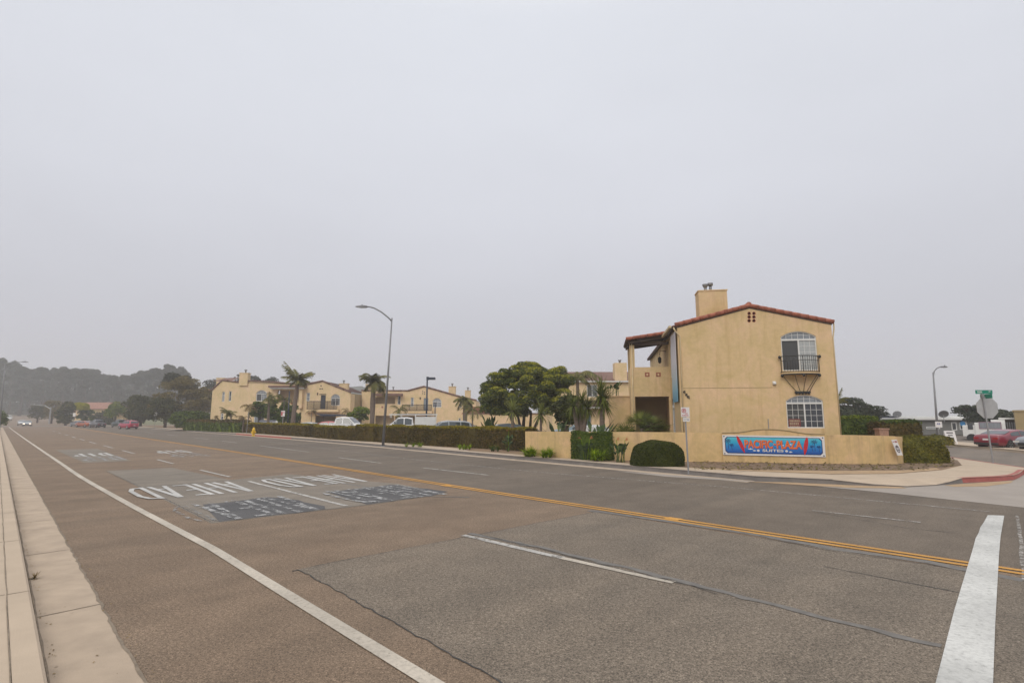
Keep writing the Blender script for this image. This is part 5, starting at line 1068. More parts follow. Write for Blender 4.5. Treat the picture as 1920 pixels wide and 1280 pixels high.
m.build('ladder_rack', 'white', tk)
parkcar(834, 46, math.pi+.3, 'parked_car', 'silver grey estate car right of the white work truck', 'car', (.24, .26, .28), 'suv', scale=1.0)
parkcar(868, 58, .4, 'parked_car', 'pale grey saloon partly hidden by the silver estate car', 'car', (.30, .33, .35), 'sedan', scale=1.05)
parkcar(948, 41, math.pi+.2, 'parked_car', 'dark saloon with pale bonnet under the big round tree', 'car', (.10, .12, .13), 'sedan', scale=1.08)
parkcar(578, 68, math.pi-.2, 'parked_car', 'silver saloon at the left end of the car park', 'car', (.38, .42, .44), 'sedan')
parkcar(622, 64, .1, 'parked_car', 'red saloon behind the white pickup', 'car', (.45, .03, .03), 'sedan', scale=1.1)
parkcar(515, 78, .05, 'parked_van', 'dark blue van below the left building porch', 'van', (.05, .055, .08), 'van', scale=.8)
parkcar(1092, 46, .2, 'parked_car', 'pale blue car under the spiky trees', 'car', (.25, .36, .42), 'sedan'); parkcar(1118, 42, -.1, 'parked_car', 'white car glimpsed right of the spiky trees', 'car', (.55, .55, .57), 'sedan')
# camper van on the right
g = Q(1848, 800, 48); rv = empty('motorhome', (g.x, g.y, 0), 'white motorhome with pink-framed windows parked behind the red coupe', 'motorhome', R_(-40))
wv = (Q(1880, 800, 48).x-Q(1826, 800, 48).x)*1.32*.76; zt = Q(1850, 792.5, 48).z
m = MB(); m.box(-wv/2+.55, wv/2, -1, 4.5, .5, zt).box(-wv/2-.3, -wv/2+.548, -.9, 4.4, .5, zt-.25); m.build('body', 'white', rv)
def fwin(a, b, z0, z1): f = MB().slab(rect(a, z0, b, z1), -1.03, -1.002, [rect(a+.06, z0+.06, b-.06, z1-.06)]).build('window', plain('mauve_trim', (.22, .13, .17), .5), rv); MB().slab(rect(a+.061, z0+.061, b-.061, z1-.061), -1.02, -1.004).build('pane', 'glass_curtain', f)
fwin(-.45, wv/2-.25, 1.15, 1.75)
f = MB().slab(rect(-1.2, 1.1, -.85, 1.6), -.93, -.902).build('window', 'glass', rv); m = MB(); m.box(.4, 1.3, -.2, .9, zt, zt+.28); m.build('roof_unit', 'white', rv)
for x in (-1.0, .9):
    m = MB(); m.lathe((0, 0, 0), [(.36, -.1), (.36, .1)], 16); w = m.build('wheel', 'tyre', rv, loc=(x, -.85, .36)); w.rotation_euler = (math.pi/2, 0, 0)
# ------------------------------------------------------------------ right-hand background
mh = empty('mobile_home', (Q(1720, 780, 62).x, 62, .1), 'low grey mobile home with white roof edge behind the red coupe', 'building'); F = plane_o(mh)
a = F(1640, 806); b = F(1822, 786); m = MB().slab(rect(a[0], .1, b[0]+1, F(1700, 787)[1]), 0, .2, [rect(*F(1737, 805.5), *F(1762, 801)), rect(*F(1785, 808), *F(1793, 793)), rect(*F(1800, 807), *F(1812, 793))]); m.build('wall', M('grey_siding', (.16, .16, .15), .8, .1), mh)
MB().box(a[0], b[0]+1, .8, 9, .1, F(1700, 788)[1]).build('rear_wall', 'wood', mh)
r0 = F(1712, 788.5, -.4); r1 = F(1812, 783, -.4); m = MB(); m.box(r0[0], F(1822, 783)[0]+.5, -.45, 9, r0[1], r0[1]+.22).box(r0[0]+5, F(1822, 783)[0]-.6, .5, 9, r0[1]+.221, r0[1]+.42); m.build('roof', 'white', mh)
for (p, q, mt_) in ((F(1737, 805.5), F(1762, 801), 'glass_curtain'), (F(1785, 808), F(1793, 793), 'glass'), (F(1800, 807), F(1812, 793), 'glass')):
    f = MB().slab(rect(p[0], p[1], q[0], q[1]), .0-.03, .05, [rect(p[0]+.08, p[1]+.08, q[0]-.08, q[1]-.08)]).build('window', 'white', mh); MB().slab(rect(p[0]+.081, p[1]+.081, q[0]-.081, q[1]-.081), .01, .04).build('pane', mt_, f)
p = F(1804, 804, -.06); q = F(1807, 795, -.06); c_ = ((p[0]+q[0])/2, (p[1]+q[1])/2+.1); m = MB(); m.slab(circ((c_[0], c_[1]+.15), .30), -.08, -.05).box(c_[0]-.06, c_[0]+.06, -.078, -.052, c_[1]-.5, c_[1]); m.build('blue_symbol', plain('symbol_blue', (.02, .22, .50), .5), mh)
mh2 = empty('mobile_home', (Q(1660, 780, 70).x, 70, .1), 'dark flat-roofed mobile home behind the clipped hedges right of the corner house', 'building'); F = plane_o(mh2)
p, q = F(1600, 800), F(1716, 787); MB().slab(rect(p[0], 0, q[0], q[1]-.1), 0, 7).build('wall', 'wood', mh2); MB().box(p[0]-.3, q[0]+.3, -.4, 7.4, q[1]-.099, q[1]+.15).build('roof', 'wood', mh2)
for x in (1672, 1694): a = F(x-9, 783); b = F(x+9, 781.5); MB().box(a[0], b[0]-.2, 1, 3, q[1]+.152, b[1]-.1+.15).build('solar_panel', 'navy', mh2)
for n_, (px_, py_, Y, lb_) in enumerate(((1682, 776, 66, 'small grey satellite dish above the dark mobile home, left of the street lamp'), (1769, 775.5, 60, 'grey satellite dish above the grey mobile home, right of the street lamp'))):
    g = Q(px_, py_, Y); zb_ = g.z-.9; e = empty('satellite_dish', (g.x, g.y, zb_), lb_, 'satellite dish', R_(-25), 'satellite dishes on the mobile homes'); m = MB(); m.tube([(0, 0, 0), (0, .1, .75)], .04, 6); m.build('mast', 'galv', e)
    XD = Matrix.Translation((0, 0, .9)) @ Matrix.Rotation(R_(125), 4, 'X'); m = MB(XD); m.lathe((0, 0, 0), [(.02, -.1), (.2, -.07), (.42, .0), (.47, .04), (.42, .02), (.2, -.05), (.02, -.08)], 16); m.build('dish', 'galv_dark', e, True); m = MB(XD); m.tube([(0, -.4, 0), (0, 0, .45)], .02, 5); m.build('arm', 'galv', e)
def rot_b(name, px, Y, label, cat, rz): g = Q(px, 780, Y); o = empty(name, (g.x, Y, .1), label, cat, rz); ax = Vector((math.cos(rz), math.sin(rz), 0)); ay = Vector((-math.sin(rz), math.cos(rz), 0)); return o, (lambda a, b, dy=0: onp(a, b, dy, Vector((g.x, Y, .1)), ax, ay))
tb, F = rot_b('tan_building', 1912, 46, 'plain tan building at the right picture edge beside a dark slatted carport', 'building', R_(-42))
p, q = F(1909, 830), F(1935, 771); q = (q[0]+3, q[1]-.1); MB().box(p[0], q[0], 0, 6, 0, q[1]).box(p[0]-.08, q[0], -.08, 6.05, q[1]+.001, q[1]+.12).build('wall', 'wall_dark', tb)
cpt, F = rot_b('carport', 1890, 50, 'dark slatted carport screen between the motorhome and the tan building', 'carport', R_(-42))
p, q = F(1876, 815), F(1912, 786); q = (q[0], q[1]-.1); zs0 = F(1890, 809)[1]-.1; MB().box(p[0], q[0], -.3, 3, q[1], q[1]+.16).build('roof', 'white', cpt); MB().box(p[0], q[0], .2, .3, 0, q[1]).build('screen', 'wood', cpt); MB().box(p[0], q[0], -.2, .1, 0, zs0).build('base_wall', 'wall_dark', cpt)
for k in range(9): x = p[0]+(q[0]-p[0])*(k+.5)/9; MB().box(x-.045, x+.045, -.05, .15, zs0+.1, q[1]-.25).build('slat', 'galv', cpt)
# bronze A-frame board
g = G(1786, 832, .15); af = empty('a_frame_sign', (g.x, g.y, .15), 'white A-frame sandwich board standing on the pavement across the side street', 'sign', R_(-10)); XA = Matrix.Rotation(R_(-14), 4, 'X')
k_ = 40/1015*1.0; wA, hA = .72, 1.0
MB(XA).slab(rect(-wA/2, 0, wA/2, hA), -.0, .03, [rect(-wA/2+.08, -.0+.02, wA/2-.08, .18)]).build('front_panel', 'signwhite', af); MB(Matrix.Translation((0, .48, 0)) @ Matrix.Rotation(R_(14), 4, 'X')).slab(rect(-wA/2, 0, wA/2, hA), 0, .03).build('rear_panel', 'signwhite', af)
m = MB(XA)
for z0_, z1_, w_ in ((.80, .90, .22), (.62, .70, .16), (.30, .50, .20)): m.box(-w_, w_, -.008, -.001, z0_, z1_)
m.build('printing', plain('print_grey', (.12, .11, .12), .6), af)
# ------------------------------------------------------------------ street furniture
def lamp(name, label, base, h, top_px, arm, r=.085, lean=(0, 0), group='street lamps', mat='galv_dark', head=(.75, .26)):
    """tapered pole with a curved arm; arm = list of (dx, dz) from the pole top in the vertical plane through direction d"""
    o = empty(name, base, label, 'street lamp', 0, group); d = Vector((lean[0], lean[1], 0)); t = Vector((d.x, d.y, h)); m = MB(); m.tube([(0, 0, 0), (t*.5), t], [r*1.15, r*.85, r*.55], 10); m.lathe((0, 0, 0), [(r*2.0, 0), (r*2.0, .03), (r*1.3, .06)], 10); m.build('pole', mat, o, True)
    pts = [t+Vector((a*arm[0][0], a*arm[0][1], z)) for a, z in arm[1]]; MB().tube(pts, [.05]*(len(pts)-1)+[.035], 8).build('arm', mat, o, True)
    e = pts[-1]; dd = (pts[-1]-pts[-2]).normalized(); ang = math.atan2(dd.y, dd.x); XL = Matrix.Translation(e) @ Matrix.Rotation(ang, 4, 'Z'); hd = MB(XL); hd.slab([(-.1, -.02), (0, -.07), (.35, -.09), (head[0], -.03), (head[0]-.02, .01), (.35, .06), (-.05, .06)], -head[1]/2, head[1]/2); lo_ = hd.build('lamp_head', mat, o)
    MB(XL).slab([(.2, -.1), (.6, -.06), (.6, -.05), (.2, -.075)], -head[1]/2+.04, head[1]/2-.04).build('lens', 'lampglass', lo_); c_ = MB(XL); c_.lathe((.3, 0, .06), [(.035, 0), (.035, .09), (.02, .1)], 8); c_.build('photocell', 'blackplastic', lo_); return o
g = G(718, 837, .15); d_ = g.y; tp = Q(735, 596, d_); lamp('street_lamp', 'tall grey street lamp leaning slightly right in front of the hedge', (g.x, g.y, .15), tp.z-.15, None,
     ((-1, -.0), [(0, -.25), (.25, .02), (.75, .42), (1.25, .70), (1.6, .80), (1.85, .82)]), lean=(tp.x-g.x, 0))
g = G(1758, 821, .15); g = Q(1759, 822, 50); tp = Q(1749.5, 698, 50); lamp('street_lamp', 'grey street lamp rising behind the mobile homes on the right, arm bent to the right', (g.x, g.y, .1), tp.z-.1, None, ((1, 0), [(0, -.3), (.12, .1), (.35, .35), (.62, .48), (.85, .52)]), lean=(tp.x-g.x, 0), r=.10, head=(.5, .2))
g = Q(0.5, 790, 88); tp = Q(10, 683, 88); lamp('street_lamp', 'thin grey street lamp at the left picture edge with its arm over the road', (g.x, g.y, .15), tp.z-.15, None, ((1, .3), [(0, -.1), (.6, .1), (1.4, .38), (2.2, .5)]), r=.10, lean=(tp.x-g.x, 0))
def lotlamp(px, ptop, Y, label, hd=1):
    g = Q(px, 783, Y); zt_ = Q(px, ptop, Y).z; o = empty('car_park_lamp', (g.x, Y, .15), label, 'lamp post', 0, 'dark car park lamps'); MB().tube([(0, 0, 0), (0, 0, zt_-.15)], [.09, .075], 8).build('pole', 'navy', o, True)
    if hd: h = MB().box(-.02, .18, -.05, .05, zt_-.42, zt_-.3).box(.15, .80, -.18, .18, zt_-.45, zt_-.22).box(-.08, .15, -.06, .06, zt_-.5, zt_-.15).build('lamp_head', 'navy', o); MB().box(.45, .72, -.13, .13, zt_-.47, zt_-.45).build('lens', 'lampglass', h)
lotlamp(799.5, 706, 54, 'dark blue square-headed car park lamp in front of the middle building'); lotlamp(540, 733, 70, 'dark headless post beside the tall palm', 0); lotlamp(815.5, 757, 80, 'slim dark pole in front of the arched window of the middle building', 0)
def stsign(label, px, py, top, kind, scale=1, z=.15, lean=0):
    g = G(px, py, z); h = Q(px, top, g.y).z-z; o = empty('street_sign', (g.x, g.y, z), label, 'sign', 0, None if kind in ('bare',) else 'small street signs'); ln = lean*h
    MB().tube([(0, 0, 0), (ln, 0, h)], .028, 6).build('post', 'galv', o)
    if kind == 'nopark':
        x = 0; k6 = .66; KX = Matrix.Translation((ln, 0, h)) @ Matrix.Diagonal((k6, 1, k6, 1)) @ Matrix.Translation((0, 0, -h)); MBk = lambda: MB(KX)
        m = MBk(); m.box(x-.23, x+.22, -.04, -.03, h-.50, h+.02); pl_ = m.build('plate', 'signwhite', o); m = MBk(); m.slab(circ((x-.08, h-.16), .12, 16), -.046, -.041, [circ((x-.08, h-.16), .09, 16)]).box(x-.13, x-.03, -.0465, -.0415, h-.18, h-.14)
        add_text(m, 'P', x-.11, h-.22, .07, .12, -.044); m.build('symbol', 'signred', pl_); m = MBk(); add_text(m, 'NO', x-.02, h-.35, .14, .07, -.042); add_text(m, 'PARKING', x-.18, h-.45, .34, .07, -.042); m.build('lettering', 'signred', pl_)
        m = MBk(); m.box(x-.15, x+.22, -.04, -.03, h-.74, h-.54); p2 = m.build('lower_plate', 'signwhite', o); m = MBk(); add_text(m, 'ANY TIME', x-.12, h-.67, .3, .06, -.042); m.build('lettering', plain('sign_grey', (.2, .2, .2), .5), p2)
    if kind == 'small': m = MB(); m.box(ln-.22, ln+.22, -.04, -.03, h-.62, h+.02); pl_ = m.build('plate', 'signwhite', o); m = MB(); m.box(ln-.2, ln-.04, -.046, -.041, h-.55, h-.1).box(ln-.02, ln+.18, -.046, -.041, h-.22, h-.14); m.build('symbol', 'signred', pl_)
    if kind == 'speed': m = MB(); m.box(ln-.3, ln+.3, -.04, -.03, h-.75, h); m.build('plate', 'signwhite', o); m = MB(); m.box(ln-.25, ln+.25, -.042, -.03, h+.05, h+.5); m.build('upper_plate', 'wood', o)
    return o
stsign('white no parking sign on a steel post in front of the corner house', 1291, 888, 764, 'nopark', lean=-.012); stsign('small red and white street sign between the hydrant and the tall palm', 528, 815.5, 770, 'small', lean=.01)
stsign('bare grey post left of the yellow hydrant', 462, 813, 772, 'bare', lean=.03); stsign('pale far street sign with dark upper plate beside the green shrubs', 289.5, 802, 772, 'speed'); stsign('tiny white far street sign beside the distant dark bush', 137, 800, 774, 'speed')
# hydrant
g = G(475, 817.5, .15); hy = empty('fire_hydrant', (g.x, g.y, .15), 'yellow fire hydrant on the far kerb', 'fire hydrant'); k = 1.12
m = MB(); m.lathe((0, 0, 0), [(.17, 0), (.17, .05), (.12, .07), (.12, .42), (.155, .45), (.155, .5), (.13, .52)], 16); m.build('barrel', 'hydrant', hy, True).scale = (k,)*3
m = MB(); m.lathe((0, 0, 0), [(.14, .52), (.15, .56), (.12, .70), (.06, .78), (.035, .80), (.035, .85)], 16); m.build('bonnet', 'hydrant', hy, True).scale = (k,)*3
for sx_ in (-1, 1): m = MB(); m.tube([(sx_*.08, 0, .38), (sx_*.22, 0, .38)], [.07, .07], 10); m.build('nozzle', 'hydrant', hy).scale = (k,)*3
m = MB(); m.tube([(0, -.08, .3), (0, -.24, .3)], [.09, .09], 10); m.build('nozzle', 'hydrant', hy).scale = (k,)*3
# stop sign seen from behind, with street name blades
g = G(1862, 868, .15); Y = g.y; T = Q(1842, 737, Y); H_s = T.z-.15; lnx = T.x-g.x; ss_ = empty('stop_sign', (g.x, g.y, .15), 'back of an octagonal stop sign with green street name blades on a leaning post', 'sign')
xat = lambda z: lnx*(z/H_s)
MB().tube([(0, 0, 0), (xat(H_s*.98), 0, H_s*.98)], .032, 8).build('post', 'galv', ss_)
oc = Q(1852, 764, Y); ocx, ocz = oc.x-g.x, oc.z-.15; R8 = (Q(1872.5, 764, Y).x-Q(1832, 764, Y).x)/2*1.06; o8 = [(ocx-.12+R8*math.cos(R_(22.5+45*k)), ocz+R8*math.sin(R_(22.5+45*k))) for k in range(8)]
o8 = [(Q(1852.5, 764, Y).x-g.x+R8*math.cos(R_(22.5+45*k)), ocz+R8*math.sin(R_(22.5+45*k))) for k in range(8)]
f8 = MB().slab(o8, .036, .042).build('octagon_back', 'signback', ss_); MB().slab(o8, .0425, .044).build('octagon_face', 'signred', ss_)
m = MB(); m.box(xat(ocz)-.02, xat(ocz)+.02, -.04, .036, ocz+.2, ocz+.24).box(xat(ocz)-.02, xat(ocz)+.02, -.04, .036, ocz-.24, ocz-.2); m.build('bolts', 'galv', ss_)
b0 = Q(1829.5, 738, Y); b1 = Q(1860, 731, Y); XB2 = Matrix.Rotation(R_(0), 4, 'Z'); bl = MB().box(b0.x-g.x, b1.x-g.x, -.012, .012, b0.z-.15, b1.z-.15).build('name_blade', 'signgreen', ss_)
m = MB(); hh = b1.z-b0.z; add_text(m, 'PARK', b0.x-g.x+.07, b0.z-.15+hh*.22, .22, hh*.55, -.0135); add_text(m, 'ST', b1.x-g.x-.17, b0.z-.15+hh*.4, .09, hh*.38, -.0135); m.build('lettering', 'signwhite', bl)
c2 = Q(1849, 742.5, Y); m = MB(Matrix.Translation((c2.x-g.x, 0, c2.z-.15)) @ Matrix.Rotation(R_(78), 4, 'Z')); m.box(-.40, .40, -.012, .012, -.10, .09); m.build('name_blade', 'signgreen', ss_); m = MB(); m.box(xat(H_s)-.07, xat(H_s)+.03, -.05, .03, b0.z-.15-.17, b0.z-.151); m.build('bracket', 'galv', ss_)
# estate agent board on the right
g = Q(1762, 822, 46); tp = Q(1759, 790, 46); rs = empty('notice_sign', (g.x, 46, .15), 'white notice sign with blue symbols at the foot of the right street lamp', 'sign'); p = Q(1753.5, 801, 46); q = Q(1765, 790, 46)
MB().tube([(0, 0, 0), (-.05, 0, q.z-.15)], .03, 6).build('post', 'galv', rs); pl_ = MB().box(p.x-g.x, q.x-g.x, -.05, -.035, p.z-.15, q.z-.15).build('plate', 'signwhite', rs); m = MB(); add_text(m, 'AB', p.x-g.x+.1, (p.z+q.z)/2-.15-.02, (q.x-p.x)*.55, .15, -.053); m.build('lettering', plain('print_blue', (.04, .05, .25), .5), pl_)
# rock at the foot of the banner
g = G(1475, 864, .17); m = MB(); rr = random.Random(2); n = 12; vs = []; fs = []
for j in range(5):
    for i in range(n): a = 2*math.pi*i/n; r = [1, 1.05, .85, .5, .1][j]*(1+.18*math.sin(i*2.3+j)); vs.append((.36*r*math.cos(a), .2*r*math.sin(a), [0, .05, .10, .14, .15][j]*(1+.3*math.sin(i*1.7))))
for j in range(4):
    for i in range(n): fs.append((j*n+i, j*n+(i+1) % n, (j+1)*n+(i+1) % n, (j+1)*n+i))
m.add(vs, fs); setp(m.build('rock', M('rock', (.13, .10, .07), .95, .35, 8, .6, 20), loc=(g.x, g.y, .155)), 'low flat brown rock below the banner', 'rock')
# far signal mast and poles
g = Q(93, 785, 170); o = empty('traffic_signal_mast', (g.x, g.y, 0), 'thin distant signal mast with long curved arm beside the far cross street', 'signal mast'); zt_ = Q(93, 763, 170).z; b = MB(); b.tube([(0, 0, 0), (0, 0, zt_)], .22, 6); b.build('pole', 'galv', o); e = Q(57, 758.5, 170); MB().tube([(0, 0, zt_-.6), (-2, 0, zt_+.5), (e.x-g.x, 0, e.z)], [.14, .12, .08], 6).build('arm', 'galv', o)
# ------------------------------------------------------------------ hedges and bushes
hp = [G(x, y, .15) for x, y in ((985, 846), (880, 839), (800, 835), (730, 830), (702, 828))]
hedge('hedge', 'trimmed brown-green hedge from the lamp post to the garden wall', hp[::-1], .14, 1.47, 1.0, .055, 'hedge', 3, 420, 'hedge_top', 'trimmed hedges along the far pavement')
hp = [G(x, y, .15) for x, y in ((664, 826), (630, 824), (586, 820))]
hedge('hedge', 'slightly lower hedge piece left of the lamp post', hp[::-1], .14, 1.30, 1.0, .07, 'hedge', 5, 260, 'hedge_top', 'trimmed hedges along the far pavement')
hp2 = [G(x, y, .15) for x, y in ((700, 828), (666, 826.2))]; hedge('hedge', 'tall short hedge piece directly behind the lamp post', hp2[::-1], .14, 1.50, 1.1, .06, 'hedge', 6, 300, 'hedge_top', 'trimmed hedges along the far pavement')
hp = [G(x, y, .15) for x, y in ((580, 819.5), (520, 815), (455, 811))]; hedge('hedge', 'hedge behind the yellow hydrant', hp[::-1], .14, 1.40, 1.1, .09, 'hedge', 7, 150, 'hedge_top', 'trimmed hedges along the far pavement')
hp = [G(x, y, .15) for x, y in ((452, 811), (400, 809), (345, 806))]; hedge('hedge', 'loose darker hedge at the foot of the far left building', hp[::-1], .14, 1.55, 1.3, .11, 'hedge_green', 8, 110, 'hedge', 'trimmed hedges along the far pavement', wob=.2)
p, q = WR[1], WR[2]; a_ = p+(q-p)*.07-Vector((0, .12, 0)); b_ = q-(q-p)*.05-Vector((0, .12, 0)); a_.y -= .35; b_.y -= .35
hedge('hedge', 'square clipped green hedge block against the garden wall', [a_, b_], .14, 1.42, .5, .045, 'hedge_green', 9, 900, None)
g = G(1240, 874, .15); moundbush('clipped_bush', 'rounded clipped dark green bush beside the no parking sign', (g.x, g.y+.55, .14), 1.05, .75, .98, 15000, .035, 'boxwood', 3, lump=.02, power=3)
g = G(1741, 868, .15); moundbush('clipped_bush', 'wide clipped olive bush at the end of the garden wall', (g.x-.02, g.y+.75, .14), 1.36, .95, 1.12, 14000, .045, 'corner_bush', 5, power=2.3, lump=.04)
def backhedge(label, x0, x1, yt, Y, seed, mat='hedge_green', top='bush', th=1.6):
    a = Q(x0, 790, Y); b = Q(x1, 790, Y); zt_ = Q((x0+x1)/2, yt, Y).z; hedge('hedge', label, [(a.x, Y), (b.x, Y)], .14, zt_, th, .075, mat, seed, 240, top, 'clipped hedges right of the corner house')
backhedge('tall clipped hedge touching the right side of the corner house', 1570, 1647, 782, 33, 11); backhedge('leafy brown hedge block left of the grey mobile home', 1661, 1727, 790, 31, 12, 'hedge', 'hedge_green')
g = Q(1765, 820, 40); moundbush('bush', 'low round bush on the far pavement near the sandwich board', (g.x, 40.5, .14), 1.0, .8, .65, 1500, .07, 'corner_bush', 8)
# strap-leaved plants and birds of paradise along the wall
def strapclump(label, px, py, n, ln, seed, mat='lily', spread=.3, cnt=5, name='lily_clump'):
    g = G(px, py, .15); rg = np.random.default_rng(seed); q = []
    for k in range(cnt): q += rosette((rg.uniform(-spread, spread), rg.uniform(-.12, .12), 0), n, ln, .035, rg, .55, 1.5, 1.3)
    setp(quads_obj(name, np.array(q), mat, None, (g.x, g.y, .15)), label, 'plant', 'strap-leaved plants along the wall')
strapclump('left strap-leaved green clump at the end of the brown hedge', 998, 856, 42, .62, 1, cnt=6, spread=.45); strapclump('middle bright strap-leaved clump in front of the garden wall', 1030, 858, 42, .60, 2, cnt=5, spread=.35); strapclump('yellow-green strap-leaved clump before the square hedge', 1127, 864, 42, .66, 3, cnt=5, spread=.3)
strapclump('low dark strap-leaved clump at the hedge foot below the dark parked saloon', 925, 846, 26, .5, 4, 'hedge_green', .3, 3); strapclump('small green clump at the hedge foot right of the lamp post', 775, 838, 26, .45, 5, 'lily', .6, 4); strapclump('sparse green clump at the hedge foot below the silver estate car', 868, 843, 26, .45, 6, 'lily', .5, 4)
g = G(1010, 852, .15); moundbush('shrub', 'small dark shrub between the strap-leaved clumps against the wall', (g.x, g.y+.1, .14), .42, .3, .85, 900, .05, 'hedge_green', 4, lump=.15)
def bop(label, px, py, h, n, nf, seed, spread=.35):
    g = G(px, py, .15); rg = np.random.default_rng(seed); o = empty('bird_of_paradise', (g.x, g.y, .15), label, 'plant', 0, 'bird of paradise plants'); q = []
    for k in range(n):
        a = rg.random()*6.28; b = np.array([rg.uniform(-spread, spread)*.6, rg.uniform(-.15, .15), 0]); lean = .12+.35*rg.random(); L_ = h*(.6+.4*rg.random()); d = np.array([math.cos(a)*lean, math.sin(a)*lean, 1.]); d /= np.linalg.norm(d); s = b+d*L_*.6; side = np.array([-math.sin(a), math.cos(a), 0]); q.append([b-side*.012, b+side*.012, s+side*.012, s-side*.012])
        d2 = d+np.array([math.cos(a), math.sin(a), 0])*.35; d2 /= np.linalg.norm(d2); w = .10+.03*rg.random(); m_ = s+d2*L_*.25; e = m_+d2*L_*.2+np.array([0, 0, -.05]); q.append([s-side*.02, s+side*.02, m_+side*w, m_-side*w]); q.append([m_-side*w, m_+side*w, e+side*.01, e-side*.01])
    quads_obj('leaves', np.array(q), 'paddle', o)
    for k in range(nf):
        x = (k-(nf-1)/2)*.32+rg.uniform(-.05, .05); z = h*(1.0+.12*rg.random()); f = MB(); f.tube([(x*.4, -.05, 0), (x, -.1, z)], .012, 5); f.build('flower_stalk', 'lily', o); f = MB(); sg = 1 if rg.random() > .4 else -1
        for t in (.1, .45, .8): c_, s_ = math.cos(t)*sg, math.sin(t); f.add([(x, -.12, z-.03), (x+c_*.10-.02*s_, -.13, z+s_*.12+.012), (x+c_*.19, -.12, z+s_*.19), (x+c_*.10+.02*s_, -.11, z+s_*.12-.012)], [(0, 1, 2, 3), (3, 2, 1, 0)])
        f.build('flower', 'flower', o)
bop('bird of paradise with two orange flowers in front of the square hedge', 1098, 862, .95, 26, 2, 1); bop('bird of paradise with orange blooms between the square hedge and the clipped bush', 1164, 866, .95, 24, 2, 2); bop('orange-flowering bird of paradise growing out of the brown hedge', 953, 846, 1.1, 12, 1, 3, .15)
# small pale flower heads and litter at the hedge foot
# fan palm beside the main building balcony, shrub in the recess
def fanpalm(label, px, py, Y, heads, sz, seed, mat='palm'):
    g = Q(px, py, Y); rg = np.random.default_rng(seed); o = empty('fan_palm', (g.x, Y, .14), label, 'palm tree'); q = []
    b = MB()
    for hx, hz in heads:
        c = np.array([hx, 0, hz]); b.tube([(hx*.2, .1, 0), (hx*.7, 0, hz*.6), tuple(c)], [.14, .12, .1], 8)
        for k in range(22):
            a = rg.random()*6.28; e = -.4+1.7*rg.random(); d = np.array([math.cos(a)*math.cos(e), math.sin(a)*math.cos(e), math.sin(e)]); s = c+d*sz*.45; up = np.array([0, 0, 1.])-d*d[2]; up /= np.linalg.norm(up); side = np.cross(d, up); q.append([c-side*.012, c+side*.012, s+side*.012, s-side*.012])
            for j in range(15):
                t = -1.35+2.7*j/14; v = d*math.cos(t)+side*math.sin(t)-np.array([0, 0, .25]); w = side*math.cos(t)*.02-d*math.sin(t)*.02; tip = s+v*sz*.6; q.append([s, s+v*sz*.3+w, tip, s+v*sz*.3-w])
    quads_obj('crown', np.array(q), mat, o); b.build('trunk', 'palm_trunk', o, True)
fanpalm('low dark green fan palm in front of the corner house balcony recess', 1212, 800, 26.6, ((-.95, .85), (-.2, 1.45), (.4, 1.2)), 1.15, 4, 'spike')
g = Q(1238, 800, 26.2); moundbush('bush', 'twiggy brown bush right of the fan palm below the balcony', (g.x, 26.4, .14), .6, .4, 1.5, 1600, .05, 'hedge', 6, lump=.12)
# spiky trees and palms in the garden
def sp(label, px, py, Y, z0, n, ln, w, seed, **k): g = Q(px, py, Y); return spiky(label, (g.x, Y, .14), g.z, [(0, 0, g.z-.14)], n, ln, w, seed, **k)
GS = 'spiky-leaved trees behind the wall'
sp('pale spiky tree in front of the left part of the big round tree', 961, 770, 34, 0, 120, 1.05, .045, 1, mat='spike_pale', group=GS, r=.1); sp('pale spiky tree in front of the middle of the big round tree', 1014, 776, 33, 0, 110, .95, .045, 2, mat='spike_pale', group=GS, r=.08)
g = Q(1087, 765, 31); spiky('broad drooping spiky tree with several dark trunks', (g.x, 31, .14), 3, [(-.35, 0, g.z-.05), (.15, .2, g.z+.15), (.45, -.1, g.z-.15)], 170, 1.15, .03, 3, group=GS, r=.13, droop=1.4)
g = Q(1127, 742, 30); spiky('tall dark green spiky tree with crown against the rear block', (g.x, 30, .14), 3, [(0, 0, g.z-.1), (.1, 0, g.z-.45)], 160, 1.15, .05, 4, group=GS, r=.12, elmin=-1.1, droop=.25)

def bb(label, px, Y, h, seed): g = Q(px, 783, Y); o = bop(label, 100, 900, h, 16, 0, seed, .5); ob = [x for x in bpy.data.objects if x.get('label') == label][0]; ob.location = (g.x, Y, .15)
bb('large paddle-leaved plant with upright leaves behind the wall', 1048, 31, 2.1, 11); bb('paddle-leaved plant beside the tall spiky tree', 1118, 29, 2.2, 12); bb('paddle-leaved plant left of the big round tree behind the hedge', 918, 40, 2.4, 13)
g = Q(1152, 744, 29.4); bb('upright paddle plant on top of the stair wall', 1152, 31.5, .95, 14); ob = [x for x in bpy.data.objects if x.get('label') == 'upright paddle plant on top of the stair wall'][0]; ob.location.z = sbz+.05
ptop = Q(1100, 712, 48); gp = Q(1084, 783, 48); dirs = ((.0, .75), (.25, .45), (-.25, .8), (.1, 1.1), (2.7, .9), (3.3, .5), (-.6, .6), (1.0, .9), (2.0, .8), (4.4, .4))
z_ = Q(1085, 705, 48).z; palm('grey feathery palm rising right of the big round tree', (gp.x, 48, .15), z_-.15-.2, 0, 2.6, .8, 21, spec=[(.05, .85, 2.6, 2.0), (-.2, .45, 2.4, 1.6), (.4, 1.15, 2.4, 2.2), (3.0, 1.0, 1.8, 2.1), (1.5, 1.2, 2, 2), (2.6, .6, 1.9, 2.0), (5, .6, 2.0, 1.9), (.0, .1, 1.4, 1.3), (3.3, .0, 1.2, 1.2), (5.6, .9, 2.2, 2)], mat='palm', r=.14, w=.09)
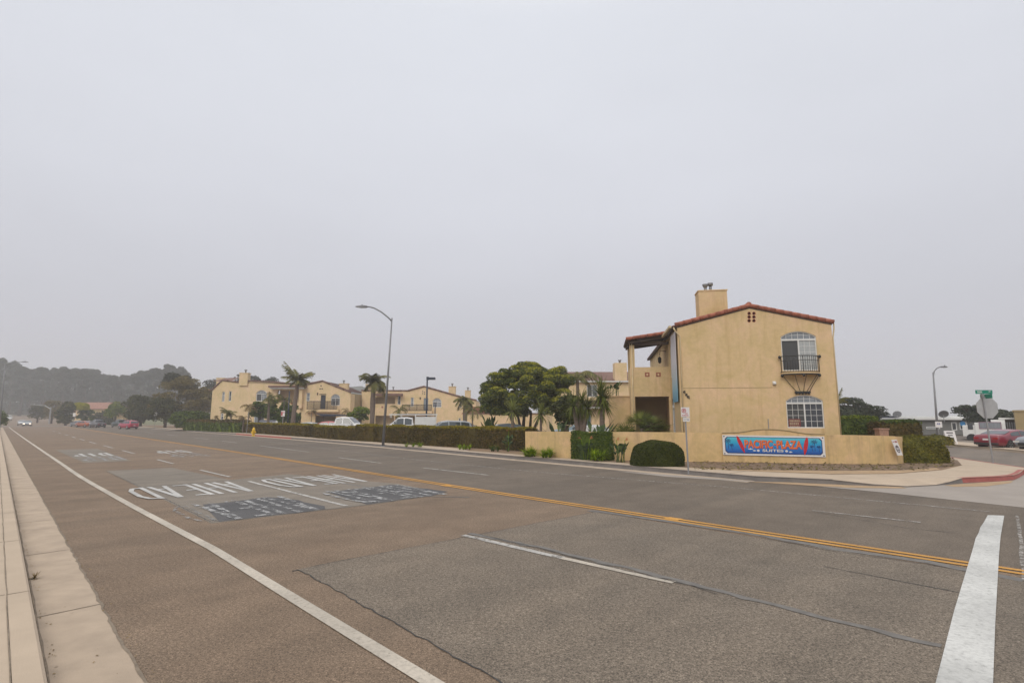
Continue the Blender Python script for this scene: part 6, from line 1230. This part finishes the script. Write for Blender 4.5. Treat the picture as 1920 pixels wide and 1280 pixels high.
def pl_at(label, px, ptop, Y, length, ll, seed, fr=13, **k): g = Q(px, ptop, Y); return palm(label, (Q(px+k.pop('base', 0), 783, Y).x, Y, .15), g.z-.15, fr, length, ll, seed, **k)
pl_at('tallest palm with a V-shaped brown-green crown before the left building', 555, 712, 66, 2.2, .8, 31, spec=[(3.05, 1.05, 3.0, .35), (3.2, .9, 2.8, .3), (2.8, .95, 2.5, .4), (.1, .85, 2.3, 1.0), (-.2, .7, 2.2, .9), (.5, 1.0, 2.0, .9), (3.6, .3, 1.5, 1.2), (.2, .1, 1.3, 1.2), (5.2, .2, 1.4, 1.3), (1.2, .5, 1.4, 1.2), (-.6, -.2, 1.4, .9), (3.4, -.3, 1.2, .8), (.4, -.4, 1.3, .8), (2.3, 1.2, 2.0, .8), (4.2, .9, 1.8, .8), (5.4, .8, 1.8, .8), (.0, .35, 1.6, 1.2), (3.1, .55, 2.2, .8)], r=.24, lean=(.35, 0), base=-6, w=.12)
pl_at('round-headed palm with swollen trunk left of the lamp post', 698, 718, 60, 2.3, .75, 32, 20, up=1.3, elmin=-.1, r=.22, bulge=1.35, w=.12, mat='palm'); pl_at('medium palm with pale trunk at the right end of the middle building', 872, 750, 62, 1.6, .7, 33, 15, r=.2, bulge=1.3, w=.1, mat='palm'); pl_at('thin small palm just left of the big round tree', 886, 768, 56, 1.5, .5, 34, 10, r=.07, w=.05)
pl_at('grey-green palm in front of the arched window of the left building', 503, 745, 72, 1.7, .6, 35, 13, r=.15, w=.06); pl_at('drooping palm before the left building porch', 531, 748, 74, 1.8, .6, 36, 7, r=.07, w=.06); pl_at('arching pale palm left of the garage', 466, 762, 74, 1.7, .6, 37, 9, r=.06, w=.06, up=1.3, elmin=.2, mat='palm_brown')
pl_at('small dark palm at the lower left of the left building', 457, 782, 72, 1.3, .45, 38, 8, r=.08, mat='palm_brown'); pl_at('small palm below the left building side windows', 425, 772, 76, 1.3, .5, 39, 9, r=.1); pl_at('leaning small palm next to it', 436, 776, 75, 1.3, .5, 40, 9, r=.09, lean=(-.3, 0)); pl_at('tiny brown palm at the corner of the left building', 404, 780, 78, .7, .3, 41, 8, r=.05, mat='palm_brown')
pl_at('young palm with bent fronds between the middle building balcony and porch', 748, 768, 60, 1.6, .5, 42, 8, r=.08); pl_at('faint drooping palm at the right end of the left building', 650, 770, 84, 1.2, .45, 43, 8, r=.05, mat='palm_brown'); pl_at('tiny brown palm below the gable balcony', 584, 770, 80, 1.3, .4, 44, 7, r=.04, mat='palm_brown', elmin=-.1, up=.7)
g = Q(1578, 757, 34); palm('curved palm frond plant peeping out right of the corner house', (Q(1572, 783, 34).x, 34, .15), g.z-.15, 0, 1.2, .25, 45, spec=[(.1, 1.15, 1.1, 1.7), (.0, 1.35, 1.1, .3), (.25, .9, 1.0, 1.8), (3, 1.2, 1.0, .8)], r=.06)
g = Q(851, 800, 62); setp(moundbush('shrub', 'small dark conical shrub beside the middle building', (Q(836, 783, 62).x, 62, .15), .35, .35, 1.4, 500, .08, 'hedge_green', 3), None, None)
# shade structures: dark canopy between the buildings
g = Q(618, 775, 78); cn = empty('canopy', (g.x, 78, .15), 'dark flat canopy on thin posts in front of the left building', 'canopy'); zt_ = Q(618, 776.5, 78).z-.15; w0, w1 = Q(594, 776, 78).x-g.x, Q(664, 776, 78).x-g.x
m = MB(); m.add([(w0, -.5, zt_+.1), (w1, -.5, zt_-.1), (w1, 2, zt_-.1), (w0, 2, zt_+.1), (w0+.9, -.5, zt_-.25), (w1, -.5, zt_-.25), (w1, 2, zt_-.25), (w0+.9, 2, zt_-.25)], [(0, 1, 2, 3), (7, 6, 5, 4), (0, 4, 5, 1), (3, 2, 6, 7), (0, 3, 7, 4), (1, 5, 6, 2)]); m.build('cover', 'navy', cn)
for x in (w0+1, (w0+w1)/2, w1-.3): MB().tube([(x, 0, 0), (x, 0, zt_-.25)], .04, 6).build('post', 'iron', cn)
# ------------------------------------------------------------------ trees
def crownpx(px0, px1, pt, pb, Y, k, cr, rg, ry=None, below=-.3, flat=.75):
    a, b = Q(px0, (pt+pb)/2, Y), Q(px1, (pt+pb)/2, Y); t, bo = Q((px0+px1)/2, pt, Y), Q((px0+px1)/2, pb, Y); rx = (b.x-a.x)/2; rz_ = (t.z-bo.z)/2
    return Vector(((a.x+b.x)/2, Y, .15)), (rx, ry or rx*.9, rz_), (t.z+bo.z)/2-.15
def bigtree(label, px0, px1, pt, pb, Y, n, leaf, mat, seed, k=60, cr=.55, trunks=None, extra=(), below=-.85, name='tree', bark='bark', group=None, cat='tree', base=None, shell=.72, ry=None):
    rg = np.random.default_rng(seed); loc, r, cz = crownpx(px0, px1, pt, pb, Y, k, cr, rg, ry); cl = crown_clumps((0, 0, cz), (r[0]-cr*.6, r[1]-cr*.6, r[2]-cr*.5), k, cr, rg, .75, below)
    for (a0, a1, b0_, b1_, kk) in extra:
        l2, r2, c2 = crownpx(a0, a1, b0_, b1_, Y, k, cr, rg); cl += crown_clumps((l2.x-loc.x, 0, c2), (max(.2, r2[0]-cr*.6), max(.2, r2[1]-cr*.6), max(.2, r2[2]-cr*.5)), kk, cr, rg, .75, below)
    if trunks is None: trunks = [([(0, 0, 0), (0, 0, cz*.6), (.1, 0, cz)], [.3, .22, .1])]
    if base is not None: loc.z = base
    return tree(name, label, cat, loc, cl, n, leaf, mat, trunks, bark, seed, group, shell)
tr = [([(0, 0, 0), (-.5, 0, .9), (-1.1, 0, 2.2)], [.2, .14, .08]), ([(.1, 0, 0), (-.05, .2, 1), (.1, .1, 2.6)], [.2, .15, .09]), ([(.2, 0, 0), (.75, 0, 1), (1.3, 0, 2.2)], [.2, .13, .08]), ([(.15, .2, 0), (.5, .3, 1.1), (.6, .4, 2.4)], [.16, .12, .08]), ([(-.1, .3, 0), (-.25, .3, 1.2), (-.5, .4, 2.4)], [.16, .12, .08])]
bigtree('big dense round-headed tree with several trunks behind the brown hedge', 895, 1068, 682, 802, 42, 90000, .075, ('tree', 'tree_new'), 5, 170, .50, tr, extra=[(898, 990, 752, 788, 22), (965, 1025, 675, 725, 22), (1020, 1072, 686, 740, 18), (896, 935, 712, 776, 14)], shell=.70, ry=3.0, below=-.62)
bigtree('dark brown-leaved small tree under the right side of the big tree', 1034, 1088, 742, 806, 33, 5000, .09, 'shade_tree', 9, 30, .4, [([(0, 0, 0), (0, 0, 1.5)], [.22, .16])], name='shrub', cat='shrub')
bigtree('round mid-green bush between the left and the middle building', 655, 694, 762, 790, 76, 4000, .13, 'bush', 6, 26, .5, name='bush', cat='bush'); 
for i, (a, b, t, bo, Y, lb_) in enumerate(((468, 508, 750, 788, 80, 'dark shrub tree below the arched window of the left building'), (500, 528, 748, 806, 79, 'dense dark shrub in the middle of the left building front'), (520, 546, 752, 806, 78, 'dark shrub left of the headless post'), (538, 562, 756, 806, 80, 'dark shrub behind the tallest palm'))):
    bigtree(lb_, a, b, t, bo, Y, 5000, .13, 'hedge_green', 20+i, 34, .5, name='shrub', cat='shrub', group='dark shrubs before the left building')
# shrubs and trees left of the left building
for i, (a, b, t, bo, Y, n, mt_, lb_) in enumerate(((282, 398, 704, 800, 112, 16000, 'olive_tree', 'wide brown-olive tree left of the left building'), (308, 366, 697, 738, 118, 5000, 'far_tree', 'airy treetop rising above the wide olive tree'), (232, 300, 738, 800, 126, 9000, 'shade_tree', 'dark broad tree behind the red hatchback'),
    (282, 342, 740, 800, 108, 9000, 'shade_tree', 'dark low-branching tree with grey crown base beside the far sign'), (318, 396, 768, 806, 92, 9000, 'hedge_green', 'sprawling green shrub at the kerb left of the left building'), (108, 142, 752, 800, 150, 4000, 'shade_tree', 'dark evergreen bush near the far cross street'), (200, 236, 752, 790, 150, 4000, 'bush', 'grey-green tree right of the terracotta-roofed house'),
    (176, 214, 765, 806, 165, 3500, 'shade_tree', 'dark bushy tree below the right part of the terracotta roof'), (352, 402, 722, 806, 120, 6000, 'olive_tree', 'brown-green tree directly left of the left building wall'), (84, 114, 745, 792, 175, 3000, 'olive_tree', 'brown thin-leaved tree by the far cross street'), (56, 88, 756, 790, 185, 2500, 'shade_tree', 'low dark tree on the far left behind the signal arm'), (-14, 12, 768, 800, 96, 2500, 'hedge_green', 'green shrub cut by the left picture edge'), (395, 440, 770, 800, 96, 1500, 'olive_tree', 'faint shrub behind the left building corner'))):
    bigtree(lb_, a, b, t, bo, Y, n, .16 if Y < 115 else .22, mt_, 40+i, 60 if n > 7000 else 30, 1.1 if Y > 100 else .8, base=0.0, shell=.6)
g = Q(159, 762, 160); moundbush('round_bush', 'bright yellow-green domed bush in front of the terracotta roof', (g.x, 158, Q(159, 768, 158).z), 2.4, 2, 1.9, 2500, .2, 'yellow_bush', 3)
bigtree('mid-green bush under the yellow-green dome', 146, 178, 764, 797, 160, 2500, .22, 'hedge_green', 77, 24, .8, base=0, name='bush', cat='bush')
# house with terracotta roof far left
hs_ = empty('house', (Q(168, 780, 185).x, 185, 0), 'distant low house with long terracotta roof', 'building'); F = plane_o(hs_); a, b = F(136, 766), F(208, 755); zt_ = b[1]
MB().box(a[0]+.5, b[0]-.5, 0, 9, 0, a[1]).build('wall', 'wall2', hs_); m = MB(); m.add([(a[0]-.8, -.8, a[1]-.1), (b[0]+.8, -.8, a[1]-.1), (b[0]-.6, 4.5, zt_+.3), (a[0]+.6, 4.5, zt_+.3), (b[0]+.8, 10, a[1]-.1), (a[0]-.8, 10, a[1]-.1)], [(0, 1, 2, 3), (3, 2, 4, 5), (0, 3, 5), (1, 4, 2)]); m.build('roof', 'tile_ctrl', hs_)
hs2 = empty('house', (Q(225, 780, 150).x, 150, 0), 'distant beige house behind the queue of cars', 'building'); F = plane_o(hs2); a, b = F(214, 797), F(232, 774); MB().slab([(a[0], 0), (b[0], 0), (b[0], b[1]-1), ((a[0]+b[0])/2, b[1]), (a[0], b[1]-1)], 0, 8).build('wall', 'wall2', hs2); m = MB(); c_ = (a[0]+b[0])/2
for x0_, x1_ in ((a[0]-.4, c_), (b[0]+.4, c_)): m.add([(x0_, -.4, b[1]-1.2), (x1_, -.4, b[1]+.05), (x1_, 8.4, b[1]+.05), (x0_, 8.4, b[1]-1.2)], [(0, 1, 2, 3), (3, 2, 1, 0)])
m.build('roof', 'wall_dark', hs2)
# eucalyptus grove on the left horizon
prof = [(-30, 672), (0, 672), (20, 680), (38, 690), (62, 692), (90, 690), (122, 689), (150, 690), (170, 694), (182, 702), (200, 703), (220, 703), (240, 701), (258, 696), (280, 693), (298, 688), (318, 682), (334, 690), (345, 706)]
ei = 0
def euc(px, Y, seed, label, topdy=0):
    rg = np.random.default_rng(seed); top = Q(px, lerp(prof, px)+topdy, Y).z; g = Q(px, 783, Y); zb_ = zs(sxy(g.x, Y)); h = top-zb_; w = Y*15/1015*(.9+.4*rg.random()); cl = []
    for k in range(34):
        u = rg.random(); z = h*(.26+.72*u); rr_ = w*(1.05-.6*u)*rg.random()**.5; a = rg.random()*6.28; s = w*(.13+.26*rg.random()); cl.append((rr_*math.cos(a), rr_*math.sin(a), z, s, s, s*.8))
    cl.append((0, 0, h-w*.55, w*.6, w*.6, w*.5)); cl.append((w*.45, 0, h-w*.8, w*.5, w*.5, w*.4)); cl.append((-w*.5, 0, h-w*.85, w*.5, w*.5, w*.4))
    tk_ = []
    for k in range(2): a = rg.random()*6.28; d = w*.5*rg.random(); tk_.append(([(k*.8, 0, 0), (d*math.cos(a)*.4+k, 0, h*.35), (d*math.cos(a), d*math.sin(a), h*.75)], [.5, .35, .15]))
    return tree('eucalyptus_tree', label, 'tree', (g.x, Y, zb_), cl, 7000, .42, 'far_tree', tk_, 'bark', seed, 'foggy tall trees on the left horizon', .5)
EL = [(-12, 300, 'leftmost tall foggy tree, cut by the left picture edge'), (14, 330, 'tall foggy tree behind the thin street lamp'), (34, 310, 'foggy tree right of the thin street lamp'), (54, 335, 'foggy tree above the two cars with headlights'), (74, 312, 'foggy tree above the signal mast arm'), (94, 330, 'foggy tree above the brown thin-leaved tree'), (113, 308, 'foggy tree left of the terracotta-roofed house'), (132, 325, 'foggy tree above the left end of the terracotta roof'), (151, 305, 'foggy tree straight above the yellow-green dome bush'),
      (168, 322, 'foggy tree above the middle of the terracotta roof'), (187, 330, 'foggy tree at the dip of the treeline above the terracotta roof'), (206, 300, 'foggy tree above the right end of the terracotta roof'), (226, 318, 'foggy tree above the distant beige house'), (246, 300, 'foggy tree above the red hatchback'), (266, 312, 'foggy tree left of the highest crown'), (288, 296, 'foggy tree next to the highest crown'), (312, 290, 'tallest foggy crown at the right end of the grove'), (332, 300, 'last foggy tree at the right end of the grove')]
for i, (px_, Y, lb_) in enumerate(EL): euc(px_, Y, 100+i, lb_)
# woods behind the grove, hill and trees behind the buildings
rg = np.random.default_rng(9); cl = []
for k in range(90): px_ = -40+390*k/89; Y = 345+20*rg.random(); top = Q(px_, lerp(prof, px_)+5+8*rg.random(), Y).z; g = Q(px_, 783, Y); s = 6+3*rg.random(); cl += [(g.x, Y, top-s, s, s, s), (g.x+3, Y, top-s*2.4, s, s, s), (g.x, Y, max(4, top-s*3.8), s, s, s)]
o = quads_obj('woodland', clump_leaves(cl, 16000, 1.3, rg, .5), 'far_tree'); setp(o, 'dense far-off wood filling in behind the foggy trees', None, None, 'stuff')
for i, (a, b, t, bo, Y, lb_) in enumerate(((384, 436, 705, 770, 150, 'grey tree behind the left chimneys of the left building'), (462, 500, 701, 760, 152, 'dark rounded treetop right of the tall left chimney'), (492, 522, 704, 760, 156, 'smaller treetop sloping down behind the left building roof'), (432, 470, 700, 760, 158, 'treetop directly behind the tall left chimney'), (562, 600, 712, 750, 160, 'faint treetop behind the gable of the left building'), (655, 690, 741, 795, 125, 'dark green tree in the gap between the two far buildings'))):
    bigtree(lb_, a, b, t, bo, Y, 3500, .26, 'far_tree' if i < 5 else 'hedge_green', 60+i, 34, 1.5, base=0, group='trees behind the left and middle buildings')
hl = MB(); n = 40; vs = []
for i in range(n+1):
    x = -190+260*i/n
    for j in range(8): u = j/7; vs.append((x, 330+120*u, 3+25*math.exp(-((x+134)/42)**2)*math.sin(u*math.pi/2)**.8*(1+.06*math.sin(i*1.3+j))))
hl.add(vs, [(8*i+j, 8*i+8+j, 8*i+9+j, 8*i+1+j) for i in range(n) for j in range(7)]); setp(hl.build('hills', M('hill_scrub', (.06, .065, .045), 1, .3, .05), smooth=True), 'faint fog-covered hill behind the middle building', None, None, 'structure')
# cypresses on the right
def cypress(label, px, Y, spec, seed, n=5000):
    rg = np.random.default_rng(seed); g = Q(px, 783, Y); cl = []; base = Vector((g.x, Y, .1)); br = []
    for (a, b, s) in spec:
        p = Q(a, b, Y); cl.append((p.x-g.x, rg.uniform(-.8, .8), p.z, s*1.5, s, s*.42)); br.append(([(0, 0, .5), ((p.x-g.x)*.5, 0, p.z*.6), (p.x-g.x, 0, p.z)], [.22, .1, .04]))
    return tree('cypress_tree', label, 'tree', base, cl, n, .13, 'cypress', [([(0, 0, 0), (0, 0, 3.2)], [.35, .2])]+br, 'bark', seed, 'wind-shaped cypresses on the right', .35)
rg = np.random.default_rng(4)
cypress('wind-swept cypress just right of the corner house', 1595, 58, [(1583, 757, .8), (1590, 754, .6), (1600, 752, .8), (1602, 758, .7), (1612, 764, .8), (1620, 760, .5), (1627, 769, .9), (1578, 768, 1.1), (1595, 772, 1.4), (1612, 776, 1.3), (1632, 776, 1.0), (1642, 779, .8), (1580, 778, 1.3), (1600, 780, 1.4), (1620, 783, 1.2), (1648, 776, .4)], 7)
cypress('flat-topped wind-swept cypress behind the stop sign', 1842, 56, [(1804, 764, .4), (1812, 768, .6), (1822, 767, .7), (1830, 772, .9), (1812, 774, .7), (1822, 779, .9), (1840, 778, 1.1), (1836, 786, 1.1), (1852, 784, 1.2), (1868, 774, .7), (1872, 780, .9), (1880, 777, .6), (1886, 781, .4), (1830, 790, .9), (1860, 788, 1.0)], 8)
# haze
hz = MB(); hz.box(-650, 650, -70, 1000, -1.4, 62)
hm = bpy.data.materials.new('haze'); hm.use_nodes = True; hn = hm.node_tree; hn.nodes.clear(); ho = hn.nodes.new('ShaderNodeOutputMaterial'); hv = hn.nodes.new('ShaderNodeVolumePrincipled'); hv.inputs['Color'].default_value = (.93, .93, .96, 1); hv.inputs['Density'].default_value = .0011; hv.inputs['Anisotropy'].default_value = .2
hn.links.new(hv.outputs[0], ho.inputs['Volume']); setp(hz.build('haze', hm), 'pale coastal fog filling the air', None, None, 'stuff')
